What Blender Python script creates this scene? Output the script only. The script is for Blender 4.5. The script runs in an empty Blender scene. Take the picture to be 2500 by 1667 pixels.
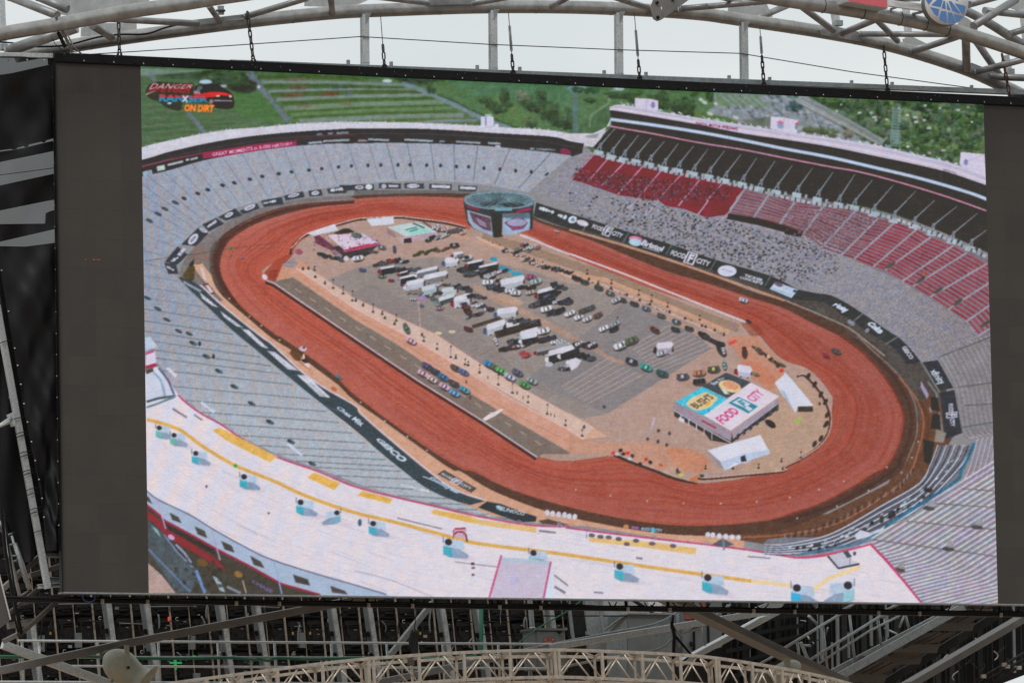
import bpy, bmesh, math, random
import numpy as np
from mathutils import Vector, Matrix
random.seed(7)
rng = np.random.default_rng(11)
C = bpy.context.scene.collection
PIC_BASE = (.044, .041, .038)   # light the unlit LEDs give back by themselves

# ------------------------------------------------------------------ camera
# The LED wall stands in the plane y = 0 of the scene, upright, its middle at (0, 0, ZC).
ZC = 27.0
FPX = 17000.0                      # focal length in pixels of a 2500 px wide frame
HS = 9.0                           # height of the lit wall
WS = HS * 1.8049140614791479       # width of the lit picture
_a, _b, _g = (math.radians(v) for v in (-24.2129457, -6.44326681, -1.22415705))
_t = np.array([1.17110652, -0.00557574, 121.591369])
def _rot(a, b, g):
    ca, sa, cb, sb, cg, sg = math.cos(a), math.sin(a), math.cos(b), math.sin(b), math.cos(g), math.sin(g)
    Ry = np.array([[ca, 0, sa], [0, 1, 0], [-sa, 0, ca]])
    Rx = np.array([[1, 0, 0], [0, cb, -sb], [0, sb, cb]])
    Rz = np.array([[cg, -sg, 0], [sg, cg, 0], [0, 0, 1]])
    return Rz @ Rx @ Ry
_S = np.array([[1, 0, 0], [0, 0, -1], [0, 1, 0]], float)   # scene (x, y, z) -> (right, down, away)
RC = _rot(_a, _b, _g) @ _S                                  # scene -> camera (right, down, forward)
TC = _t - RC @ np.array([0, 0, ZC])
CAM = -RC.T @ TC
def project(P):
    Q = np.asarray(P, float) @ RC.T + TC
    return Q[..., :2] / Q[..., 2:3] * FPX + np.array([1250.0, 833.5])
def at(px, py, y=0.0):
    """Point of the plane y = const seen at that place of the photograph."""
    d = RC.T @ np.array([(px - 1250.0) / FPX, (py - 833.5) / FPX, 1.0])
    s = (y - CAM[1]) / d[1]
    return Vector(CAM + d * s)
cam_d = bpy.data.cameras.new('camera'); cam = bpy.data.objects.new('camera', cam_d); C.objects.link(cam)
cam_d.sensor_width = 36.0; cam_d.lens = FPX / 2500.0 * 36.0; cam_d.clip_start = 0.5; cam_d.clip_end = 8000
_M = Matrix([[RC[0][i], -RC[1][i], -RC[2][i]] for i in range(3)])
cam.matrix_world = Matrix.Translation(Vector(CAM)) @ _M.to_4x4()
bpy.context.scene.camera = cam
# ------------------------------------------------------------------ the picture shown on the LED wall
# The wall shows an aerial broadcast shot of a dirt oval. It is drawn here shape by shape into a pixel
# buffer (coordinates: pixels of a 2500 px wide frame) and handed to the wall's LED grid as its colours.
PX0, PY0, PW, PH = 330, 150, 2122, 1336
CV = np.zeros((PH, PW, 3), np.float32)
_K = 525.0 / 2352.0
_TX = (0, 340, 865, 1390, 1915); _TY = (0, 160, 490, 820, 1150)
def T(r, c, *p):
    if len(p) == 1 and hasattr(p[0][0], '__len__'): p = p[0]
    return [(_TX[c] + x * _K, _TY[r] + y * _K) for x, y in p]
def G(*p): return [(x * 1.0629, y * 1.0629) for x, y in p]
def _up(a, H, W):
    h, w = a.shape
    y = np.linspace(0, h - 1.001, H); x = np.linspace(0, w - 1.001, W)
    yi = y.astype(int); xi = x.astype(int); fy = (y - yi)[:, None]; fx = (x - xi)[None, :]
    fy = fy * fy * (3 - 2 * fy); fx = fx * fx * (3 - 2 * fx)
    a00 = a[yi][:, xi]; a01 = a[yi][:, xi + 1]; a10 = a[yi + 1][:, xi]; a11 = a[yi + 1][:, xi + 1]
    return ((a00 * (1 - fx) + a01 * fx) * (1 - fy) + (a10 * (1 - fx) + a11 * fx) * fy).astype(np.float32)
def vnoise(sx, sy=None):
    sy = sy or sx
    return _up(rng.uniform(-1, 1, (int(PH / sy) + 3, int(PW / sx) + 3)), PH, PW)
N1 = rng.uniform(-1, 1, (PH, PW)).astype(np.float32)
N2, N4, N8, N20, N60 = vnoise(2), vnoise(4), vnoise(8), vnoise(20), vnoise(60)
NH = vnoise(30, 2.5)
NF = 0.3 * N2 + 0.35 * N4 + 0.35 * N8 + 0.4 * N20
YY, XX = np.mgrid[0:PH, 0:PW].astype(np.float32); XX += PX0; YY += PY0
def mask_of(pts):
    P = np.asarray(pts, float)
    x0 = max(0, int(P[:, 0].min()) - PX0 - 1); x1 = min(PW, int(P[:, 0].max()) - PX0 + 2)
    y0 = max(0, int(P[:, 1].min()) - PY0 - 1); y1 = min(PH, int(P[:, 1].max()) - PY0 + 2)
    if x1 <= x0 or y1 <= y0: return None
    xs = np.arange(x0, x1) + PX0 + .5; ys = np.arange(y0, y1) + PY0 + .5
    m = np.zeros((y1 - y0, x1 - x0), bool)
    for i in range(len(P)):
        ax, ay = P[i - 1]; bx, by = P[i]
        if ay == by: continue
        if ay > by: ax, ay, bx, by = bx, by, ax, ay
        j0 = max(0, int(math.ceil(ay - ys[0]))); j1 = min(len(ys), int(math.ceil(by - ys[0])))
        if j1 <= j0: continue
        xc = ax + (ys[j0:j1] - ay) * (bx - ax) / (by - ay)
        m[j0:j1] ^= xs[None, :] >= xc[:, None]
    return (slice(y0, y1), slice(x0, x1)), m
def poly(pts, col, n=0, a=1.0, nz=None):
    r = mask_of(pts)
    if r is None: return
    s, m = r
    c = np.array(col, np.float32)
    v = np.broadcast_to(c, CV[s].shape)
    if n: v = v + (NF if nz is None else nz)[s][..., None] * n
    CV[s][m] = CV[s][m] * (1 - a) + v[m] * a
def spl(pts, n=8, closed=False):
    P = [np.array(p, float) for p in pts]; out = []
    m = len(P); rg = range(m if closed else m - 1)
    for i in rg:
        if closed: p0, p1, p2, p3 = P[i - 1], P[i], P[(i + 1) % m], P[(i + 2) % m]
        else: p0, p1, p2, p3 = P[max(i - 1, 0)], P[i], P[i + 1], P[min(i + 2, m - 1)]
        for k in range(n):
            t = k / n
            out.append(.5 * (2 * p1 + (p2 - p0) * t + (2 * p0 - 5 * p1 + 4 * p2 - p3) * t * t + (3 * p1 - p0 - 3 * p2 + p3) * t ** 3))
    if not closed: out.append(P[-1])
    return [tuple(q) for q in out]
def ribbon(pts, w0, w1=None):
    P = np.array(pts, float); w1 = w0 if w1 is None else w1
    d = np.gradient(P, axis=0); d /= np.linalg.norm(d, axis=1)[:, None] + 1e-9
    nn = np.stack([-d[:, 1], d[:, 0]], 1) * (np.linspace(w0, w1, len(P)) / 2)[:, None]
    return [tuple(q) for q in P + nn] + [tuple(q) for q in (P - nn)[::-1]]
def line(pts, w, col, n=0, a=1.0, w1=None): poly(ribbon(pts, w, w1), col, n, a)
def ell(cx, cy, rx, ry, col, rot=0.0, n=0, a=1.0):
    k = 14 if max(rx, ry) < 12 else 28; c, s = math.cos(rot), math.sin(rot)
    poly([(cx + rx * math.cos(t) * c - ry * math.sin(t) * s, cy + rx * math.cos(t) * s + ry * math.sin(t) * c) for t in (i * 2 * math.pi / k for i in range(k))], col, n, a)
def tree(cx, cy, rx, ry, col, k=26):
    for i in range(k):
        t = random.random() * 6.283; r = math.sqrt(random.random())
        x, y = cx + rx * r * math.cos(t), cy + ry * r * math.sin(t)
        f = 1.0 + .22 * random.uniform(-1, 1) - .25 * (y - cy) / max(ry, 1)
        q = random.uniform(.2, .45)
        ell(x, y, rx * q, ry * q, [c * f for c in col], n=8, a=.8)
_fc = {}
def glyphs(s, bold=.012, shear=0.0):
    k = (s, bold, shear)
    if k in _fc: return _fc[k]
    cu = bpy.data.curves.new('lettering', 'FONT'); cu.body = s; cu.offset = bold; cu.shear = shear; cu.resolution_u = 2
    o = bpy.data.objects.new('lettering', cu); C.objects.link(o)
    bpy.context.view_layer.update()
    me = bpy.data.meshes.new_from_object(o.evaluated_get(bpy.context.evaluated_depsgraph_get()))
    v = np.array([q.co[:2] for q in me.vertices]); f = [list(p.vertices) for p in me.polygons]
    bpy.data.objects.remove(o); bpy.data.curves.remove(cu); bpy.data.meshes.remove(me)
    lo, hi = v.min(0), v.max(0)
    _fc[k] = ((v - lo) / (hi - lo), f)
    return _fc[k]
def text(s, quad, col, bold=.012, shear=0.0, n=0, a=1.0):
    """quad: the text box's corners top-left, top-right, bottom-right, bottom-left."""
    v, f = glyphs(s, bold, shear); q = [np.array(p, float) for p in quad]
    P = [(q[3] * (1 - u) + q[2] * u) * (1 - w) + (q[0] * (1 - u) + q[1] * u) * w for u, w in v]
    for p in f: poly([P[i] for i in p], col, n, a)
def along(curve, u):
    P = np.array(curve, float); d = np.r_[0, np.cumsum(np.linalg.norm(np.diff(P, axis=0), axis=1))]
    u = np.clip(u, 0, 1) * d[-1]
    return np.stack([np.interp(u, d, P[:, 0]), np.interp(u, d, P[:, 1])], -1)
def text_on(s, lo, hi, u0, u1, col, m=.18, bold=.012, shear=0.0):
    """text bent along a band: lo = baseline curve, hi = top curve, from u0 to u1 of both."""
    v, f = glyphs(s, bold, shear); u = u0 + (u1 - u0) * v[:, 0]; w = (m + (1 - 2 * m) * v[:, 1])[:, None]
    P = along(lo, u) * (1 - w) + along(hi, u) * w
    for p in f: poly([tuple(P[i]) for i in p], col)
def ruled(A, B, fn):
    """fill the surface between two curves with fn(u, v, x, y, slice) -> colours."""
    A = np.array(A, float); B = np.array(B, float); n = len(A)
    def sd(x, y, p, q):
        d = q - p; return ((x - p[0]) * d[1] - (y - p[1]) * d[0]) / (np.linalg.norm(d) + 1e-9)
    for i in range(n - 1):
        r = mask_of([A[i], A[i + 1], B[i + 1], B[i]])
        if r is None: continue
        s, m = r
        if not m.any(): continue
        x, y = XX[s][m] + .5, YY[s][m] + .5
        a, b = np.abs(sd(x, y, A[i], A[i + 1])), np.abs(sd(x, y, B[i], B[i + 1])); v = a / (a + b + 1e-6)
        a, b = np.abs(sd(x, y, A[i], B[i])), np.abs(sd(x, y, A[i + 1], B[i + 1])); u = (i + a / (a + b + 1e-6)) / (n - 1)
        nz = {'N1': N1[s][m], 'N2': N2[s][m], 'N4': N4[s][m], 'N8': N8[s][m], 'N20': N20[s][m], 'N60': N60[s][m]}
        CV[s][m] = fn(u, v, x, y, nz)
def lerp(a, b, t): return tuple(np.array(a, float) * (1 - t) + np.array(b, float) * t)
def at_u(Q, t):
    i = min(int(t), len(Q) - 2); return lerp(Q[i], Q[i + 1], t - i)

def blur(A, n):
    for _ in range(n):
        A = (np.pad(A, ((1, 1), (0, 0), (0, 0)), 'edge')[:-2] + 2 * A + np.pad(A, ((1, 1), (0, 0), (0, 0)), 'edge')[2:]) / 4
        A = (np.pad(A, ((0, 0), (1, 1), (0, 0)), 'edge')[:, :-2] + 2 * A + np.pad(A, ((0, 0), (1, 1), (0, 0)), 'edge')[:, 2:]) / 4
    return A
# ---- land behind the stadium
CV[:] = (140, 138, 142)
poly(G((300, 130), (2300, 200), (2300, 520), (300, 420)), (78, 106, 76), 12)
poly(T(1, 1, (0, 0), (900, 60), (1200, 60), (1600, 640), (1200, 690), (0, 950)), (82, 106, 76), 14, nz=NH)
poly(T(1, 1, (0, 30), (860, 60), (700, 90), (150, 110), (0, 110)), (112, 136, 124), 10, nz=NH)
poly(spl(T(1, 1, (150, 110), (500, 80), (860, 55), (1180, 90), (1290, 200), (1180, 260), (1050, 290), (700, 170), (330, 140))), (62, 80, 58), 16)
poly(T(1, 1, (1040, 300), (1330, 290), (1590, 590), (1450, 610), (1100, 560), (1020, 470)), (76, 112, 66), 8, nz=NH)
for y in (520, 560, 600, 640, 680): line(T(1, 1, (500 - (y - 520), y), (1100, y - 25), (1590, y - 30)), 2.5, (88, 118, 78), 8, .7)
for y in (500, 590, 650): line(spl(T(1, 1, (60, y + 60), (500, y + 20), (1000, y - 10))), 2, (56, 82, 46), 6, .5)
line(T(1, 1, (110, 80), (180, 190)), 10, (104, 120, 128), 6)
line(T(1, 1, (530, 520), (640, 640), (720, 740)), 10, (104, 116, 132), 8)
line(T(1, 1, (1190, 70), (1320, 230), (1500, 420), (1640, 600)), 16, (104, 116, 130), 10, w1=20)
ell(*T(1, 1, (1160, 230))[0], 30, 17, (52, 58, 48), n=10); tree(*T(1, 1, (1130, 225))[0], 24, 15, (50, 62, 44))
tree(*T(1, 1, (960, 150))[0], 30, 18, (60, 76, 52)); tree(*T(1, 1, (820, 170))[0], 34, 12, (58, 76, 62))
ell(*T(1, 1, (725, 180))[0], 15, 5, (196, 206, 222)); ell(*T(1, 1, (920, 228))[0], 9, 3, (190, 180, 196)); ell(*T(1, 1, (1305, 235))[0], 4, 4, (205, 220, 225))
# striped parking terraces
lot = [T(1, 1, (1290, 90), (2352, 125))[0], T(1, 2, (300, 130))[0], T(1, 2, (700, 260))[0], T(1, 2, (1080, 430))[0], T(1, 2, (1360, 580))[0], T(1, 2, (1300, 640))[0], T(1, 2, (0, 630))[0], T(1, 1, (1700, 640))[0], T(1, 1, (1400, 300))[0]]
poly(lot, (86, 110, 78), 10, nz=NH)
for (xa, ya, xb, yb, w, c) in ((1290, 130, 2500, 150, 9, (70, 92, 52)), (1340, 180, 2900, 215, 7, (122, 140, 132)), (1360, 225, 2900, 250, 9, (66, 92, 50)), (1410, 285, 3080, 270, 6, (134, 148, 156)),
        (1440, 320, 3080, 295, 11, (72, 94, 50)), (1500, 375, 3180, 325, 8, (124, 142, 136)), (1540, 415, 3250, 360, 9, (70, 98, 50)), (1580, 470, 3330, 400, 11, (116, 138, 116)),
        (1620, 520, 3400, 440, 7, (70, 98, 46)), (1650, 540, 3420, 465, 8, (100, 128, 88)), (1680, 575, 3480, 510, 7, (68, 96, 44)), (1750, 610, 3550, 545, 12, (122, 138, 132)), (2100, 640, 3640, 585, 9, (84, 112, 62)), (2900, 640, 3700, 600, 6, (126, 136, 146))):
    line(T(1, 1, (xa, ya), ((xa + xb) / 2, (ya + yb) / 2 - 12), (xb, yb)), w, c, 10)
for (x, y, w, c) in ((1700, 155, 60, (112, 96, 84)), (1750, 240, 50, (104, 80, 68)), (2180, 240, 45, (62, 76, 78)), (1720, 325, 40, (118, 74, 62)), (1600, 330, 24, (100, 78, 60)), (2080, 318, 44, (122, 72, 60)), (2290, 310, 22, (84, 92, 108)), (1800, 440, 40, (112, 94, 76)), (2250, 420, 34, (106, 98, 74))):
    line(T(1, 1, (x - w * 2, y + 4), (x + w * 2, y - 4)), 8, c, 14, .8)
for (x, y) in ((360, 170), (540, 205)): ell(*T(1, 2, (x, y))[0], 12 if x < 500 else 4, 4, (205, 220, 232))
poly(T(1, 2, (380, 130), (1000, 165), (800, 210), (560, 200)), (60, 72, 60), 14)
# access road and the hill beyond it
hill = T(1, 2, (800, 190), (1000, 165), (2352, 215)) + T(1, 3, (0, 230), (2352, 330), (1500, 600), (400, 450)) + T(1, 2, (2352, 740), (1750, 680), (1100, 400), (900, 310))
poly(hill, (84, 116, 78), 10)
poly(T(1, 2, (1000, 165), (2352, 215), (2352, 420), (1300, 330)), (80, 118, 86), 8)
poly(T(1, 2, (1500, 330), (2100, 600), (1750, 660), (1400, 540)), (92, 122, 72), 8, .7)
line(spl(T(1, 2, (520, 200), (760, 280), (1000, 390), (1180, 470), (1400, 580), (1700, 690))), 11, (118, 138, 146), 10)
line(spl(T(1, 2, (900, 320), (1100, 395), (1300, 500), (1540, 590), (1800, 690))), 4, (60, 80, 62), 8)
for (x, y, rx, ry) in ((840, 250, 10, 13), (1420, 380, 16, 9), (1500, 420, 14, 12), (1540, 470, 14, 12), (1620, 495, 12, 8), (1650, 340, 11, 20), (1670, 430, 16, 8), (1840, 350, 16, 16), (1900, 410, 18, 14), (2040, 320, 13, 16), (2000, 430, 20, 18), (2120, 500, 24, 20), (2220, 580, 22, 16), (2310, 640, 20, 14), (2330, 560, 14, 20), (1920, 600, 12, 14), (1950, 640, 12, 10)):
    tree(*T(1, 2, (x, y))[0], rx, ry, (62, 84, 58) if x not in (1840, 1920) else (92, 104, 82))
line(T(1, 2, (2260, 320), (2100, 560)), 2, (96, 130, 98), 0, .6)
# right of the light tower
line(T(1, 3, (62, 235), (65, 745)), 15, (86, 112, 112), 8, .85)
for y in range(250, 740, 26): line(T(1, 3, (35, y), (95, y + 10)), 1.5, (110, 134, 134), 0, .6)
line(spl(T(1, 3, (370, 320), (430, 350), (420, 420), (300, 500), (235, 560), (225, 680))), 4, (128, 152, 130), 0, .9)
for (x, y, rx, ry, c) in ((90, 260, 20, 8, (110, 136, 150)), (240, 270, 16, 9, (62, 88, 64)), (520, 270, 16, 8, (140, 168, 160)), (560, 325, 36, 8, (58, 66, 48)), (230, 380, 14, 6, (62, 88, 56)), (680, 360, 12, 10, (60, 80, 54)), (880, 340, 8, 7, (64, 84, 54)), (1020, 350, 18, 20, (76, 92, 66)), (1040, 430, 20, 10, (62, 84, 54)), (1190, 450, 16, 18, (66, 88, 62)), (1270, 450, 22, 22, (52, 76, 50)), (1310, 510, 12, 14, (52, 72, 50)), (1540, 330, 9, 13, (56, 84, 48)), (1360, 310, 8, 8, (70, 92, 60)), (750, 310, 10, 8, (66, 90, 54))):
    tree(*T(1, 3, (x, y))[0], rx, ry, c)
poly(T(1, 3, (1560, 300), (2352, 330)) + T(1, 4, (0, 340), (300, 380), (700, 660), (1050, 830), (1000, 880), (0, 740)) + T(1, 3, (2200, 700), (1700, 600), (1500, 500), (1600, 440)), (132, 142, 150), 14)
poly(T(1, 3, (1600, 310), (2100, 340), (2240, 470), (1620, 440)), (106, 130, 96), 12)
for k in range(7):
    x = 1640 + k * 85; line(T(1, 3, (x, 320 + k * 2), (x + 160, 440 + k * 6)), 6, (136, 150, 160), 8, .8)
for k in range(150):
    x, y = random.uniform(1640, 2500), random.uniform(320, 660)
    if y > 440 or x > 2100: line(T(1, 3, (x, y), (x + 34, y + 20)), random.choice((2, 3, 4)), random.choice(((196, 196, 214), (60, 66, 84), (90, 96, 110), (176, 182, 206), (70, 80, 76), (150, 160, 190))), 0, .8)
poly(T(1, 3, (1350, 500), (1700, 560), (1850, 620), (1700, 640), (1400, 580)), (84, 110, 62), 12)
for (x, y, r) in ((1440, 375, 6), (1480, 405, 7), (1600, 420, 5), (1540, 530, 8), (1820, 570, 8)): ell(*T(1, 3, (x, y))[0], r, 4, (200, 206, 204), .3)
poly(T(1, 3, (1900, 600), (2200, 560), (2200, 680), (1950, 660)), (104, 112, 104), 18)
line(T(1, 4, (150, 350), (700, 640), (1080, 850)), 34, (142, 150, 158), 14, w1=24)
for w, o, c in ((5, -40, (112, 118, 122)), (4, 10, (168, 166, 160)), (4, 50, (106, 116, 118))): line(T(1, 4, (140 + o, 370 - o * .5), (700 + o, 660 - o * .5), (1030 + o, 850 - o * .5)), w, c, 10)
for (x, y, rx, ry, c) in ((110, 450, 20, 13, (56, 76, 78)), (260, 700, 14, 8, (88, 98, 76)), (420, 720, 34, 9, (84, 96, 66)), (520, 770, 14, 8, (80, 90, 62)), (700, 750, 12, 10, (108, 100, 90)), (80, 690, 20, 10, (150, 156, 170))): tree(*T(1, 4, (x, y))[0], rx, ry, c)
for k in range(60):
    x = random.uniform(0, 620); y = 380 + x * .55 + random.uniform(-40, 90); line(T(1, 4, (x, y), (x + 30, y + 18)), 3, random.choice(((190, 186, 206), (74, 84, 98), (160, 170, 190))), 0, .8)
wood = T(1, 4, (240, 340), (2190, 440), (2200, 1000), (1900, 1080), (1500, 1000), (1080, 850), (700, 640), (420, 470))
poly(wood, (78, 100, 72), 26)
wm = mask_of(wood)
for k in range(330):
    x, y = random.uniform(240, 2190), random.uniform(360, 1040)
    if (x - 240) * .62 + 330 < y - 40 and x < 1500: continue
    tree(*T(1, 4, (x, y))[0], random.uniform(8, 20), random.uniform(8, 18), random.choice(((58, 82, 56), (74, 100, 62), (92, 116, 76), (104, 122, 84), (64, 88, 70), (84, 98, 86), (52, 72, 48), (110, 124, 98))), 12)
for (x, y, w) in ((575, 500, 5), (820, 520, 9), (950, 520, 6), (985, 570, 10), (1120, 595, 7), (1345, 545, 7), (1430, 570, 11), (1440, 620, 9), (1530, 600, 8), (1580, 690, 10), (1350, 890, 9), (1740, 930, 11), (1590, 960, 6), (1540, 440, 8), (1900, 490, 8), (2010, 460, 6), (1000, 600, 6), (1310, 640, 5)):
    p = T(1, 4, (x, y))[0]; w *= .7; c = random.choice(((176, 186, 190), (160, 174, 186), (196, 198, 204))); poly([(p[0] - w, p[1] - 2), (p[0] + w * .6, p[1] - 3), (p[0] + w, p[1] + 1), (p[0] - w * .5, p[1] + 3)], c, 20); line([(p[0] - w, p[1] + 3), (p[0] + w, p[1] + 3)], 2, (90, 96, 96), 10, .7)
poly(T(1, 4, (1150, 640), (1270, 640), (1240, 900), (1150, 880)), (100, 128, 124), 16, .7)
for y in range(470, 900, 30): line(T(1, 4, (1180, y), (1275, y + 12)), 2, (150, 178, 180), 6, .6)
line(T(1, 4, (1195, 450), (1160, 880)), 2.5, (136, 164, 164), 0, .7); line(T(1, 4, (1265, 450), (1235, 890)), 2.5, (136, 164, 164), 0, .7)

CV[:270] = blur(CV[:270], 4)
for k in range(500):
    x, y = random.uniform(345, 1500), random.uniform(165, 340); line([(x, y), (x + random.uniform(6, 40), y + random.uniform(-3, 2))], random.uniform(1, 2.4), random.choice(((70, 96, 60), (104, 124, 92), (60, 84, 56), (116, 128, 112), (92, 112, 70))), 6, .2)
CV[:270] += (N4 * 2 + N8 * 4)[:270, :, None]
for (x, y, rx, ry) in ((1420, 385, 13, 7), (1500, 425, 12, 10), (1560, 480, 12, 9), (1650, 330, 9, 17), (1680, 430, 13, 6), (1845, 360, 13, 12), (1920, 420, 15, 11), (2040, 320, 11, 14), (2010, 440, 16, 14), (2130, 510, 18, 14), (2230, 590, 17, 12), (2320, 600, 14, 18)): tree(*T(1, 2, (x, y))[0], rx, ry, (60, 80, 56) if x != 1845 else (92, 102, 84), 34)
for (x, y, rx, ry) in ((560, 325, 30, 7), (680, 360, 10, 9), (1020, 355, 16, 16), (1190, 455, 14, 15), (1270, 455, 19, 18), (1540, 330, 8, 12), (230, 385, 12, 6), (90, 265, 14, 6)): tree(*T(1, 3, (x, y))[0], rx, ry, (60, 80, 54), 34)
for k in range(150):
    x, y = random.uniform(260, 2180), random.uniform(380, 1000)
    if (x - 240) * .62 + 350 < y and x < 1500: continue
    p = T(1, 4, (x, y))[0]; q_ = random.uniform(6, 13); c_ = random.choice(((58, 80, 54), (72, 96, 60), (88, 112, 72), (64, 84, 66), (50, 70, 48), (84, 94, 82))); ell(p[0] + 1, p[1] + q_ * .5, q_ * .8, q_ * .5, (46, 60, 44), 0, 6, .5); tree(p[0], p[1], q_, q_ * .85, c_, 16)
for (x, y, w) in ((575, 500, 4), (820, 520, 8), (950, 520, 5), (985, 570, 8), (1120, 595, 6), (1345, 545, 6), (1430, 570, 9), (1440, 620, 8), (1530, 600, 7), (1580, 690, 9), (1350, 890, 7), (1740, 930, 9), (1540, 440, 7), (1900, 490, 6), (1000, 600, 5), (620, 430, 4), (1250, 470, 4), (1700, 470, 6), (2050, 620, 5)):
    p = T(1, 4, (x, y))[0]; w *= .7; poly([(p[0] - w, p[1] - 2), (p[0] + w * .6, p[1] - 3), (p[0] + w, p[1] + 1), (p[0] - w * .5, p[1] + 2.5)], random.choice(((186, 194, 198), (168, 182, 192), (204, 204, 210))), 16)
line(T(1, 4, (150, 350), (700, 640), (1080, 850)), 26, (144, 150, 158), 14, .8, w1=18); line(T(1, 4, (190, 360), (740, 650), (1050, 830)), 3, (112, 116, 118), 8, .7); line(T(1, 4, (120, 380), (660, 650), (1000, 840)), 2.5, (172, 170, 166), 8, .7)
poly(T(1, 4, (1165, 470), (1275, 470), (1240, 890), (1155, 880)), (104, 128, 126), 14, .45)
for y in range(470, 900, 34): line(T(1, 4, (1180, y), (1275, y + 12)), 1.6, (146, 170, 172), 6, .6)
for s_ in (1195, 1262): line(T(1, 4, (s_, 450), (s_ - 34, 885)), 1.8, (132, 156, 158), 0, .7)
CV[:260] = CV[:260] * .9 + np.array((116, 120, 108), np.float32) * .1
# ---- back grandstand
roofT = T(1, 1, (0, 905), (150, 862), (300, 828), (500, 785), (700, 745), (1000, 700), (1300, 678), (1700, 640), (2100, 620)) + T(1, 2, (0, 618), (600, 625), (1200, 650), (1700, 682), (2100, 705), (2352, 745)) + T(1, 3, (160, 790))
roofB = T(1, 1, (0, 1040), (150, 1000), (300, 952), (500, 905), (700, 860), (1000, 806), (1300, 765), (1700, 728), (2100, 702)) + T(1, 2, (0, 690), (600, 690), (1000, 705), (1500, 738), (2150, 778), (2352, 828)) + T(1, 3, (160, 855))
darkB = T(1, 1, (0, 1222), (200, 1185), (500, 1110), (700, 1040), (1000, 985), (1300, 935), (1700, 885), (2100, 855)) + T(1, 2, (0, 855), (500, 850), (1000, 862), (1500, 888), (2000, 935), (2200, 958), (2352, 988)) + T(1, 3, (130, 1010))
roofT, roofB, darkB = spl(roofT, 6), spl(roofB, 6), spl(darkB, 6)
poly(roofB + [(2450, 1500), (330, 1500)], (140, 140, 146), 8)
poly(roofB + darkB[::-1], (58, 55, 56), 7)
poly(roofT + roofB[::-1], (204, 202, 216), 12)
for k in range(60):
    u = random.random(); a = along(roofT, u); line([tuple(a + (0, -3)), tuple(a + (3, 4))], 3, random.choice(((226, 214, 222), (150, 160, 180), (180, 190, 204))), 0, .7)
for k in range(24):
    u = k / 24 + .01; a = along(roofT, u); b = along(roofB, u + .004); line([tuple(a), tuple(b)], 2.5, (232, 206, 214) if k % 2 else (184, 198, 226), 0, .5)
line([tuple(lerp(p, q, .35)) for p, q in zip(roofB[::1], [tuple(along(darkB, i / (len(roofB) - 1))) for i in range(len(roofB))])], 2, (92, 82, 86), 4, .7)
line(T(1, 1, (0, 1115), (300, 1040), (690, 960)), 2, (170, 70, 100)); line(T(1, 1, (700, 950), (1300, 860), (1900, 790), (2352, 760)), 2, (112, 60, 74), 0, .8)
for (x, y, w) in ((1380, 590, 0),): 
    poly(T(1, 2, (1385, 560), (1520, 560), (1530, 670), (1385, 665)), (206, 206, 226), 12); line(T(1, 2, (1440, 560), (1440, 660)), 4, (140, 136, 180)); poly(T(1, 2, (1430, 535), (1500, 535), (1500, 560), (1430, 560)), (150, 180, 176)); poly(T(1, 2, (1535, 640), (1575, 640), (1575, 680), (1535, 680)), (212, 212, 226))
redlo = spl(T(1, 1, (700, 1018), (1000, 985), (1300, 938), (1720, 880)), 8); redhi = spl(T(1, 1, (690, 955), (1000, 910), (1300, 862), (1720, 825)), 8)
poly(redhi + redlo[::-1], (150, 48, 84), 8)
text_on('GREAT MOMENTS in 5-000 HISTORY', redlo, redhi, .1, .96, (228, 190, 214), .22, .02)
for (x0, y0, x1, y1, c) in ((40, 1190, 140, 1165, (150, 170, 190)), (195, 1130, 280, 1115, (178, 192, 186)), (310, 1090, 480, 1050, (170, 178, 186)), (510, 1035, 545, 1028, (190, 210, 205)), (560, 1030, 640, 1010, (170, 178, 180)), (1850, 850, 2000, 838, (150, 158, 172)), (2010, 830, 2300, 815, (150, 160, 170)), (1940, 755, 2000, 750, (112, 122, 126)), (2060, 748, 2120, 742, (112, 122, 126)), (2160, 742, 2290, 735, (122, 130, 134))):
    line(T(1, 1, (x0, y0), (x1, y1)), 12 if x1 - x0 < 120 and x0 < 300 else 5, c, 26)
for (x0, x1, y, c) in ((40, 140, 820, (150, 132, 150)), (150, 380, 808, (150, 160, 172)), (545, 860, 812, (150, 164, 172)), (930, 990, 830, (128, 140, 160)), (1110, 1380, 835, (140, 146, 154)), (1460, 1600, 850, (140, 152, 158)), (1540, 1600, 885, (180, 184, 196)), (1920, 1970, 910, (130, 150, 164)), (1990, 2200, 915, (110, 116, 120))): line(T(1, 2, (x0, y), (x1, y + (x1 - x0) * .05)), 5, c, 26)
ell(*T(1, 2, (2310, 945))[0], 14, 8, (130, 56, 84), .3)

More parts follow.
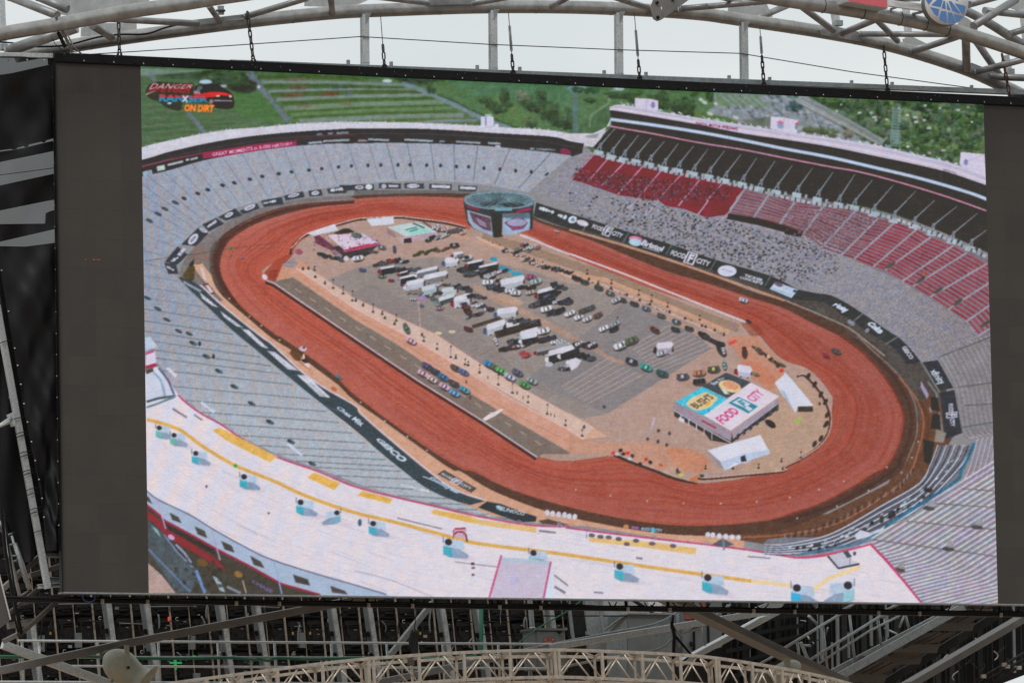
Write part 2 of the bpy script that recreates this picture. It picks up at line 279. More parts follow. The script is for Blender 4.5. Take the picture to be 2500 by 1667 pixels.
# ---- seats of the back and left stands
pairs = [(T(1, 2, (1900, 1390)), T(1, 3, (20, 985))), (T(1, 2, (1400, 1300)), T(1, 2, (1480, 885))), (T(1, 2, (1000, 1270)), T(1, 2, (960, 858))), (T(1, 2, (550, 1265)), T(1, 2, (450, 848))), (T(1, 2, (200, 1280)), T(1, 2, (60, 852))),
    (T(1, 1, (2050, 1335)), T(1, 1, (1880, 868))), (T(1, 1, (1700, 1405)), T(1, 1, (1480, 908))), (T(2, 1, (1330, 0)), T(1, 1, (1000, 982))), (T(2, 1, (1050, 90)), T(1, 1, (650, 1052))), (T(2, 1, (870, 170)), T(1, 1, (350, 1140))), (T(2, 1, (690, 260)), T(1, 1, (0, 1222))),
    (T(2, 1, (600, 330)), T(1, 1, (-240, 1290))), (T(2, 1, (480, 470)), T(1, 1, (-560, 1478))), (T(2, 1, (280, 670)), T(2, 1, (-800, 460))), (T(2, 1, (545, 960)), T(2, 1, (-800, 760))), (T(2, 1, (830, 1240)), T(2, 1, (-700, 1000))), (T(3, 1, (1180, 70)), T(2, 1, (-450, 1300))),
    (T(3, 1, (1450, 295)), T(3, 1, (-60, 80))), (T(3, 1, (1650, 462)), T(3, 1, (200, 290))), (T(3, 1, (2030, 770)), T(3, 1, (430, 640))), (T(3, 1, (2330, 1010)), T(3, 1, (720, 895))), (T(3, 2, (235, 1228)), T(3, 1, (1200, 1150))), (T(3, 2, (440, 1398)), T(3, 1, (1620, 1335))), (T(4, 2, (600, 30)), T(3, 1, (2000, 1465))), (T(4, 2, (950, 270)), T(4, 2, (300, 225))), (T(4, 2, (1370, 400)), T(4, 2, (1000, 385))), (T(4, 2, (1620, 490)), T(4, 2, (1500, 500)))]
SA = [p[0][0] for p in pairs]; SB = [p[1][0] for p in pairs]; ns = len(SA) - 1
SAf, SBf = spl(SA, 4), spl(SB, 4)
def seats_left(u, v, x, y, z):
    low = np.clip((y - 780) / 260, 0, 1); base = np.stack([158 + 14 * low, 161 + 16 * low, 171 + 16 * low], -1)
    base += (np.clip((560 - x) / 200, 0, 1) * (1 - low) * -8)[:, None] * np.array([1, .8, .2])
    rows = np.sin(v * 2 * np.pi * 52 + 0.3) ; rows = np.clip(rows * 1.4, -1, 1)
    base += (rows * (10 + 34 * low * np.clip((1.25 - (x - 340) / 620), .3, 1)))[:, None]
    base += (z['N1'] * 7 + z['N2'] * 8 + z['N8'] * 5)[:, None]
    base += np.stack([z['N4'], z['N8'] * .3, -z['N4']], -1) * 6
    # the LED wall's colour fringing: slanting warm and cool bands
    q = np.clip((900 - x) / 500, 0, 1) * np.clip((y - 330) / 150, .25, 1)
    ph = (x - 0.18 * y) * 2 * np.pi / 17.5 + z['N60'] * 1.6
    f = np.sin(ph); base += (q * np.clip(f, -.9, .9))[:, None] * np.array([11, -2, -11]) + (q * np.sin(ph * .37 + 1))[:, None] * np.array([-4, 0, 5])
    hz = np.clip((620 - y) / 300, 0, 1); base += hz[:, None] * np.array([2, 3, 8])
    return base
ruled(SAf, SBf, seats_left)
for t in np.arange(.25, 26.6, .5):
    a, b = at_u(SA, t), at_u(SB, t)
    if 3.5 < t < 15: 
        line([lerp(a, b, .05), b], 2.4, (112, 124, 142), 6, .6)
    else: line([lerp(a, b, .04), b], 2.6, (100, 112, 122), 8, .75)
for (x, y) in ((490, 1455), (640, 1400), (750, 1360), (910, 1310), (1040, 1285), (1210, 1245), (1345, 1215), (1525, 1185), (1665, 1165), (1855, 1145), (1995, 1130), (2180, 1110), (2320, 1100)): ell(*T(1, 1, (x, y))[0], 8 - x / 600, 4.2, (62, 66, 72), .5 - x / 6000)
for (x, y) in ((150, 1095), (290, 1090), (478, 1088), (610, 1088), (792, 1092), (944, 1094), (1118, 1106), (1250, 1110), (1418, 1125), (1592, 1136), (1764, 1152), (1935, 1165)): ell(*T(1, 2, (x, y))[0], 4, 4.8, (62, 66, 74))
for (x, y) in ((2105, 1190), (2228, 1225)): ell(*T(1, 2, (x, y))[0], 6, 3, (70, 76, 86), -.7)
for (x, y) in ((395, 22), (280, 90), (205, 145), (110, 218), (200, 1180), (300, 1300), (430, 1425), (545, 1455), (90, 1065)): ell(*T(2, 1, (x, y))[0], 10, 4, (72, 80, 88), .45, 6)
for (x, y) in ((590, 80), (735, 225), (870, 385), (1040, 555), (1230, 740), (1430, 940), (1660, 1155), (1890, 1395)): ell(*T(3, 1, (x, y))[0], 11, 5, (88, 102, 108), .45, 6); ell(*T(3, 1, (x - 15, y - 6))[0], 6, 4, (66, 74, 80), .5)
for (x, y) in ((660, 85), (812, 225)): ell(*T(3, 1, (x, y))[0], 4, 6, (66, 64, 66))
for (x, y, l) in ((1700, 1240, 40), (750, 780, 36), (350, 390, 24)): line(T(3, 1, (x - l * 2, y - l * 1.6), (x + l * 2, y + l * 1.6)), 7, (198, 206, 226), 10)
line(T(4, 2, (510, 150), (820, 220)), 6, (200, 204, 216), 26)
def logo(cx, cy, rx, ry, rot=0.0, col=(200, 200, 216)):
    c, s = math.cos(rot), math.sin(rot); st = random.random()
    if st < .4: ell(cx, cy, rx * .8, ry * .85, col, rot, 16); ell(cx, cy, rx * .5, ry * .35, (120, 124, 140), rot, 20, .8)
    for q in range(5):
        u = -.75 + q * .36 + random.uniform(-.08, .08); x, y = cx + u * rx * c, cy + u * rx * s
        if st >= .4: ell(x, y, rx * .2, ry * random.uniform(.35, .75), col, rot + random.uniform(-.4, .4), 24, .95)
        elif q % 2: ell(x, y, rx * .1, ry * .3, (110, 104, 130), rot, 10, .6)
def Z(x0, y0, k, *p): return [(x0 + x * k, y0 + y * k) for x, y in p]
# ---- right grandstand: roof, suites, upper deck
rT = spl(T(1, 3, (440, 458), (560, 430), (900, 490), (1400, 572), (1900, 650), (2352, 722)) + T(1, 4, (500, 790), (1000, 872), (1400, 965), (1800, 1060), (2230, 1205)), 6)
rB = spl(T(1, 3, (440, 490), (560, 505), (900, 560), (1400, 645), (1900, 745), (2352, 810)) + T(1, 4, (500, 890), (1000, 992), (1400, 1075), (1800, 1172), (2230, 1318)), 6)
dB = spl(T(1, 3, (260, 895), (480, 985), (800, 1050), (1230, 1150), (1700, 1240), (2000, 1305), (2352, 1395)) + T(2, 4, (430, 5), (800, 50), (1250, 165), (1700, 335), (2050, 490), (2240, 580)), 6)
poly(T(1, 3, (160, 790), (440, 660), (500, 480), (300, 900), (160, 880)), (196, 196, 210), 10)
poly([rB[0]] + T(1, 3, (470, 665)) + dB + T(2, 4, (2260, 0)) + rB[::-1], (61, 57, 54), 5)
poly(T(1, 3, (0, 745), (340, 745), (420, 700), (260, 890), (0, 800)), (200, 196, 210), 16)
poly(T(1, 3, (165, 770), (330, 745), (290, 800), (200, 790)), (150, 152, 158), 8)
poly(rT + rB[::-1], (196, 190, 210), 9)
for o, w, c in ((.35, 2, (170, 168, 196)), (.7, 2.5, (222, 206, 218))):
    line([lerp(a, b, o) for a, b in zip(rT, rB)], w, c, 6)
for k in range(90):
    u = random.random(); a = along(rT, u); line([tuple(a + (0, random.uniform(-7, 1))), tuple(a + (random.uniform(3, 9), random.uniform(-2, 4)))], random.uniform(2, 4), random.choice(((226, 216, 226), (150, 178, 184), (178, 186, 206), (206, 196, 210))), 0, .85)
line(spl(T(1, 3, (450, 590), (900, 650), (1400, 727), (1900, 820), (2352, 912)) + T(1, 4, (500, 1005), (1000, 1120), (1500, 1240), (2000, 1385), (2230, 1470)), 6), 8, (168, 186, 216), 10)
line(spl(T(1, 3, (450, 590), (900, 650), (1400, 727), (1900, 820), (2352, 912)) + T(1, 4, (500, 1005), (1000, 1120), (1500, 1240), (2000, 1385), (2230, 1470)), 6), 2.5, (200, 214, 232), 6)
pl = spl(T(1, 3, (440, 660), (500, 675), (900, 745), (1400, 842), (1900, 922), (2352, 1012)) + T(1, 4, (500, 1108), (800, 1160), (1200, 1262), (1600, 1380), (1900, 1478)) + T(2, 4, (2212, 112)), 6)
line(pl, 3.6, (196, 138, 164), 14)
for k in range(40):
    u = random.random(); a = along(rB, u); line([tuple(a + (0, 6)), tuple(a + (0, random.uniform(10, 22)))], 1.2, (82, 86, 92), 0, .6)
txl = T(1, 3, (1385, 648), (1850, 715)); txh = T(1, 3, (1385, 618), (1840, 680))
text('BRISTOL MOTOR SPEEDWAY', [txh[0], txh[1], txl[1], txl[0]], (128, 34, 78), .02)
text('BRISTOL', T(1, 4, (1735, 1128), (1880, 1165), (1885, 1195), (1740, 1155)), (120, 100, 128), .02)
for b, lg in ((T(1, 3, (715, 360), (850, 362), (970, 385), (970, 500), (840, 480), (715, 458)), T(1, 3, (915, 435))), (T(1, 3, (2205, 560), (2352, 570), (2500, 600), (2490, 760), (2330, 720), (2200, 690)), T(1, 3, (2308, 640))), (T(1, 4, (1930, 948), (2190, 970), (2210, 1230), (2000, 1130), (1915, 1090)), T(1, 4, (1985, 1060)))):
    poly(b, (206, 200, 222), 9); line([b[1], b[4]], 2, (160, 156, 186), 0, .6)
    ell(lg[0][0], lg[0][1], 5, 8, (120, 110, 168), n=14, a=.8)
ell(*T(1, 3, (2308, 632))[0], 9, 6, (206, 116, 140), .2, a=.8); ell(*T(1, 3, (2308, 668))[0], 9, 6, (120, 160, 190), .2, a=.8); ell(*T(1, 4, (138, 645))[0], 5, 5, (210, 90, 110)); ell(*T(1, 4, (132, 675))[0], 4, 7, (110, 150, 160))
# ---- right stand seats
rp = [(T(1, 2, (2000, 1400)), T(1, 3, (60, 985))), (T(1, 2, (2120, 1420)), T(1, 3, (280, 950))), (T(2, 3, (300, 210)), T(1, 3, (800, 1060))), (T(2, 3, (620, 335)), T(1, 3, (1230, 1165))), (T(2, 3, (1130, 475)), T(1, 3, (1690, 1255))), (T(2, 3, (1600, 645)), T(1, 3, (2200, 1375))),
      (T(2, 3, (2080, 770)), T(2, 4, (110, -20))), (T(2, 3, (2210, 850)), T(2, 4, (450, 15))), (T(2, 4, (60, 910)), T(2, 4, (800, 60))), (T(2, 4, (330, 1010)), T(2, 4, (1210, 165))), (T(2, 4, (560, 1060)), T(2, 4, (1600, 300))), (T(2, 4, (860, 1230)), T(2, 4, (1990, 470))), (T(2, 4, (1090, 1400)), T(2, 4, (2300, 610))),
      (T(3, 4, (1250, 40)), T(2, 4, (2600, 850))), (T(3, 4, (1480, 270)), T(2, 4, (2900, 1150))), (T(3, 4, (1680, 235)), T(3, 4, (2500, -120)))]
RA = [p[0][0] for p in rp]; RB = [p[1][0] for p in rp]
def seats_right(u, v, x, y, z):
    base = np.stack([142 + 0 * u, 140 + 0 * u, 150 + 0 * u], -1)
    base += (z['N1'] * 6 + z['N2'] * 11 + z['N4'] * 8)[:, None] + (np.sin(v * 2 * np.pi * 40) * 5)[:, None]
    base += np.stack([z['N2'], z['N4'] * .4, z['N8']], -1) * 6
    base += np.clip((x - 2150) / 250, 0, 1)[:, None] * np.array([-6, -10, -14])
    return base
ruled(spl(RA, 4), spl(RB, 4), seats_right)
red1 = T(1, 3, (270, 958), (600, 1030), (1000, 1110), (1460, 1205), (1700, 1260), (1935, 1322), (1830, 1440)) + T(2, 3, (1760, 150), (1500, 185), (1250, 90), (1050, 55)) + T(1, 3, (980, 1478), (540, 1420), (170, 1290), (10, 1245))
poly(red1, (128, 48, 62), 12)
for k in range(12): line([lerp(T(1, 3, (240, 1000))[0], T(1, 3, (30, 1235))[0], k / 12), lerp(T(1, 3, (1900, 1340))[0], T(2, 3, (1700, 150))[0], k / 12)], 1.5, (104, 40, 52), 8, .6)
pk = T(1, 3, (1935, 1322), (2352, 1405)) + T(2, 4, (430, 5), (800, 60), (1250, 180), (1700, 360), (2050, 530), (2260, 660), (2260, 1478), (2140, 1478), (1990, 1310), (1780, 1190), (1580, 1055), (1280, 880), (1060, 775), (740, 640), (560, 480), (200, 380)) + T(2, 3, (2352, 275), (1750, 140))
poly(pk, (128, 116, 124), 12)
def rows_in(p0, p1, q0, q1, n, w, col, nz=10):
    for k in range(n):
        t = (k + .5) / n; line([lerp(p0, q0, t), lerp(lerp(p0, q0, t), lerp(p1, q1, t), .5), lerp(p1, q1, t)], w, tuple(np.array(col) + random.uniform(-10, 10)), nz)
# blocks between aisles: (upper-left, upper-right, lower-left, lower-right)
aisT = [T(1, 3, (1935, 1325))[0], T(1, 3, (2200, 1385))[0], T(2, 4, (110, 20))[0], T(2, 4, (450, 30))[0], T(2, 4, (790, 100))[0], T(2, 4, (1020, 200))[0], T(2, 4, (1210, 235))[0], T(2, 4, (1450, 310))[0], T(2, 4, (1600, 400))[0], T(2, 4, (1850, 490))[0], T(2, 4, (1995, 570))[0], T(2, 4, (2215, 690))[0], T(2, 4, (2420, 780))[0], T(2, 4, (2600, 900))[0], T(2, 4, (2800, 1050))[0]]
aisB = [T(2, 3, (1740, 140))[0], T(2, 3, (2010, 195))[0], T(2, 3, (2300, 260))[0], T(2, 4, (210, 360))[0], T(2, 4, (400, 520))[0], T(2, 4, (620, 600))[0], T(2, 4, (760, 640))[0], T(2, 4, (970, 725))[0], T(2, 4, (1100, 760))[0], T(2, 4, (1290, 880))[0], T(2, 4, (1400, 940))[0], T(2, 4, (1590, 1055))[0], T(2, 4, (1790, 1190))[0], T(2, 4, (1990, 1320))[0], T(2, 4, (2120, 1478))[0]]
for i in range(len(aisT) - 1):
    n = 9 if i < 3 else 13 if i < 5 else 14
    rows_in(lerp(aisT[i], aisT[i + 1], .06), lerp(aisT[i], aisT[i + 1], .94), lerp(aisB[i], aisB[i + 1], .06), lerp(aisB[i], aisB[i + 1], .94), n, 5.2 if i > 4 else 3.6, (148, 62, 78) if i > 5 else (134, 76, 90))
for i in range(len(aisT)):
    line([aisT[i], aisB[i]], 4.2, (152, 150, 164), 14)
for (x, y) in ((1165, 705), (1490, 870), (1690, 980), (1900, 1110), (2200, 1345)): ell(*T(2, 4, (x, y))[0], 14, 4.5, (84, 84, 82), -.62, 10)
ell(*T(2, 4, (1525, 790))[0], 4, 3, (180, 90, 50))
for (a, b) in (((280, 960), (20, 1250)), ((440, 1000), (200, 1275)), ((625, 1040), (350, 1320)), ((820, 1085), (530, 1410)), ((1020, 1130), (730, 1478)), ((1240, 1175), (960, 1478)), ((1460, 1210), (1240, 1478)), ((1700, 1265), (1500, 1478))): line(T(1, 3, a, b), 3.4, (176, 136, 160), 14)
for (a, b) in (((980, 0), (830, 170)), ((1240, 0), (1190, 60)), ((1520, 0), (1400, 160)), ((1740, 130), (1570, 310)), ((730, 0), (600, 140)), ((1830, 0), (1750, 100))): line(T(2, 3, a, b), 3.4, (166, 156, 176), 14)
for (x, y) in ((60, 1195), (225, 1250), (400, 1280), (590, 1330), (790, 1385), (1000, 1440)): ell(*T(1, 3, (x, y))[0], 7, 4, (110, 96, 104), -.7, 14)
poly(T(2, 3, (1745, 140), (2050, 190), (2352, 270)) + T(2, 4, (205, 345), (180, 400), (0, 365)) + T(2, 3, (2352, 345), (2050, 265), (1720, 200)), (58, 54, 50), 6)
line(T(2, 3, (1720, 215), (2050, 280), (2352, 365)) + T(2, 4, (0, 378), (130, 415)), 3, (160, 150, 160), 20)
# spectators
crowd = T(2, 3, (0, -100), (300, -60), (700, 0), (1050, 60), (1500, 190), (1720, 210), (2352, 370)) + T(2, 4, (150, 420), (620, 560), (760, 640), (600, 760), (300, 900), (0, 880)) + T(2, 3, (2200, 810), (1600, 640), (1110, 475), (620, 335), (250, 215), (0, 130))
cm = mask_of(crowd)
for k in range(4200):
    x, y = random.uniform(1380, 2100), random.uniform(450, 700)
    ix, iy = int(x - PX0) - cm[0][1].start, int(y - PY0) - cm[0][0].start
    if 0 <= ix < cm[1].shape[1] and 0 <= iy < cm[1].shape[0] and cm[1][iy, ix]:
        den = math.exp(-((x - 1720 - (y - 560) * 1.2) / 220) ** 2)
        if random.random() < .12 + .7 * den: ell(x, y, random.uniform(1.4, 3.4), random.uniform(1.4, 3.0), random.choice(((60, 58, 64), (64, 64, 72), (78, 82, 92), (70, 58, 62), (64, 66, 62), (90, 90, 104), (176, 170, 190), (96, 120, 126))), n=0, a=.9)
for k in range(2200):
    x, y = random.uniform(60, 1750), random.uniform(1080, 1478); p = T(1, 3, (x, y))[0]
    if y > 1110 + x * .13 and y < 1230 + x * .3: ell(p[0], p[1], random.uniform(1.2, 3.0), random.uniform(1.2, 2.6), random.choice(((80, 50, 52), (70, 54, 50), (150, 80, 96), (84, 60, 58), (72, 60, 62), (120, 100, 116))), a=.8)
for k in range(900):
    x, y = random.uniform(0, 1000), random.uniform(20, 650); p = T(2, 4, (x, y))[0]
    if y < 200 + .7 * (900 - x) + 150 and y > x * .12 + 60: ell(p[0], p[1], 1.6, 1.5, random.choice(((78, 70, 72), (98, 86, 92), (168, 150, 170), (84, 60, 68))), a=.75)
# upper deck stairs
tops = T(1, 3, (500, 690), (610, 750), (760, 760), (900, 790), (1040, 830), (1195, 850), (1360, 880), (1520, 910), (1700, 930), (1880, 970), (2050, 1010), (2250, 1045)) + T(1, 4, (90, 1090), (310, 1120), (535, 1165), (770, 1190), (965, 1250), (1190, 1310), (1440, 1370)) + T(2, 4, (1640, 0), (1890, 60), (2110, 140), (2215, 320))
bots = T(1, 3, (350, 860), (490, 905), (620, 935), (760, 955), (905, 990), (1060, 1030), (1220, 1055), (1385, 1090), (1555, 1120), (1730, 1165), (1920, 1205), (2110, 1255)) + T(1, 4, (-60, 1290), (165, 1320), (390, 1370), (620, 1425), (790, 1460)) + T(2, 4, (1000, 50), (1220, 120), (1440, 185), (1640, 260), (1860, 345), (2060, 430))
for i, b in enumerate(bots):
    t = tops[min(i, len(tops) - 1)]
    line([t, b], 1.6, (140, 150, 160), 8, w1=3.6, a=.85)
    for s in (-5.5, 3.5): line([(b[0] + s * .4, b[1] - 3), (b[0] + s - 5, b[1] + 15)], 2.2, (150, 164, 176), 8)
    ell(b[0] - 3, b[1] + 5, 4, 6, (112, 118, 132), .5)
    x, y = b[0] - 6, b[1] + 14
    poly([(x - 11, y), (x + 11, y + 4), (x + 9, y + 16), (x - 13, y + 12)], (166, 180, 192), 16)
    poly([(x + 14, y + 4), (x + 19, y + 5), (x + 17, y + 15), (x + 12, y + 14)], (64, 66, 66)); poly([(x + 20, y + 6), (x + 26, y + 7), (x + 24, y + 16), (x + 18, y + 15)], (150, 164, 170))
cl = [(p[0] - 5, p[1] + 9) for p in dB[2:]]
for k in range(75):
    u = k / 75; s = [tuple(p) for p in along(cl, np.linspace(u, u + .0095, 4))]; line(s, 8 if k % 4 else 6, random.choice(((164, 178, 188), (176, 186, 198), (150, 164, 176))), 16, .9)
    if k % 2: s = [tuple(p) for p in along(cl, np.linspace(u + .0095, u + .0125, 3))]; line(s, 9, (62, 62, 64), 6)
# ---- the corner below: striped benches on the right edge
def bench_rows(A, B, n, w, col, dcol, jit=.0):
    A, B = spl(A, 6), spl(B, 6)
    poly(A + B[::-1], dcol, 12)
    for k in range(n):
        t = (k + .5) / n; L = [lerp(a, b, t) for a, b in zip(A, B)]
        line(L, w, col, 16); line([(p[0] + .6, p[1] + w * .9) for p in L], w * .8, (116, 112, 118), 8, .6)
bench_rows(T(3, 4, (1680, 235), (1860, 580), (1945, 1060), (2060, 1120)), T(3, 4, (2420, -100), (2600, 300), (2700, 760), (2700, 1010)), 15, 2.6, (178, 172, 182), (130, 126, 130))
bench_rows(T(3, 4, (2090, 1130), (1990, 1478)) + T(4, 4, (1900, 120)), T(3, 4, (2800, 1000), (2700, 1478)) + T(4, 4, (2700, 160)), 13, 3.2, (196, 188, 204), (142, 138, 148))
poly(T(4, 4, (1930, 80), (1300, 480), (950, 750), (1250, 1150), (1560, 1500), (2600, 1560), (2600, 60)), (148, 146, 154), 14)
for k in range(27):
    c_ = 1335 + k * 64; xb = (c_ - 745 + .35 * 950) / .98
    x1 = 2420; pts = [(x1, c_ - .63 * x1)]
    if xb <= 1000: xs_ = (c_ - 2) / .63; pts.append((max(950, (c_ - 745) / .63 if k == 0 else 950 + k * 12), 0)); pts[-1] = (pts[-1][0], c_ - .63 * pts[-1][0])
    else:
        yb = c_ - .63 * xb; xr = (yb + .26 * xb - 760 + 1.19 * 950) / 1.45
        pts += [(xb + 160, c_ - .63 * (xb + 160)), (xb + 40, c_ - .63 * (xb + 40)), (xb - 60, yb + .3 * 60), (xb - 180, yb + .27 * 180)] + ([(xr, yb + .26 * (xb - xr))] if xr < xb - 220 else [])
    P_ = spl(T(4, 4, *pts), 6)
    for s_ in range(0, len(P_) - 1):
        line([P_[s_], P_[s_ + 1]], 4.2, (196 + random.uniform(-14, 18), 192 + random.uniform(-14, 14), 214 + random.uniform(-16, 12)), 14)
    line([(p[0] + 1, p[1] + 5) for p in P_], 3, (124, 122, 130), 14, .7)
for k in range(9):
    a = T(4, 4, (1000 + k * 30, 600 - 0 * k))[0]
for (a, b) in (((1680, 235), (2260, 10)), ((1900, 560), (2352, 500)), ((1960, 760), (2352, 740)), ((1940, 1000), (2352, 930))): line(T(3, 4, a, b), 3.4, (96, 94, 96), 10, .8)
for (a, b) in (((1940, 190), (2352, 220)), ((1640, 350), (2352, 400)), ((1330, 545), (2352, 640)), ((960, 745), (2352, 935))): line(T(4, 4, a, b), 3.4, (112, 108, 108), 12, .8)
for (x, y) in ((1580, 405), (2105, 610), (1790, 850), (1255, 1080)): ell(*T(4, 4, (x, y))[0], 15, 5.5, (84, 82, 80), .1, 8); ell(*T(4, 4, (x + 25, y - 55))[0], 9, 9, (150, 150, 156), .3, 16)
line(T(4, 4, (930, 790), (1100, 960), (1300, 1200), (1520, 1478)), 8, (192, 74, 116), 12)

# ---- track surroundings
wallO = T(2, 1, (2352, -10), (1900, 22), (1500, 90), (1150, 225), (920, 370), (830, 500), (780, 650), (800, 850), (900, 1030), (1180, 1275), (1450, 1500)) + T(3, 1, (1700, 178), (1900, 330), (2180, 540)) + T(3, 2, (0, 705), (400, 985), (700, 1205), (1060, 1455)) + T(4, 2, (1170, 5), (1500, 205), (2000, 405)) + T(4, 3, (0, 500), (300, 565), (800, 652), (1300, 700), (1900, 692), (2352, 640)) + T(4, 4, (500, 430), (900, 230), (1250, 20)) + T(3, 4, (1330, 1350), (1430, 1100), (1445, 900), (1400, 700), (1250, 450), (1000, 200), (750, 0)) + T(2, 4, (420, 1290), (0, 1105)) + T(2, 3, (2000, 990), (1550, 820), (1100, 660), (600, 490), (0, 315)) + T(2, 2, (1960, 175)) + T(1, 2, (1750, 1440), (1100, 1400), (600, 1400), (0, 1425))
orO = T(2, 1, (2352, 25), (2000, 62), (1650, 135), (1300, 245), (1050, 385), (930, 520), (885, 680), (905, 830), (990, 990), (1150, 1190), (1470, 1450)) + T(3, 1, (1560, 20), (1800, 185), (2100, 405)) + T(3, 2, (0, 640), (300, 870), (600, 1085), (900, 1290), (1180, 1455)) + T(4, 2, (1310, 5), (1620, 160), (1950, 280)) + T(4, 3, (0, 392), (400, 482), (800, 552), (1200, 592), (1600, 590), (2000, 560), (2352, 495)) + T(4, 4, (400, 355), (700, 200), (1020, 0)) + T(3, 4, (1100, 1450), (1250, 1200), (1300, 1000), (1300, 850), (1220, 650), (1080, 430), (850, 180), (600, 0)) + T(2, 4, (300, 1335), (0, 1180)) + T(2, 3, (2000, 1070), (1500, 905), (1100, 790), (700, 632), (300, 462), (0, 355)) + T(2, 2, (1950, 215)) + T(1, 2, (1750, 1465), (1200, 1448), (600, 1435), (0, 1462))
wallS, orS = spl(wallO, 5, True), spl(orO, 5, True)
# outer verge (concrete and clay in front of the seats)
vergeF = T(2, 1, (440, 850), (600, 660), (800, 660)) + T(3, 1, (1700, 178), (2180, 540)) + T(3, 2, (0, 705), (700, 1205)) + T(4, 2, (1170, 5), (2000, 405)) + T(4, 3, (0, 500), (300, 565), (800, 652), (1300, 700), (1900, 700), (1920, 850), (1400, 800), (700, 680), (200, 600), (0, 590)) + T(4, 2, (1950, 560), (1500, 480), (900, 240), (560, 0)) + T(3, 2, (250, 1240), (0, 1030)) + T(3, 1, (1700, 480), (1130, 0))
poly(vergeF, (204, 158, 134), 12)
poly(spl(T(2, 1, (2352, -60), (1800, -20), (1400, 60), (1050, 190), (800, 340), (560, 560), (440, 800), (600, 900), (900, 1100), (950, 800), (830, 500), (1150, 225), (1900, 22), (2352, -10))), (124, 116, 116), 12)
poly(T(1, 2, (0, 1360), (600, 1360), (1200, 1370), (1400, 1400), (1400, 1430), (0, 1430)), (112, 108, 108), 10)
line(spl(T(2, 1, (620, 560), (640, 700), (800, 900), (1000, 1100), (1400, 1478))), 22, (206, 164, 140), 10)
poly(spl(T(2, 1, (560, 560), (640, 500), (760, 560), (770, 640), (640, 700), (560, 660))), (132, 112, 106), 12)
poly(T(2, 1, (470, 820), (560, 690), (610, 720), (600, 860), (560, 890)), (88, 74, 42), 10)
poly(T(2, 1, (540, 700), (600, 630), (600, 700), (560, 730)), (60, 62, 56))
# right verge
poly(T(2, 2, (1960, 175), (1990, 20)) + T(2, 3, (660, 345), (1600, 645), (2200, 820)) + T(2, 4, (150, 970), (560, 1055), (870, 1240), (1180, 1478)) + T(3, 4, (1480, 280), (1760, 560), (1900, 1060), (1760, 1180), (1500, 1478), (1250, 1478), (1440, 900), (1250, 450), (750, 0)) + T(2, 4, (420, 1290), (0, 1105)) + T(2, 3, (1550, 820), (600, 490), (0, 315)), (84, 78, 76), 14)
# wall band, clay track
poly(G((1650, 1190), (1900, 1180), (2040, 1110), (2100, 1000), (2130, 900), (2170, 930), (2190, 1000), (2130, 1120), (2000, 1230), (1880, 1270), (1700, 1240)), (104, 76, 62), 10)
poly(wallS, (90, 67, 58), 7)
poly(orS, (172, 80, 68), 7)
tm = mask_of(orS); tg = np.clip((XX[tm[0]] - 700) / 1500, 0, 1)[..., None]
CV[tm[0]][tm[1]] = ((np.array((182, 98, 83)) * (1 - tg) + np.array((153, 83, 72)) * tg) + NF[tm[0]][..., None] * 8 + N1[tm[0]][..., None] * 5)[tm[1]]
cen = np.array((1230.0, 830.0))
inn = G((665, 590), (690, 555), (750, 522), (830, 505), (900, 498), (1000, 508), (1090, 530), (1210, 540), (1300, 585), (1500, 665), (1700, 735), (1790, 820), (1860, 850), (1905, 900), (1912, 930), (1890, 1010), (1820, 1060), (1720, 1095), (1600, 1108), (1500, 1080), (1420, 1047), (1235, 1048), (1000, 890), (800, 760), (605, 637))
innS = spl(inn, 5, True)
# groomed lines running round the oval
oP = np.array(orS); iP = np.array(innS)
def ray(P, th):
    d = P - cen; a = np.arctan2(d[:, 1], d[:, 0]); o = np.argsort(a); return np.interp(th, np.r_[a[o] - 2 * np.pi, a[o], a[o] + 2 * np.pi], np.tile(np.hypot(d[:, 0], d[:, 1])[o], 3))
th = np.linspace(-np.pi, np.pi, 260); ro, ri = ray(oP, th), ray(iP, th)
def lap(f, w, col, a, t0=-10, t1=10, wob=0.0):
    r = ri + (ro - ri) * (f + wob * np.sin(th * 3 + f * 9)); L = [(cen[0] + q * math.cos(t), cen[1] + q * math.sin(t)) for q, t in zip(r, th) if t0 <= t <= t1]
    line(L, w, col, 5, a)
for f, w, c, a in ((.1, 12, (182, 92, 76), .4), (.3, 14, (176, 84, 72), .35), (.78, 20, (166, 96, 92), .4), (.92, 12, (172, 106, 98), .4), (.05, 8, (170, 98, 86), .4)): lap(f, w, c, a)
lap(.16, 16, (184, 92, 76), .5, -3.2, -1.2); lap(.5, 26, (184, 94, 78), .5, -3.2, -1.3)
for f, w, c, a in ((.36, 7, (136, 66, 58), .4), (.44, 5, (146, 70, 60), .45), (.55, 7, (146, 70, 62), .35), (.64, 4, (142, 70, 62), .35), (.2, 3, (150, 72, 62), .4)): lap(f, w, c, a, -3.2, 3.2, .02)
for k in range(110):
    f = random.uniform(.04, .97); t = random.uniform(-3.1, 3.1); lap(f, random.uniform(1.2, 3), random.choice(((132, 60, 52), (184, 94, 80), (150, 66, 56))), .4, t, t + random.uniform(.15, .8), .01)
for k in range(70):
    t = random.uniform(.2, 2.6); q = np.interp(t, th, ri + (ro - ri) * random.uniform(.3, .97)); ell(cen[0] + q * math.cos(t), cen[1] + q * math.sin(t), 1.5, 1.2, (150, 110, 108), a=.6)
for k in range(48):
    a = at_u(T(3, 1, (1480, 0), (1800, 200), (2180, 470)) + T(3, 2, (0, 690), (400, 975), (900, 1320)), k / 48 * 5); line([(a[0], a[1]), (a[0] + 2, a[1] - 15)], 1.1, (140, 84, 80), 0, .45)
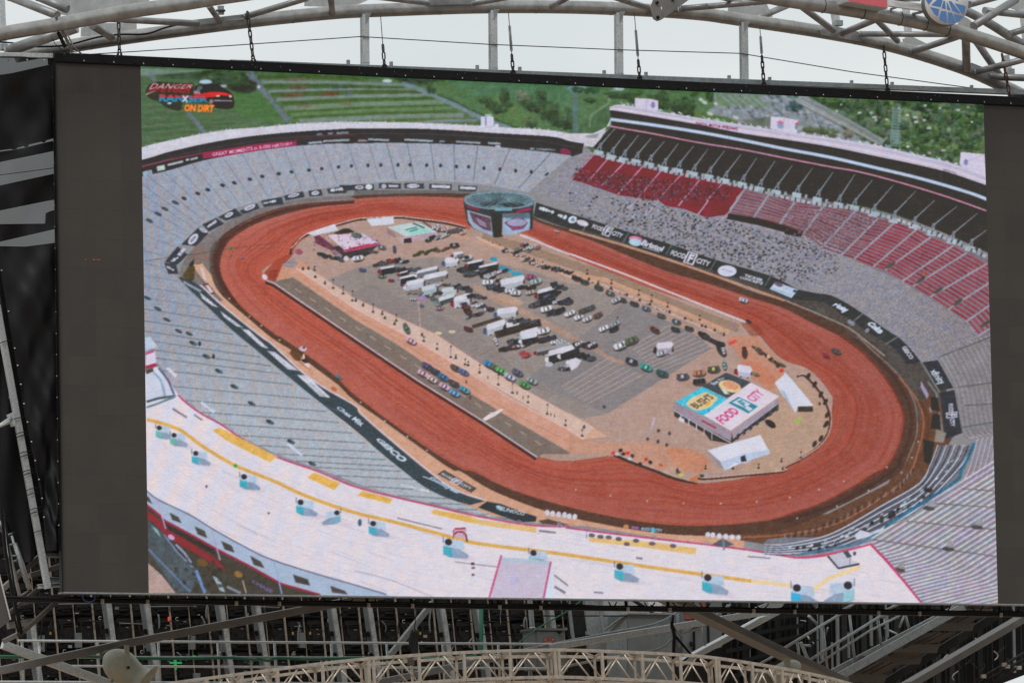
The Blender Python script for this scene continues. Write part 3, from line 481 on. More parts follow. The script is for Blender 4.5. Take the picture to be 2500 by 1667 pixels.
# inner edge of the banking in shade of the wall on the far right
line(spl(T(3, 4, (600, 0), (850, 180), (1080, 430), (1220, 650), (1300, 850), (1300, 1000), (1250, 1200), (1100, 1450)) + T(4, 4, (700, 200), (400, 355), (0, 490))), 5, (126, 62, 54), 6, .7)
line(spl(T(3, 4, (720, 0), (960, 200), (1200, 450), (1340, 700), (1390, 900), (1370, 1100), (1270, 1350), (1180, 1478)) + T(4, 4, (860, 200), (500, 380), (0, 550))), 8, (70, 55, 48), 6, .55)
line(spl(T(3, 4, (800, 0), (1000, 190), (1260, 440), (1410, 690), (1450, 900), (1440, 1100), (1340, 1360))), 3, (140, 124, 116), 16, .8)
line(spl(T(3, 4, (1250, 450), (1420, 650), (1510, 850), (1515, 1050), (1450, 1300), (1380, 1478)) + T(4, 4, (1200, 190), (600, 560), (0, 690)) + T(4, 3, (1900, 720))), 4, (160, 100, 74), 14)
line(spl(T(3, 4, (1480, 700), (1560, 880), (1570, 1040), (1520, 1250), (1420, 1478))), 10, (96, 66, 50), 8, .8)
line(spl(T(2, 4, (0, 1085), (420, 1260), (700, 1390)) + T(3, 4, (900, 60), (1100, 220))), 3.5, (158, 138, 126), 14)
line(spl(T(2, 3, (0, 315), (600, 490), (1100, 650), (1550, 805), (2000, 965), (2352, 1090))), 6, (182, 140, 120), 16)
line(spl(T(2, 1, (2352, 0), (1900, 40), (1500, 110), (1150, 250), (950, 390))), 3, (190, 148, 134), 16)
line(spl(T(2, 1, (2352, 12), (1900, 52), (1500, 125), (1150, 268), (960, 400), (860, 560), (840, 700), (900, 900), (1050, 1110))), 9, (84, 50, 44), 6, .8)
line(spl(T(2, 1, (850, 440), (790, 560), (790, 760), (880, 980))), 8, (92, 84, 80), 10, .8)
for (c, pts) in (('w', T(4, 3, (70, 200), (450, 265), (850, 325), (1250, 350), (1655, 352), (2050, 330))), ('w', T(4, 4, (60, 285), (380, 200), (650, 110), (140, 512), (575, 382), (920, 210), (1280, 15))), ('w', T(3, 4, (1465, 1155), (1395, 1330), (1120, 1435))), ('b', T(3, 1, (1535, 45), (1800, 235))), ('w', T(3, 2, (70, 725), (335, 930), (580, 1100), (795, 1250))), ('w', T(2, 1, (985, 1070), (1205, 1268), (1335, 1365)))):
    for p in pts: ell(p[0], p[1], 2.4, 2.4, (200, 184, 180) if c == 'w' else (210, 180, 170), a=.8)
# ---- trackside banners
def box(tile, q, col): poly(T(*tile, *q), col, 5)
for q in (((-160, 1310), (215, 1300), (215, 1360), (-160, 1372)), ((270, 1285), (510, 1290), (510, 1350), (270, 1345)), ((545, 1285), (760, 1290), (765, 1350), (545, 1345)), ((820, 1295), (1065, 1300), (1065, 1362), (820, 1352)), ((1140, 1310), (1345, 1320), (1335, 1382), (1140, 1370))): box((1, 2), q, (66, 70, 74))
for q in (((2050, 1350), (2250, 1325), (2275, 1395), (2070, 1405)), ((1850, 1370), (1990, 1355), (2010, 1425), (1860, 1435)), ((1580, 1425), (1790, 1375), (1810, 1440), (1600, 1478))): box((1, 1), q, (66, 70, 74))
for q in (((1330, 0), (1560, -40), (1580, 40), (1360, 70)), ((1100, 110), (1290, 30), (1320, 85), (1130, 150)), ((860, 180), (1050, 85), (1130, 160), (950, 220)), ((690, 260), (840, 190), (930, 250), (760, 340)), ((460, 480), (640, 300), (760, 360), (620, 500)), ((280, 670), (420, 500), (530, 590), (420, 700)), ((270, 680), (400, 690), (430, 800), (320, 800))): box((2, 1), q, (64, 68, 74))
WH = (206, 204, 222)
for q in (((5, 1315), (100, 1310), (105, 1352), (5, 1352)), ((570, 1300), (715, 1290), (715, 1335), (570, 1340)), ((295, 1305), (350, 1300), (350, 1335), (295, 1335))): ell(*lerp(T(1, 2, q[0])[0], T(1, 2, q[2])[0], .5), abs(q[1][0] - q[0][0]) * .11, 5, WH, n=30); logo(*lerp(T(1, 2, q[0])[0], T(1, 2, q[2])[0], .5), abs(q[1][0] - q[0][0]) * .1, 4, 0, (150, 150, 170))
ell(*T(1, 2, (160, 1328))[0], 9, 6.5, (196, 204, 214), n=20)
for q, s in ((((375, 1305), (480, 1310), (480, 1333), (375, 1330)), 'SUNOCO'), (((845, 1305), (1050, 1312), (1050, 1345), (845, 1338)), 'MONSTER'), (((1155, 1322), (1325, 1330), (1325, 1360), (1155, 1352)), 'KOMATSU')): poly(T(1, 2, *q), (176, 178, 190), 10); text(s, T(1, 2, *q), WH, .03)
for (x, y, rx, ry, r) in ((2160, 1358, 17, 7, -.1), (1925, 1395, 12, 6, -.1), (1690, 1420, 18, 5, -.25)): logo(*T(1, 1, (x, y))[0], rx, ry, r)
for (x, y, rx, ry, r) in ((1430, 15, 18, 5, -.2), (1210, 75, 18, 6, -.4), (980, 155, 14, 6, -.45), (795, 255, 16, 6, -.6), (590, 420, 20, 10, -.85), (465, 560, 13, 8, -.9), (390, 640, 11, 6, -.5), (340, 740, 12, 5, .5), (700, 325, 12, 5, .4)): logo(*T(2, 1, (x, y))[0], rx, ry, r)
bandR_hi = spl(T(2, 2, (1990, 20), (2352, 145)) + T(2, 3, (250, 215), (660, 345), (1110, 478), (1600, 648), (2200, 822)) + T(2, 4, (150, 970), (320, 1005), (560, 1055), (870, 1240), (1100, 1400)) + T(3, 4, (1290, 50), (1490, 275)), 6)
bandR_lo = spl(T(2, 2, (1960, 165), (2352, 300)) + T(2, 3, (250, 345), (600, 460), (1040, 610), (1550, 755), (2110, 940)) + T(2, 4, (90, 1075), (420, 1110), (620, 1240), (760, 1320), (900, 1430)) + T(3, 4, (1180, 120), (1340, 310)), 6)
poly(bandR_hi + bandR_lo[::-1], (62, 64, 64), 6)
for q in (((1490, 290), (1680, 265), (1850, 570), (1660, 600)), ((1700, 620), (1860, 590), (1945, 1060), (1760, 1130)), ((1150, 80), (1270, 40), (1490, 280), (1390, 310))): poly(T(3, 4, *q), (60, 62, 68), 5)
for (a, b) in (((1500, 290), (1700, 620)), ((1660, 610), (1740, 1120)), ((1570, 500), (1680, 650))): line(T(3, 4, a, b), 5, (124, 122, 122), 10)
for q in (((1490, 480), (1580, 640), (1560, 690), (1490, 560)), ((1590, 770), (1610, 830), (1600, 840), (1585, 800))): poly(T(3, 4, *q), (160, 150, 180), 14)
for q in (((1600, 660), (1680, 680), (1700, 830), (1610, 800)), ((1620, 850), (1700, 860), (1710, 1020), (1600, 1010)), ((1520, 1130), (1640, 1160), (1600, 1400), (1530, 1380))): poly(T(3, 4, *q), (44, 44, 44), 5)
poly(T(3, 4, (1660, 1020), (1770, 1060), (1740, 1170), (1640, 1150)), (140, 132, 124), 10)
for k in range(5):
    a = T(2, 3, *[((200, 240)), ((650, 350)), ((1120, 480)), ((1605, 650)), ((2200, 825))][k:k + 1])[0]; line([a, (a[0] - 14, a[1] + 24)], 2, (116, 124, 122), 10)
def foodcity(q, col, dark, s1='FOOD', s2='CITY'):
    l = lambda u, v: lerp(lerp(q[0], q[1], u), lerp(q[3], q[2], u), v)
    text(s1, [l(0, .2), l(.37, .2), l(.37, .8), l(0, .8)], col, .04)
    poly([l(.37, -.18), l(.63, -.18), l(.63, 1.18), l(.37, 1.18)], col); poly([l(.41, -.04), l(.59, -.04), l(.59, 1.04), l(.41, 1.04)], dark); text('F', [l(.44, .02), l(.57, .02), l(.57, .98), l(.44, .98)], col, .05)
    text(s2, [l(.65, .2), l(1, .2), l(1, .8), l(.65, .8)], col, .04)
foodcity(T(2, 3, (270, 240), (605, 350), (560, 425), (235, 315)), WH, (64, 68, 68))
foodcity(T(2, 3, (1135, 520), (1560, 650), (1520, 740), (1090, 610)), WH, (64, 68, 68))
foodcity(T(3, 4, (1865, 735), (1885, 985), (1800, 990), (1770, 745)), WH, (66, 68, 74))
ell(*T(2, 3, (728, 420))[0], 17, 7, (206, 120, 150), .15, 16); ell(*T(2, 3, (722, 455))[0], 16, 9, (170, 196, 214), .15, 16)
text('Bristol', T(2, 3, (815, 425), (1045, 505), (1010, 560), (780, 485)), WH, .05); line(T(2, 3, (800, 505), (985, 560)), 2, (170, 190, 206))
for (x, y, rx, ry) in ((2105, 105, 21, 7), (2275, 172, 13, 8)): logo(*T(2, 2, (x, y))[0], rx, ry, .3, (200, 210, 224))
ell(*T(2, 3, (35, 208))[0], 11, 9, (200, 210, 224), -.3, 16); ell(*T(2, 3, (38, 208))[0], 5, 4.5, (110, 140, 160)); ell(*T(2, 3, (145, 245))[0], 15, 7, (208, 200, 216), .3, 16)
ell(*T(2, 3, (1725, 768))[0], 23, 13.5, (206, 204, 224), .05, 14); line(T(2, 3, (1660, 750), (1790, 780)), 4, (160, 172, 206), 8, .8)
text('TICKER', Z(1780, 640, .08503, (455, 335), (990, 490), (960, 560), (430, 420)), WH, .05); text('CONCRETE', Z(1780, 640, .08503, (320, 395), (985, 580), (950, 660), (290, 460)), WH, .05)
poly(Z(1780, 640, .08503, (1330, 560), (1980, 790), (1790, 1030), (1165, 770)), (186, 200, 220), 20); ell(*Z(1780, 640, .08503, (1420, 640))[0], 11, 5, (110, 92, 118), .4); ell(*Z(1780, 640, .08503, (1890, 830))[0], 5, 4, (70, 84, 110)); line(Z(1780, 640, .08503, (1280, 790), (1800, 950)), 2.5, (150, 176, 206), 10)
for q_ in ((1990, 720, 60), (2064, 762, 55), (2116, 815, 40)): pass
line(Z(2000, 730, .08503, (1280, 400), (1000, 620)), 3.5, (112, 110, 110), 8); line(Z(2000, 730, .08503, (2240, 1090), (1900, 1300)), 3.5, (112, 110, 110), 8)
text('pinty', Z(2000, 730, .08503, (500, 90), (880, 280), (740, 440), (350, 210)), (196, 212, 234), .08)
text('Coke', Z(2000, 730, .08503, (1520, 640), (1920, 900), (1720, 1010), (1340, 700)), (196, 208, 226), .08)
for p in Z(2000, 730, .08503, (870, 650), (1380, 900), (960, 700)): ell(p[0], p[1], 5, 6, (126, 132, 142), .6, 20)
text('GEICO', T(3, 4, (1325, 105), (1420, 235), (1375, 260), (1280, 125)), (206, 206, 216), .05)
text('xfinity', T(3, 4, (1660, 350), (1770, 500), (1680, 550), (1565, 395)), (200, 208, 222), .03)
# front banner band
bandF_up = spl(T(2, 1, (460, 830), (650, 925), (900, 1150), (1310, 1478)) + T(3, 1, (1450, 100), (1750, 380), (2000, 562), (2352, 765)) + T(3, 2, (60, 850), (320, 1080), (760, 1445)) + T(4, 2, (1080, 200), (1430, 325)), 6)
bandF_lo = spl(T(2, 1, (425, 845), (640, 1060), (1000, 1400)) + T(3, 1, (1250, 130), (1600, 420), (1900, 665), (2352, 1020)) + T(3, 2, (250, 1240), (480, 1430)) + T(4, 2, (800, 190), (1100, 320), (1270, 368)), 6)
poly(bandF_up + bandF_lo[::-1], (66, 76, 82), 5)
line([(p[0] + 3, p[1] - 1) for p in bandF_up[6:]], 4, (206, 190, 202), 8)
poly(T(4, 2, (1355, 395), (1450, 330), (1600, 355), (1850, 450), (1995, 495), (1985, 550), (1800, 555), (1560, 470)), (60, 66, 70), 6)
poly(T(4, 2, (2010, 540), (2120, 520), (2330, 580), (2352, 600), (2050, 570)), (92, 76, 66), 8)
for q, s in ((((480, 870), (690, 985), (660, 1000), (490, 905)), None), (((660, 1000), (870, 1170), (800, 1150), (690, 1070)), 'SUN ENERGY'), (((880, 1200), (1140, 1390), (1060, 1370), (930, 1275)), 'MORTON')):
    poly(T(2, 1, *q), (172, 180, 198), 26, .72)
    if s: text(s, T(2, 1, *q), (210, 210, 228), .07)
for q, s in ((((160, 570), (260, 590), (540, 850), (440, 820)), 'SAFELITE'), (((510, 870), (620, 890), (950, 1150), (800, 1130)), 'VALVOLINE'), (((920, 1200), (1060, 1210), (1390, 1520), (1240, 1500)), 'TOYO TIRES')):
    Q = Z(560, 700, .17857, *q); poly(Q, (166, 178, 194), 26, .72); text(s, Q, (214, 212, 228), .08)
for q, s in ((((560, 470), (600, 380), (780, 540), (700, 560)), None),): pass
text('Chex Mix', Z(800, 960, .12755, (230, 250), (720, 560), (640, 640), (150, 270)), (196, 206, 228), .04)
text('GEICO', Z(800, 960, .12755, (1000, 850), (1560, 1280), (1400, 1320), (900, 870)), (190, 206, 224), .06)
poly(Z(1030, 1140, .11480, (330, 150), (470, 55), (1170, 450), (1050, 545)), (88, 82, 76), 8)
foodcity(Z(1030, 1140, .11480, (470, 110), (1095, 430), (1010, 500), (370, 160)), (206, 204, 222), (110, 104, 108))
text('Goodyear', Z(1030, 1140, .11480, (210, 190), (880, 520), (760, 600), (120, 260)), (172, 198, 222), .05); line(Z(1030, 1140, .11480, (20, 195), (200, 260)), 2.5, (190, 200, 220))
text('SUNOCO', Z(1030, 1140, .11480, (1700, 830), (2200, 960), (2180, 1030), (1650, 920)), (190, 200, 214), .04); ell(*Z(1030, 1140, .11480, (1650, 860))[0], 9, 5, (160, 196, 206), .4)
poly(T(2, 1, (690, 910), (750, 900), (835, 1010), (790, 1025)), (96, 70, 70), 6); poly(T(2, 1, (720, 920), (760, 925), (815, 1000), (780, 1010)), (200, 190, 200), 18)
poly(T(2, 1, (660, 720), (700, 740), (730, 870), (700, 850)), (210, 196, 204), 10)
# flag stand
ell(*T(3, 1, (1710, 215))[0], 17, 9, (104, 76, 44), .8, 12); ell(*T(3, 1, (1790, 140))[0], 10, 6, (196, 184, 206), .1, 12); ell(*T(3, 1, (1800, 128))[0], 3, 3, (70, 60, 70)); ell(*T(3, 1, (1798, 225))[0], 3, 7, (220, 190, 180)); ell(*T(3, 1, (1810, 275))[0], 9, 4, (70, 50, 40), .4); ell(*T(3, 1, (1840, 318))[0], 7, 4.5, (226, 200, 200), .3); ell(*T(3, 1, (2130, 580))[0], 8, 5, (178, 92, 62), .5, a=.8)
for k in range(14): line([lerp(T(3, 1, (1600, 160))[0], T(3, 1, (1900, 400))[0], random.random()) for _ in range(2)], 2, (120, 84, 84), 0, .4)

# ---- infield
poly(innS, (176, 148, 138), 10)
notch = T(2, 1, (1390, 880), (1330, 830), (1500, 640), (1700, 560), (1640, 640), (1560, 720), (1500, 880)); poly(notch, (164, 80, 66), 8)
poly(T(2, 1, (1400, 830), (1440, 770), (1520, 740), (1490, 880)), (140, 66, 54), 8, .8)
poly(T(2, 1, (1490, 890), (1560, 720), (1740, 640), (1900, 760), (2352, 1110), (2352, 1290), (1700, 840)), (198, 150, 126), 12)
poly(T(2, 1, (1560, 700), (1690, 620), (1740, 700), (1640, 770)), (150, 140, 146), 10)
poly(G((735, 648), (820, 615), (905, 600), (1000, 590), (1120, 600), (1300, 640), (1440, 690), (1600, 770), (1635, 800), (1395, 950), (1340, 962), (1308, 950), (1213, 898), (1108, 838), (1003, 768), (880, 695)), (147, 137, 134), 8)
poly(G((1440, 690), (1600, 770), (1635, 800), (1395, 950), (1210, 870), (1300, 800)), (135, 129, 131), 7)
poly(G((1090, 760), (1210, 870), (1330, 925), (1100, 850), (800, 680), (850, 650)), (140, 130, 128), 7)
line(T(2, 2, (1300, 930), (1540, 1070), (1800, 1190), (2352, 1478)), 16, (176, 144, 128), 10, .8); line(T(3, 3, (0, 0), (240, 120), (430, 240), (600, 300)), 10, (176, 140, 124), 10, .8)
ell(*T(2, 2, (1700, 1080))[0], 34, 10, (196, 158, 136), .3, 8, .7); ell(*T(2, 2, (1300, 380))[0], 60, 12, (196, 150, 130), .1, 8, .6)
for k in range(13):
    a = lerp(T(3, 3, (-90, 560))[0], T(3, 3, (190, 745))[0], k / 12); b = lerp(T(3, 3, (430, 240))[0], T(3, 3, (800, 425))[0], k / 12)
    line([a, b], 1.9 if k % 2 == 0 else 1, (186, 164, 160) if k % 2 == 0 else (160, 144, 142), 0, .9)
for k in range(12):
    a = lerp(T(3, 3, (600, 60))[0], T(3, 3, (950, 400))[0], k / 11); b = lerp(T(3, 3, (1000, -180))[0], T(3, 3, (1600, 140))[0], k / 11)
    if k > 1: line([a, b], 1.8, (184, 164, 160), 0, .8)
for k in range(16):
    a = T(3, 2, (1000 + k * 80, 60 + k * 52))[0]; line([a, (a[0] + 46, a[1] - 26)], 1.2, (164, 146, 142), 0, .5)
for k in range(60):
    x, y = random.uniform(760, 1700), random.uniform(640, 1000); line([(x, y), (x + random.uniform(20, 60), y + random.uniform(-6, 26))], random.uniform(2, 6), random.choice(((150, 136, 130), (122, 114, 112), (164, 144, 136))), 0, .25)
poly(T(3, 3, (0, 840), (280, 1010), (420, 1100), (150, 1130), (0, 1020)), (206, 164, 142), 9)
poly(T(3, 3, (0, 1040), (160, 1130), (500, 1170), (900, 1150), (1100, 1200), (1500, 1300), (1560, 1478), (900, 1460), (560, 1330), (440, 1290), (0, 1290)), (196, 144, 122), 12, .75)
poly(spl(T(3, 3, (1060, 1260), (1200, 1225), (1330, 1240), (1500, 1330), (1470, 1478), (1250, 1478)), 4, True), (196, 128, 98), 14, .55)
poly(T(3, 3, (2100, 600), (2352, 560)) + T(3, 4, (150, 470), (420, 650), (500, 900), (470, 1050), (300, 1250), (0, 1430)) + T(3, 3, (2352, 1478), (1900, 1478), (2000, 1000)), (182, 152, 134), 10)
for k in range(9): line(T(3, 4, (0, 1100 + k * 30), (330, 900 + k * 30)), 3, (160, 140, 126), 6, .35)
poly(T(3, 3, (1700, 0), (2050, 0), (2150, 130), (2352, 320), (2352, 560), (2150, 600), (1900, 300)), (190, 138, 118), 10)
ell(*T(3, 3, (2060, 400))[0], 50, 20, (196, 120, 96), .5, 8, .6)
# pit roads
pit = [T(2, 1, (1390, 880))[0], T(2, 1, (1700, 1055))[0], T(3, 2, (0, 20))[0], T(3, 2, (700, 492))[0], T(3, 2, (1400, 935))[0], T(3, 2, (2000, 1335))[0]]
pin = [T(2, 1, (1490, 880))[0], T(2, 1, (1700, 835))[0], T(2, 1, (2352, 1290))[0], T(3, 2, (480, 90))[0], T(3, 2, (1000, 470))[0], T(3, 2, (1640, 840))[0], T(3, 2, (2352, 1250))[0]]
poly(pit + T(3, 2, (2060, 1290), (2352, 1290)) + pin[::-1], (126, 113, 106), 8)
for k in range(17):
    a = lerp(T(2, 1, (1700, 960))[0], T(3, 2, (2140, 1250))[0], k / 17); b = lerp(T(2, 1, (1700, 960))[0], T(3, 2, (2140, 1250))[0], (k + .42) / 17); line([a, b], 1.9, (196, 176, 162), 0, .85)
line(T(2, 1, (1690, 835), (2352, 1290)) + T(3, 2, (480, 95), (1640, 850), (2352, 1265)), 3, (196, 160, 140), 8, .8)
apr = T(2, 1, (1560, 720), (1720, 740), (2352, 1185)) + T(3, 2, (700, 60), (1200, 370), (1700, 690), (2352, 1040), (2352, 1260), (1640, 850), (1000, 470), (480, 90)) + T(2, 1, (2352, 1290), (1700, 840))
poly(apr, (202, 152, 134), 10)
line(T(2, 1, (1800, 860), (2352, 1240)) + T(3, 2, (560, 90), (1650, 800), (2352, 1160)), 4, (186, 138, 112), 8, .6)
walk = T(2, 1, (1720, 740), (1900, 760), (2352, 1060)) + T(3, 2, (900, -20), (1400, 320), (1900, 610), (2352, 850)) + T(3, 3, (0, 845), (270, 1000), (160, 1130), (0, 1040)) + T(3, 2, (2352, 1030), (1200, 360), (700, 60)) + T(2, 1, (2352, 1175))
poly(walk, (206, 178, 166), 9)
line(T(2, 1, (1720, 740), (2352, 1175)) + T(3, 2, (700, 65), (1200, 365), (1700, 680), (2352, 1030)) + T(3, 3, (150, 1130)), 3, (222, 178, 172), 6)
line(T(2, 1, (1900, 765), (2352, 1065)) + T(3, 2, (900, -15), (1400, 315), (1900, 605), (2352, 850)), 1.5, (196, 146, 140), 0, .8)
wallL = T(2, 1, (1390, 870), (1480, 905), (1700, 1055)) + T(3, 2, (0, 20), (700, 490), (1400, 925), (2000, 1325))
line([(p[0] - 2.5, p[1] + 5) for p in wallL], 7, (78, 50, 46), 6); line(wallL, 2.8, (206, 190, 204), 8)
ell(*T(2, 1, (1372, 835))[0], 6, 8, (214, 204, 216), -.7)
for i in range(1, 6):
    a = lerp(T(3, 2, (1400, 320))[0], T(3, 2, (2352, 860))[0], i / 6)
poly(T(3, 2, (1405, 905), (1470, 855), (1490, 850), (1600, 795), (1640, 800), (1560, 860), (1520, 885), (1430, 930)), (222, 210, 212), 10); ell(*T(3, 2, (1510, 862))[0], 9, 6, (214, 202, 206), -.5, 10)
# far pit lane
line(T(2, 2, (1250, 330), (1800, 640), (2352, 850)) + T(2, 3, (300, 860), (1000, 1150), (1700, 1450)), 26, (172, 146, 136), 10)
line(T(2, 2, (1400, 390), (1800, 500), (2352, 690)) + T(2, 3, (500, 850), (1200, 1150), (1850, 1400)), 20, (152, 128, 112), 8)
line(T(2, 2, (1350, 420), (1800, 600), (2352, 800)) + T(2, 3, (400, 870), (1100, 1160), (1750, 1440)), 11, (198, 154, 130), 10)
line(T(2, 2, (1330, 400), (1700, 560), (2352, 830)) + T(2, 3, (300, 890), (1000, 1190), (1600, 1440)), 4, (204, 172, 160), 10)
line(T(2, 2, (1810, 370), (2352, 588)) + T(2, 3, (0, 580), (600, 800), (1300, 1080), (1940, 1330)), 4.4, (208, 196, 206), 12)
for k in range(80):
    t = random.random(); a = lerp(T(2, 2, (1400, 420))[0], T(2, 3, (1650, 1450))[0], t); ell(a[0] + random.uniform(-3, 3), a[1] + random.uniform(-3, 3), 1.6, 2, random.choice(((70, 60, 58), (110, 90, 84), (190, 160, 150))), a=.8)
poly(T(2, 3, (1940, 1330), (2060, 1350), (2150, 1478), (1980, 1478), (1870, 1340)), (138, 66, 54), 8, .55)
# infield wall around the ends
line(spl(T(2, 1, (1650, 590), (1690, 480), (1830, 380), (2100, 290), (2352, 220)) + T(2, 2, (100, 205), (460, 185), (700, 210), (1000, 250), (1220, 300))), 5, (78, 56, 50), 16)
line(spl(T(2, 1, (1660, 520), (1830, 365), (2150, 262), (2352, 205)) + T(2, 2, (120, 190), (480, 172), (700, 195), (1000, 232), (1220, 285))), 2.4, (200, 176, 172), 16)
wl = spl(T(3, 4, (150, 430), (240, 425), (400, 600), (490, 780), (515, 900), (490, 1050), (390, 1200), (200, 1330), (0, 1430)) + T(4, 3, (2352, -10), (1950, 30), (1500, 70), (1400, 50)))
line([(p[0] - 3, p[1] + 3) for p in wl], 6, (88, 62, 54), 10); line(wl, 2.6, (198, 168, 160), 14)
for (x, y) in ((260, 440), (330, 530), (400, 640), (450, 720), (470, 860), (460, 960), (330, 1180), (400, 1120)): ell(*T(3, 4, (x, y))[0], 5, 9, (70, 60, 56), .5, 10)
line(spl(T(3, 3, (490, 1300), (700, 1390), (950, 1478)) + T(4, 3, (950, 0), (1150, 80), (1400, 130))), 7, (72, 58, 52), 10); line(spl(T(3, 3, (520, 1290), (720, 1370), (960, 1460)) + T(4, 3, (1000, -10), (1200, 70), (1400, 118))), 3, (190, 160, 148), 14)
poly(T(4, 3, (1420, 30), (1390, 130), (1300, 90)), (196, 120, 84)); 
for (x, y, c) in ((480, 1280, (214, 70, 62)), (560, 1250, (56, 56, 56)), (640, 1280, (214, 62, 56)), (590, 1290, (80, 70, 66)), (660, 1340, (180, 186, 200)), (520, 1290, (200, 190, 206)), (690, 1310, (70, 60, 60)), (885, 1380, (60, 56, 60)), (840, 1350, (190, 80, 60)), (775, 1400, (60, 54, 50)), (1000, 1410, (190, 100, 62)), (2320, 380, (206, 60, 54)), (2280, 330, (70, 76, 70))): ell(*T(3, 3, (x, y))[0], 5.5, 4.5, c, random.uniform(-.6, .6), 18)
for (x, y, c) in ((1190, 10, (96, 86, 60)), (1220, 40, (196, 190, 90)), (1450, 50, (80, 74, 70)), (1500, 40, (160, 160, 170))): ell(*T(4, 3, (x, y))[0], 6, 4, c)
# people and light masts at the pit walls
def person(x, y, h=7, c=(64, 54, 52)): line([(x, y), (x, y - h)], 2.4, c, 0, .9)
def mast(x, y, h): line([(x, y), (x + .5, y - h)], 1.3, (104, 86, 78), 0, .8); ell(x + .5, y - h, 2.1, 2.3, (70, 60, 58)); ell(x, y, 3.6, 2.5, (66, 62, 58), .3)
for (x, y, h) in ((905, 140, 12), (1055, 230, 26), (1110, 240, 6), (1210, 310, 12), (1245, 320, 8), (1370, 400, 18), (1575, 530, 24), (1730, 620, 22), (1900, 725, 14), (2110, 850, 22), (2310, 975, 12), (760, 55, 10)): mast(*T(3, 2, (x, y))[0], h)
for (x, y) in ((1780, 640), (2150, 880), (1460, 470), (2190, 890), (1270, 690), (1225, 520), (1845, 690)): person(*T(3, 2, (x, y))[0], 8)
for (x, y, h) in ((160, 1000, 4), (140, 1090, 14), (2070, 1440, 8), (2320, 1370, 6), (1790, 1450, 4), (1490, 1450, 6), (1180, 1470, 4)): mast(*T(3, 3, (x, y))[0], h)
for (x, y, h) in ((180, 1330, 14), (435, 990, 4), (385, 745, 3)): mast(*T(3, 4, (x, y))[0], h)
for (x, y, h) in ((15, 1095, 4), (95, 1145, 4), (205, 1215, 18), (305, 1240, 6), (335, 1285, 3), (460, 1310, 14), (440, 1350, 4), (740, 1470, 4)): mast(*T(2, 2, (x, y))[0], h)
for (x, y, h) in ((1850, 745, 4), (1790, 750, 4), (1915, 760, 8), (1925, 835, 2), (2030, 905, 4), (2120, 955, 20), (2230, 1015, 16), (2330, 1090, 22)): mast(*T(2, 1, (x, y))[0], h)
for (x, y, h) in ((40, 830, 12), (195, 800, 10), (215, 860, 3), (315, 905, 5), (460, 905, 8), (455, 960, 3), (630, 1030, 2), (760, 1030, 12), (770, 1090, 2), (900, 1100, 16), (880, 1135, 2), (1075, 1160, 10), (1095, 1220, 3), (1265, 1290, 3), (1425, 1300, 10), (1450, 1370, 3), (1490, 1380, 2), (1590, 1420, 4), (1690, 1470, 4), (525, 1320, 10)): mast(*T(2, 3, (x, y))[0], h)

# ---- vehicles
def car(x, y, L, ang, col, roof=None, w=.46):
    c, s = math.cos(ang), math.sin(ang); f = lambda u, v: (x + u * c * L - v * s * L * w, y + u * s * L + v * c * L * w)
    ell(x + 1, y + L * .14, L * .56, L * w * .62, (60, 54, 52), ang, a=.75)
    poly([f(-.5, -.3), f(-.42, -.45), f(.4, -.45), f(.5, -.25), f(.5, .25), f(.4, .45), f(-.42, .45), f(-.5, .3)], col, 10)
    poly([f(-.2, -.36), f(.2, -.36), f(.25, .36), f(-.25, .36)], (66, 68, 78)); poly([f(-.14, -.3), f(.08, -.3), f(.1, .3), f(-.16, .3)], roof or tuple(min(230, q * 1.12) for q in col), 8)
def Tc(r, c, x, y, L, ang, col, roof=None): p = T(r, c, (x, y))[0]; car(p[0], p[1], L, ang, col, roof)
def truck(r, c, x0, y0, x1, y1, w, h, roof=(206, 206, 218), side=(58, 58, 60)):
    a, b = T(r, c, (x0, y0))[0], T(r, c, (x1, y1))[0]; w *= _K; h *= _K
    poly([(a[0] + 2, a[1] + h + 3), (b[0] + 5, b[1] + h + 2), (b[0] + 4, b[1]), (a[0], a[1])], (64, 58, 56), 4, .8)
    poly([(a[0], a[1] + w / 2), (b[0], b[1] + w / 2), (b[0], b[1] + w / 2 + h), (a[0], a[1] + w / 2 + h)], side, 10)
    cc_ = random.choice(((206, 206, 216), (60, 60, 66), (130, 50, 56), (70, 90, 130), (150, 154, 160))); poly([(a[0] - w * .2, a[1] + h * .1), (a[0] - w * .2 - 6, a[1] + h * .1 + 2), (a[0] - w * .2 - 8, a[1] + h * .6 + w * .4), (a[0] - 1, a[1] + h + w * .4)], cc_, 12); line([(a[0] - w * .2 - 6, a[1] + h * .3 + 2), (a[0] - w * .2 - 2, a[1] + h * .3 + 1)], 2, (60, 64, 74))
    for q_ in (.2, .8): wx = lerp((a[0], a[1] + w / 2 + h), (b[0], b[1] + w / 2 + h), q_); ell(wx[0], wx[1] + .5, 2, 1.6, (46, 44, 44))
    poly([(a[0], a[1] - w / 2), (b[0], b[1] - w / 2), (b[0] + w * .3, b[1]), (b[0], b[1] + w / 2), (a[0], a[1] + w / 2), (a[0] - w * .2, a[1])], roof, 10)
GR, LG, DK = (150, 150, 156), (176, 180, 190), (56, 56, 58)
def cluster(r, c, x0, y0, x1, y1, n, cols, L=11, ang=-.35):
    for k in range(n):
        t = k / max(1, n - 1); p = T(r, c, (x0 + (x1 - x0) * t + random.uniform(-14, 14), y0 + (y1 - y0) * t + random.uniform(-12, 12)))[0]
        car(p[0], p[1], L * random.uniform(.8, 1.2), ang + random.uniform(-.15, .15), random.choice(cols))
BK = ((58, 58, 60), (66, 64, 68), (50, 52, 52), (84, 86, 92)); MX = BK + ((196, 196, 206), (150, 152, 160), (120, 60, 60))
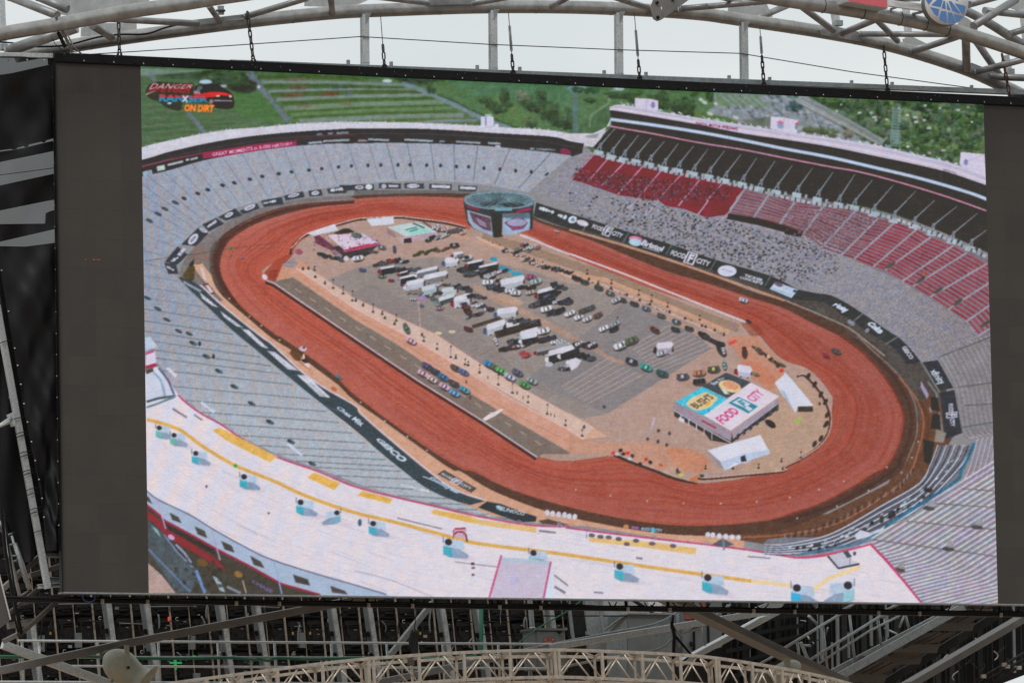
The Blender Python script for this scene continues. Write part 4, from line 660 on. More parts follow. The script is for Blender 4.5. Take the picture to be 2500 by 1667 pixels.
cluster(2, 2, 660, 590, 900, 530, 9, ((70, 84, 52), (56, 70, 44), (76, 80, 56)), 12, -.5); cluster(2, 2, 930, 540, 1020, 510, 4, ((110, 60, 52), (120, 84, 72)), 11, -.5)
Tc(2, 2, 1095, 485, 22, -.1, DK, GR); Tc(2, 2, 300, 505, 20, .3, (96, 104, 124), LG); Tc(2, 2, 437, 530, 17, 1.5, (70, 80, 110)); Tc(2, 2, 90, 755, 17, .1, (76, 92, 130)); Tc(2, 2, 300, 820, 20, 0, (110, 130, 120)); Tc(2, 2, 405, 870, 14, 0, (150, 50, 60)); Tc(2, 2, 540, 915, 18, .2, (150, 60, 90)); Tc(2, 2, 640, 1075, 14, .2, LG); Tc(2, 2, 735, 1145, 13, .2, (110, 120, 130)); Tc(2, 2, 930, 1170, 20, -.1, (176, 120, 130), LG)
cluster(2, 2, 240, 690, 340, 680, 4, BK, 14); cluster(2, 2, 360, 650, 460, 660, 5, ((130, 58, 56), (70, 70, 84)), 14); cluster(2, 2, 470, 640, 560, 660, 6, ((64, 72, 92), (150, 170, 186), (56, 56, 60)), 14); cluster(2, 2, 450, 740, 600, 760, 7, BK, 15); cluster(2, 2, 620, 740, 700, 740, 3, ((86, 90, 104),), 14)
truck(2, 2, 290, 742, 435, 716, 22, 62); truck(2, 2, 500, 790, 580, 770, 16, 40); truck(2, 2, 505, 845, 670, 808, 24, 62); truck(2, 2, 690, 780, 905, 730, 34, 50, side=(110, 112, 122)); truck(2, 2, 770, 840, 1005, 788, 54, 50, side=(120, 118, 116)); truck(2, 2, 575, 905, 755, 868, 46, 60, side=(178, 180, 196))
truck(2, 2, 750, 965, 900, 932, 50, 50, (188, 196, 206), (160, 172, 180)); truck(2, 2, 960, 980, 1120, 955, 44, 40, (190, 200, 206), LG); truck(2, 2, 930, 1080, 1090, 1030, 44, 46, (196, 204, 210), (80, 84, 86)); truck(2, 2, 1095, 1080, 1265, 1030, 54, 70, (206, 206, 218), (190, 190, 206))
cluster(2, 2, 600, 990, 720, 1000, 5, ((110, 124, 150), (120, 140, 140), (140, 130, 120)), 14); cluster(2, 2, 820, 1040, 940, 1000, 7, ((58, 66, 66), (90, 100, 100), (186, 190, 196)), 13); cluster(2, 2, 870, 1080, 920, 1140, 5, ((90, 104, 100), (130, 144, 140)), 13); cluster(2, 2, 1120, 930, 1250, 970, 5, BK, 17); cluster(2, 2, 1280, 1040, 1410, 1050, 5, BK, 15); cluster(2, 2, 1180, 1120, 1260, 1230, 9, MX, 14); cluster(2, 2, 1300, 1130, 1500, 1180, 9, MX, 16); cluster(2, 2, 1230, 1270, 1390, 1230, 5, MX, 14); cluster(2, 2, 900, 920, 1080, 930, 6, MX, 12)
truck(2, 2, 1000, 655, 1130, 640, 64, 40, side=LG); truck(2, 2, 1090, 582, 1180, 575, 40, 26, side=LG); Tc(2, 2, 1230, 620, 26, -.15, LG, DK); Tc(2, 2, 1160, 600, 18, -.2, (120, 124, 130))
truck(2, 2, 1240, 682, 1395, 650, 26, 76); truck(2, 2, 1365, 725, 1560, 682, 26, 76); cluster(2, 2, 1160, 760, 1330, 720, 9, BK, 18); cluster(2, 2, 1220, 810, 1420, 770, 9, BK, 18)
for (x, y, w) in ((1525, 640, 10), (1620, 735, 8), (1690, 760, 8), (1800, 805, 8), (1745, 800, 6)): ell(*T(2, 2, (x, y))[0], w, 5, (46, 150, 180), .1, 10)
cluster(2, 2, 1420, 820, 1640, 760, 8, ((196, 190, 206), (176, 160, 160), (60, 60, 62)), 15); cluster(2, 2, 1440, 830, 1620, 870, 6, (LG, (180, 160, 150), DK), 16); truck(2, 2, 1610, 895, 1845, 845, 64, 50, side=LG); Tc(2, 2, 1460, 890, 26, -.1, (210, 210, 222)); cluster(2, 2, 1480, 930, 1620, 970, 8, BK, 18); Tc(2, 2, 1700, 980, 24, -.1, (206, 206, 218)); Tc(2, 2, 1760, 1005, 26, .05, (200, 200, 216)); cluster(2, 2, 1790, 940, 1950, 960, 5, ((90, 80, 76), DK), 16); Tc(2, 2, 1920, 1000, 22, -.2, (180, 168, 164))
Tc(2, 2, 1930, 830, 26, .1, (150, 90, 120)); Tc(2, 2, 1985, 880, 28, -.25, (150, 176, 172)); truck(2, 2, 2010, 998, 2205, 945, 40, 70); cluster(2, 2, 2170, 910, 2290, 960, 5, BK, 16); cluster(2, 2, 2100, 1050, 2240, 1010, 4, (DK, (96, 96, 120)), 16)
cluster(2, 2, 1940, 1150, 2060, 1110, 5, BK, 22); cluster(2, 2, 2080, 1100, 2350, 1100, 7, BK + (LG,), 20); Tc(2, 2, 2100, 1180, 28, -.3, (212, 212, 224)); cluster(2, 2, 2130, 1240, 2250, 1190, 4, BK, 22); Tc(2, 2, 2340, 1240, 20, -.3, (206, 206, 220))
truck(2, 2, 1570, 1212, 1770, 1188, 62, 50, side=LG); line(T(2, 2, (1290, 1380), (1600, 1280)), 9, (84, 74, 66), 8); Tc(2, 2, 1245, 1400, 22, .3, (96, 56, 60)); truck(2, 2, 1455, 1385, 1640, 1325, 64, 60, side=LG); truck(2, 2, 1670, 1355, 1790, 1340, 60, 40, side=LG); line(T(2, 2, (1540, 1470), (2040, 1330)), 18, (70, 62, 56), 12); cluster(2, 2, 1700, 1300, 2000, 1330, 7, BK, 16); truck(2, 2, 1820, 1455, 2000, 1405, 56, 50, side=LG); Tc(2, 2, 2070, 1420, 30, -.25, (210, 206, 218)); line(T(2, 2, (1650, 1390), (1640, 1470)), 8, DK)
for (x, y) in ((920, 1448), (1070, 1432)): ell(*T(2, 2, (x, y))[0], 9, 4, (206, 192, 160), 0, 8)
line(T(2, 2, (700, 1070), (725, 1420)), 1.6, (206, 170, 170)); poly(T(2, 2, (700, 1040), (790, 1050), (780, 1100), (690, 1090)), (160, 130, 170), 16); poly(T(2, 2, (700, 1020), (740, 1020), (735, 1050), (700, 1050)), (100, 104, 150))
cluster(2, 2, 1640, 540, 1900, 540, 8, ((196, 176, 176), (70, 66, 66), (120, 120, 120)), 14); cluster(2, 2, 1760, 570, 2000, 700, 8, ((196, 176, 166), DK, (84, 80, 80)), 15); cluster(2, 2, 1830, 470, 2000, 520, 5, (DK, (176, 186, 190), (150, 100, 110)), 14); cluster(2, 2, 2080, 710, 2352, 800, 7, BK, 15); Tc(2, 2, 570, 1390, 26, 1.1, (90, 110, 96))
# cars along the far pit wall
for (x, y, c, rf) in ((75, 845, DK, None), (165, 885, (70, 74, 66), None), (320, 950, (66, 84, 70), None), (445, 1010, (84, 86, 84), GR), (575, 1080, (70, 72, 70), None), (710, 1125, (60, 62, 66), None), (840, 1175, (86, 98, 116), GR), (1005, 1255, (86, 92, 88), None), (1170, 1320, (76, 84, 92), LG), (1160, 1405, (62, 64, 62), None), (1310, 1395, (70, 72, 70), None), (1455, 1455, DK, None)): Tc(2, 3, x, y, 22, .3, c, rf)
for (x, y, c) in ((510, 1085, LG), (10, 1230, (206, 206, 220)), (105, 1270, (206, 206, 220)), (195, 1290, (190, 190, 200)), (375, 1395, (214, 214, 226)), (500, 1345, (150, 156, 160)), (485, 1400, DK), (150, 1200, (84, 86, 80)), (230, 1170, (80, 84, 80)), (310, 1250, (100, 84, 80)), (935, 1410, (100, 60, 56))): Tc(2, 3, x, y, 24, -.4 if x != 935 else .5, c)
Tc(2, 3, 1905, 1085, 22, .3, (180, 186, 206)); Tc(2, 2, 2215, 335, 12, .3, (200, 160, 170)); Tc(2, 1, 1125, 620, 11, .2, (206, 110, 120)); Tc(3, 1, 2175, 445, 18, .5, (96, 130, 136)); Tc(3, 4, 565, 165, 24, .4, (88, 82, 80)); Tc(3, 4, 455, 215, 18, .4, (150, 50, 70))
line(T(2, 3, (1750, 1370), (1810, 1330), (1790, 1400)), 6, (150, 120, 126), 20); ell(*T(2, 3, (1960, 1320))[0], 9, 4, (70, 60, 46), .4)
# front: pace line-up and lot
for (x, y, c) in ((795, 325, (90, 84, 116)), (880, 380, (72, 70, 84)), (750, 405, (206, 160, 186)), (850, 470, (206, 176, 176)), (975, 445, (70, 116, 160)), (1090, 515, (86, 74, 76)), (985, 550, (200, 160, 190)), (1205, 585, (76, 150, 176)), (1095, 620, (110, 160, 206))): Tc(3, 2, x, y, 27, .48, c)
for (x, y, c) in ((1105, 345, (92, 84, 76)), (1195, 390, (90, 110, 150)), (620, 50, (206, 160, 176)), (1480, 310, (60, 130, 190)), (1555, 350, (96, 110, 76)), (1610, 380, (96, 170, 96)), (1700, 445, (176, 176, 200)), (1785, 395, (92, 92, 110)), (1860, 530, (84, 150, 84)), (1940, 485, (150, 160, 156))): Tc(3, 2, x, y, 28 if x > 1400 else 26, .45, c)
cluster(3, 2, 1620, 150, 1950, 60, 16, MX, 18); cluster(3, 2, 1830, 190, 1900, 200, 4, ((180, 80, 84), (196, 196, 206)), 16); cluster(3, 2, 1700, 60, 2150, 30, 12, BK, 20); cluster(3, 2, 2200, 60, 2300, 90, 4, (LG, (206, 206, 216)), 20); Tc(3, 2, 1550, 60, 18, 1.2, (190, 190, 206))
truck(3, 2, 1840, 10, 1990, -20, 60, 60); truck(3, 2, 2000, 160, 2330, 90, 40, 40, (150, 150, 156), (80, 80, 80)); truck(3, 2, 2130, 190, 2400, 120, 60, 90); ell(*T(3, 2, (2130, 310))[0], 10, 6, LG); cluster(3, 2, 2250, 350, 2340, 360, 5, MX, 14); truck(3, 2, 2320, 290, 2420, 260, 40, 40, side=LG)
truck(3, 3, -90, 170, 90, 105, 50, 70); cluster(3, 3, 60, 90, 280, 110, 12, MX, 18); cluster(3, 3, 60, 190, 240, 250, 9, BK, 20); poly(T(3, 3, (0, 270), (70, 235), (130, 270), (90, 340), (20, 380), (0, 330)), (208, 206, 218), 8)
Tc(3, 3, 560, 100, 34, -.35, (206, 206, 218)); Tc(3, 3, 680, 45, 34, -.35, (96, 104, 84)); truck(3, 3, 965, 110, 1120, 95, 70, 70, (206, 200, 214), (160, 150, 164)); Tc(3, 3, 1010, 185, 26, -.3, LG)
for (x, y, c, r) in ((680, 275, (64, 68, 74), LG), (840, 340, (70, 150, 140), (110, 200, 180)), (1015, 405, (66, 92, 92), None), (1240, 440, (90, 84, 96), LG), (1420, 400, (176, 120, 96), None), (1420, 495, (58, 56, 52), DK), (1580, 360, (84, 90, 70), (190, 186, 120))): Tc(3, 3, x, y, 30, .35 if x < 1100 else -.1, c, r)
Tc(3, 3, 1695, 315, 22, 1.4, (120, 150, 150)); Tc(3, 3, 1660, 140, 34, 1.0, DK, (66, 66, 66)); Tc(3, 3, 1685, 160, 18, 1.3, LG); Tc(3, 3, 1915, 175, 26, 1.5, (92, 56, 52), (80, 60, 56)); cluster(3, 3, 1460, 0, 1640, 90, 6, BK, 20, .4); line(T(3, 3, (1740, 90), (1830, 50)), 8, (206, 84, 76), 20)
cluster(3, 3, 2030, 130, 2330, 330, 16, ((74, 66, 58), (90, 84, 72), (110, 96, 80), (60, 60, 56)), 12, .5); ell(*T(3, 3, (2180, 225))[0], 5, 5, (200, 170, 140))
truck(3, 3, 1850, 350, 1980, 370, 80, 50, (206, 204, 220), (176, 176, 200)); Tc(3, 3, 2040, 415, 16, .3, (120, 130, 90))
# medical and media centre, big tents
poly(T(3, 3, (1140, 780), (1170, 730), (1780, 1060), (2290, 690), (2290, 790), (2180, 880), (2010, 990), (1900, 1060), (1770, 1180), (1540, 1140), (1480, 1060), (1250, 930), (1150, 880)), (64, 60, 58), 6)
poly(T(3, 3, (1160, 730), (1470, 865), (1775, 1050), (1770, 1150), (1480, 1000), (1140, 800)), (158, 142, 156), 12)
poly(T(3, 3, (1775, 1045), (2295, 670), (2290, 740), (2000, 960), (1790, 1130)), (160, 148, 164), 14)
for k in range(7): a = lerp(T(3, 3, (1830, 1080))[0], T(3, 3, (2260, 770))[0], k / 6); poly([(a[0], a[1]), (a[0] + 7, a[1] - 5), (a[0] + 7, a[1] + 8), (a[0], a[1] + 13)], (70, 72, 80), 12)
for k in range(5): a = lerp(T(3, 3, (1220, 860))[0], T(3, 3, (1560, 1060))[0], k / 4); line([a, (a[0], a[1] + 16)], 2.5, (190, 190, 206))
line(T(3, 3, (1140, 810), (1480, 1010), (1770, 1170)), 3, (186, 178, 196), 8); poly(T(3, 3, (1440, 910), (1610, 1000), (1600, 1015), (1450, 935)), (160, 60, 84)); poly(T(3, 3, (1200, 880), (1260, 910), (1255, 955), (1195, 925)), (208, 206, 218))
poly(T(3, 3, (1725, 690), (1985, 510), (2295, 660), (1765, 1035), (1470, 868)), (216, 206, 220), 5)
poly(T(3, 3, (1158, 725), (1455, 555), (1725, 690), (1470, 868)), (70, 190, 218), 0)
tq = mask_of(T(3, 3, (1158, 725), (1455, 555), (1725, 690), (1470, 868)))
for k in range(240):
    x, y = random.uniform(1170, 1720), random.uniform(560, 860); p = T(3, 3, (x, y))[0]; ix, iy = int(p[0] - PX0) - tq[0][1].start, int(p[1] - PY0) - tq[0][0].start
    if 0 <= ix < tq[1].shape[1] and 0 <= iy < tq[1].shape[0] and tq[1][iy, ix]: ell(p[0], p[1], 2.4, 1.8, random.choice(((120, 214, 232), (40, 150, 190), (90, 200, 224))), a=.7)
poly(T(3, 3, (1450, 550), (1715, 400), (1985, 505), (1725, 680)), (76, 80, 88), 4)
bz = lambda *p: Z(1640, 900, .11905, *p)
ell(*bz((1190, 360))[0], 28, 14, (222, 196, 150), .25, 6); ell(*bz((1210, 340))[0], 20, 9.5, (214, 156, 124), .25, 22); poly(bz((1000, 400), (1090, 440), (1190, 520), (1090, 520)), (196, 214, 220), 8)
text('Bass Pro', bz((780, 290), (1040, 160), (1090, 200), (870, 340)), (190, 204, 214), .03)
poly(spl(bz((300, 730), (400, 600), (540, 540), (700, 480), (850, 540), (950, 600), (860, 700), (800, 770), (640, 830), (480, 850)), 4, True), (222, 196, 150), 6)
text("BUSH'S", bz((360, 730), (730, 500), (880, 600), (520, 830)), (104, 92, 80), .03)
ell(*bz((740, 720))[0], 8, 4, (220, 170, 90), -.5)
text('FOOD', bz((885, 1010), (1220, 780), (1410, 885), (1060, 1145)), (206, 74, 130), .03)
text('CITY', bz((1510, 590), (1740, 405), (1920, 530), (1690, 690)), (206, 84, 140), .02)
poly(bz((1160, 700), (1370, 575), (1770, 770), (1570, 915)), (52, 134, 156)); poly(bz((1240, 690), (1390, 605), (1620, 720), (1500, 800)), (210, 206, 220)); poly(bz((1490, 800), (1560, 760), (1670, 830), (1590, 870)), (206, 206, 220)); text('F', bz((1330, 660), (1430, 640), (1570, 760), (1500, 790)), (70, 140, 160), .05)
poly(T(3, 3, (1510, 1250), (2090, 1080), (2190, 1270), (1900, 1380), (1700, 1470), (1650, 1370)), (214, 214, 228), 5); poly(T(3, 3, (1650, 1380), (1900, 1290), (2190, 1240), (2190, 1290), (2000, 1350), (1930, 1390), (1800, 1390), (1700, 1470)), (184, 196, 222), 8); poly(T(3, 3, (1870, 1320), (1920, 1300), (1940, 1370), (1880, 1375)), (62, 60, 62)); poly(T(3, 3, (1510, 1250), (1650, 1370), (1690, 1470), (1540, 1320)), (150, 140, 150), 10)
poly(T(3, 3, (2245, 510), (2352, 420)) + T(3, 4, (0, 390), (70, 460), (320, 760), (150, 770), (120, 840), (0, 600)) + T(3, 3, (2352, 680), (2300, 600)), (208, 210, 226), 5); poly(T(3, 4, (0, 600), (120, 840), (0, 660)) + T(3, 3, (2300, 590)), (168, 186, 214), 6); poly(T(3, 4, (150, 770), (310, 770), (315, 830), (150, 830)), (70, 62, 60), 6); ell(*T(3, 4, (155, 925))[0], 8, 4.5, (140, 186, 76))
ell(*T(3, 3, (2200, 960))[0], 15, 8, (58, 54, 50), .6, 6)
line(T(3, 3, (900, 1000), (935, 890)), 6, (190, 170, 186), 20); line(T(3, 3, (860, 1080), (910, 1000)), 3, (160, 166, 176)); 
for (x, y) in ((855, 1125), (970, 1155), (1065, 1190), (1095, 1065), (975, 1035), (380, 775)): ell(*T(3, 3, (x, y))[0], 4, 4.5, (84, 76, 80), 0, 12)
# media buildings at the far end of the infield
mz = lambda *p: Z(690, 510, .13605, *p)
poly(mz((420, 440), (930, 270), (1000, 380), (560, 480)), (210, 208, 222), 8); poly(mz((1500, 180), (1990, 140), (2000, 270), (1600, 310)), (206, 208, 222), 8); poly(mz((900, 440), (1100, 350), (1200, 355), (1300, 420), (1010, 460)), (64, 58, 54), 6); poly(mz((560, 500), (650, 470), (880, 640), (1000, 760), (900, 760), (600, 620)), (110, 64, 82), 20); poly(mz((880, 680), (1700, 560), (1720, 650), (1500, 850), (1060, 900), (900, 800)), (70, 62, 62), 12)
poly(mz((800, 470), (1440, 440), (1720, 620), (1110, 740)), (210, 196, 214), 8); line(mz((1090, 760), (1300, 720), (1540, 670), (1740, 620)), 7, (170, 78, 110), 16); line(mz((1200, 720), (1560, 640)), 5, (190, 60, 84), 16); ell(*mz((1330, 480))[0], 14, 7, (96, 106, 106), .1, 20); line(mz((1440, 440), (1730, 620)), 3, (176, 160, 190)); line(mz((900, 740), (1060, 860)), 8, (150, 110, 130), 16)
poly(mz((1230, 890), (1420, 830), (1440, 900), (1250, 950)), (208, 208, 222), 12); ell(*mz((290, 770))[0], 10, 7, (150, 84, 110), .2, 20); ell(*mz((990, 870))[0], 9, 6, (130, 150, 140), .4, 16); ell(*mz((1140, 890))[0], 6, 6, (206, 196, 206))
cluster(2, 1, 1970, 590, 2200, 640, 8, BK, 13, .2); cluster(2, 2, 0, 560, 240, 560, 7, BK, 14, -.1); Tc(2, 2, 40, 625, 26, -.15, (208, 208, 222))
for k in range(70): p = mz((random.uniform(560, 1740), random.uniform(430, 760)))[0]; ell(p[0], p[1], 1.6, 2, random.choice(((90, 62, 78), (60, 60, 66), (170, 90, 110))), a=.7)
poly(T(2, 2, (360, 290), (690, 230), (910, 340), (560, 390)), (186, 204, 206), 12); poly(T(2, 2, (560, 310), (720, 290), (860, 340), (590, 380)), (150, 206, 196), 12); poly(T(2, 2, (560, 390), (910, 340), (900, 400), (640, 450), (540, 470), (460, 420)), (180, 156, 168), 14); poly(T(2, 2, (540, 420), (620, 405), (630, 460), (540, 465)), (60, 50, 48)); poly(T(2, 2, (350, 290), (450, 370), (450, 410), (360, 360)), (150, 120, 136), 16); line(T(2, 2, (560, 320), (680, 290), (700, 310), (600, 340)), 3, (90, 120, 120), 10); line(T(2, 2, (640, 245), (770, 300)), 4, (90, 104, 106)); line(T(2, 2, (750, 230), (930, 350)), 4, (96, 84, 84))
cluster(2, 2, 800, 420, 1000, 380, 7, (DK, LG, (130, 140, 140)), 15); cluster(2, 2, 880, 290, 1180, 340, 9, ((190, 190, 206), (196, 170, 170), (96, 84, 84)), 16); 
# the big hanging screen ring over the far turn
cz = lambda *p: Z(1110, 450, .093537, *p)
poly(cz((230, 340), (420, 240), (900, 175), (1500, 180), (1900, 280), (2070, 400), (2060, 560), (2040, 1150), (1960, 1190), (1960, 740), (1250, 760), (1230, 1290), (1260, 1370), (1080, 1390), (1000, 1360), (480, 1150), (340, 1030), (230, 520)), (62, 66, 66), 6)
poly(cz((240, 330), (450, 230), (900, 170), (1500, 180), (1900, 290), (2070, 410), (2040, 560), (1700, 640), (1100, 660), (700, 600), (300, 520)), (98, 120, 130), 22)
ell(*cz((1180, 400))[0], 66, 15, (84, 104, 112), 0, 20); ell(*cz((900, 500))[0], 24, 6, (62, 66, 70), -.1, 8); ell(*cz((1500, 540))[0], 30, 6, (64, 66, 68), .05, 8)
for k in range(22):
    t = k * 2 * math.pi / 22; a = cz((1170, 400))[0]; line([(a[0] + 20 * math.cos(t), a[1] + 5 * math.sin(t)), (a[0] + 80 * math.cos(t), a[1] + 19 * math.sin(t))], 1.6, (124, 150, 160), 14, .75)
ring = [(cz((1160, 420))[0][0] + 84 * math.cos(t), cz((1160, 420))[0][1] + 21 * math.sin(t)) for t in np.linspace(0, 6.4, 40)]; line(ring, 3, (132, 152, 168), 20)
line(cz((1060, 650), (1500, 650)), 8, (120, 160, 176), 14); poly(cz((300, 540), (640, 640), (670, 710), (330, 620)), (136, 60, 84), 10); poly(cz((1600, 690), (1970, 600), (1990, 680), (1620, 750)), (156, 50, 88), 10)
poly(cz((320, 670), (940, 850), (1000, 1360), (480, 1140), (350, 950)), (156, 168, 192), 12); poly(cz((380, 720), (930, 880), (960, 1230), (760, 1180), (480, 980)), (104, 80, 92), 14); poly(cz((540, 860), (800, 1000), (830, 1130), (640, 1060)), (150, 132, 160), 14)
poly(cz((1250, 800), (1970, 760), (1960, 1180), (1500, 1320), (1250, 1300)), (152, 176, 202), 12); poly(cz((1260, 780), (1970, 745), (1970, 900), (1250, 880)), (92, 116, 126), 10); poly(cz((1290, 1000), (1500, 890), (1800, 900), (1910, 1010), (1800, 1160), (1520, 1210)), (128, 74, 104), 12); ell(*cz((1620, 1000))[0], 24, 9, (160, 160, 190), 0, 12); poly(cz((960, 780), (1230, 770), (1225, 1280), (1270, 1370), (1020, 1390)), (58, 60, 54), 4)
# a cable with two stuck green pixels
line(T(2, 1, (60, 660), (330, 620), (700, 570), (980, 525)), 1.4, (70, 74, 80), 0, .8); line(T(2, 1, (1000, 525), (1400, 475), (1640, 445)), 1.8, (120, 84, 80), 14, .8)

# ---- near roof of the front grandstand
roof = spl(T(3, 1, (75, 400), (200, 340), (300, 450), (430, 650), (650, 830), (900, 970), (1150, 1140), (1500, 1320), (1950, 1478)) + T(4, 2, (0, 165), (420, 275), (850, 375), (1300, 480), (1900, 585), (2352, 605)) + T(4, 3, (0, 620), (800, 720), (1500, 800), (2000, 865), (2352, 925)) + T(4, 4, (200, 945), (500, 910), (930, 800)), 6)
redge = roof[12:]
rf = roof + T(4, 4, (1100, 980), (1300, 1210), (1520, 1480), (1520, 1600)) + [(800, 1520), (330, 1300), (330, 900)]
poly(rf, (219, 212, 222), 5)
m = mask_of(rf)
s, mm = m; ph = (XX[s] * .9 + YY[s] * .35)
tint = np.stack([np.sin(ph / 9), 0 * ph, -np.sin(ph / 9)], -1) * 6 * np.clip((1100 - XX[s]) / 700, 0, 1)[..., None] + np.stack([N20[s] * 3, N20[s] * 0, -N20[s] * 3], -1)
CV[s][mm] += tint[mm]
for k in range(26):
    f = .04 + k / 27; L_ = [(redge[i][0] - 60 * f - i * 0, redge[i][1] + 30 + f * (230 - i * .6)) for i in range(0, len(redge), 3)]
    i0 = random.randint(0, 8); line(L_[i0:i0 + random.randint(6, 16)], random.uniform(.9, 1.6), random.choice(((186, 178, 200), (196, 182, 204), (180, 186, 204))), 4, .45)
for k in range(260):
    x, y = random.uniform(345, 2300), random.uniform(1120, 1470); L = random.uniform(15, 90); sl = .55 * math.exp(-(x - 340) / 800) + .08
    jx, jy = int(x - PX0) - s[1].start, int(y - PY0) - s[0].start
    if not (0 <= jx < mm.shape[1] and 0 <= jy < mm.shape[0] and mm[jy, jx] and mm[min(jy + 8, mm.shape[0] - 1), min(jx + int(L), mm.shape[1] - 1)]): continue
    line([(x, y), (x + L, y + L * sl)], random.uniform(.8, 1.8), random.choice(((196, 170, 196), (178, 186, 206), (166, 160, 176), (206, 190, 196))), 0, .5)
line(spl(T(4, 2, (0, 1085), (400, 1190), (850, 1370))), 2, (150, 140, 160), 10, .7); line(spl(T(4, 1, (400, 200), (1500, 780), (2200, 1040))), 1.6, (190, 176, 196), 6, .5)
line(redge, 5, (190, 110, 146), 20); line(redge, 2, (176, 70, 104), 10)
for p0 in range(0, len(redge) - 4, 5):
    q = redge[p0]; ell(q[0] + 2, q[1] - 4, 9, 4, (156, 140, 152), .5, 26, .6)
yl = spl(T(3, 1, (85, 915), (230, 950), (450, 1030), (700, 1210), (1000, 1390), (1200, 1478)) + T(4, 1, (1500, 120), (1850, 280), (2352, 450)) + T(4, 2, (400, 545), (900, 675), (1300, 780), (2000, 870), (2352, 915)) + T(4, 3, (500, 990), (900, 1050), (1480, 1130), (1990, 1200)), 6)
line(yl, 8.5, (214, 168, 92), 12); line(spl(T(4, 3, (1990, 1200), (2352, 1240)) + T(4, 4, (100, 1260), (330, 1285))), 9, (232, 206, 160), 8); line(T(4, 4, (330, 1290), (480, 1170), (830, 1045)), 9, (232, 206, 156), 10)
Y2 = (222, 176, 92)
for r, c, q, a in ((3, 1, ((800, 1030), (880, 1000), (1100, 1110), (1510, 1320), (1430, 1380), (1200, 1270), (950, 1140)), .95), (4, 1, ((1840, 70), (1910, 10), (2200, 130), (2130, 205)), 1), (4, 2, ((30, 265), (90, 215), (420, 300), (390, 355)), 1), (4, 2, ((835, 460), (870, 415), (1260, 490), (1400, 540), (1280, 565)), .95), (4, 2, ((1270, 560), (1400, 530), (1990, 610), (1990, 670), (1400, 590)), .7), (4, 3, ((210, 720), (900, 770), (1390, 840), (1380, 910), (800, 830), (220, 770)), .75)):
    poly(T(r, c, *q), Y2, 16, a)
# roof fans
def fan(x, y, w=1.0, flip=False, tone=(72, 170, 190)):
    w *= 1.22
    s = -1 if flip else 1
    ell(x + 14 * w, y + 17 * w, 22 * w, 5 * w, (206, 190, 206), .2, a=.6)
    poly([(x - 12 * w * s, y), (x + 10 * w * s, y + 4 * w), (x + 26 * w * s, y + 14 * w), (x + 24 * w * s, y + 20 * w), (x - 2 * w * s, y + 18 * w), (x - 12 * w * s, y + 13 * w)], (140, 157, 182), 14)
    poly([(x - 12 * w * s, y - 10 * w), (x + 18 * w * s, y - 7 * w), (x + 20 * w * s, y + 7 * w), (x - 10 * w * s, y + 2 * w)], (180, 197, 218), 12)
    poly([(x - 12 * w * s, y + 1 * w), (x + 1 * w * s, y + 3 * w), (x + 2 * w * s, y + 17 * w), (x - 12 * w * s, y + 12 * w)], tone, 8)
    ell(x - 4 * w * s, y - 5 * w, 5.4 * w, 5 * w, (62, 56, 64), .2); line([(x - 12 * w * s, y - 14 * w), (x - 12 * w * s, y - 4 * w)], 2, (90, 84, 100), 0, .8)
for r, c, x, y, w in ((3, 1, 640, 1310, 1.0), (4, 1, 1170, 90, 1.1), (4, 1, 1790, 370, 1.15), (4, 2, 230, 600, 1.1), (4, 2, 1060, 810, 1.35), (4, 3, 580, 1075, 1.3), (4, 3, 1545, 1200, 1.4)): fan(*T(r, c, (x, y))[0], w)
for r, c, x, y, w in ((3, 1, 240, 1030, .95), (3, 1, 400, 1110, .95)): fan(*T(r, c, (x, y))[0], w, False, (110, 178, 170))
fan(*T(4, 1, (2140, 480))[0], 1.0, True, (120, 170, 190)); fan(*T(4, 2, (1985, 925))[0], 1.2, False, (150, 190, 204)); fan(*T(4, 4, (170, 1315))[0], 1.5, False, (70, 170, 214)); fan(*T(4, 4, (660, 1290))[0], 1.6, True, (150, 196, 206))
for (r, c, a, b, w) in ((4, 2, (470, 510), (960, 630), 3), (4, 2, (2020, 650), (2205, 670), 5), (4, 2, (1100, 990), (1570, 1045), 2), (4, 2, (2180, 1130), (2340, 1250), 4), (4, 2, (2190, 1260), (2310, 1330), 6), (3, 1, (365, 795), (520, 890), 5), (3, 1, (600, 860), (690, 920), 4), (4, 3, (1950, 930), (2200, 950), 3), (4, 3, (730, 945), (800, 955), 5), (4, 3, (270, 1320), (370, 1330), 4)): line(T(r, c, a, b), w, (116, 108, 124), 14, .85)
ell(*T(4, 2, (1295, 1010))[0], 5, 4, (90, 70, 80)); ell(*T(4, 2, (1300, 1055))[0], 5, 3, (110, 90, 100)); ell(*T(4, 2, (1298, 1130))[0], 4, 3, (110, 90, 100)); ell(*T(4, 2, (60, 560))[0], 5, 9, (84, 100, 116)); ell(*T(4, 1, (735, 165))[0], 3, 4, (100, 96, 160)); ell(*T(4, 1, (1415, 458))[0], 3, 3, (110, 110, 100))
line(T(4, 2, (1090, 640), (1090, 730), (1100, 700)), 4, (150, 40, 60)); poly(T(4, 2, (1095, 625), (1220, 620), (1225, 680), (1235, 740), (1090, 720), (1085, 680)), (196, 170, 190), 10); line(T(4, 2, (1095, 630), (1220, 622)), 4, (166, 50, 74)); line(T(4, 2, (1090, 690), (1130, 660), (1190, 665), (1225, 700)), 4, (160, 50, 70)); line(T(4, 2, (1220, 690), (1235, 770)), 4, (120, 60, 66))
poly(T(4, 2, (1610, 940), (2140, 985), (2080, 1390), (1490, 1380)), (196, 186, 206), 8); poly(T(4, 2, (1610, 935), (2140, 980), (2135, 1030), (1600, 985)), (176, 190, 206), 8)
for (a, b) in (((1610, 915), (1475, 1385)), ((2150, 985), (2070, 1390))): line(T(4, 2, a, b), 5, (196, 92, 136), 8)
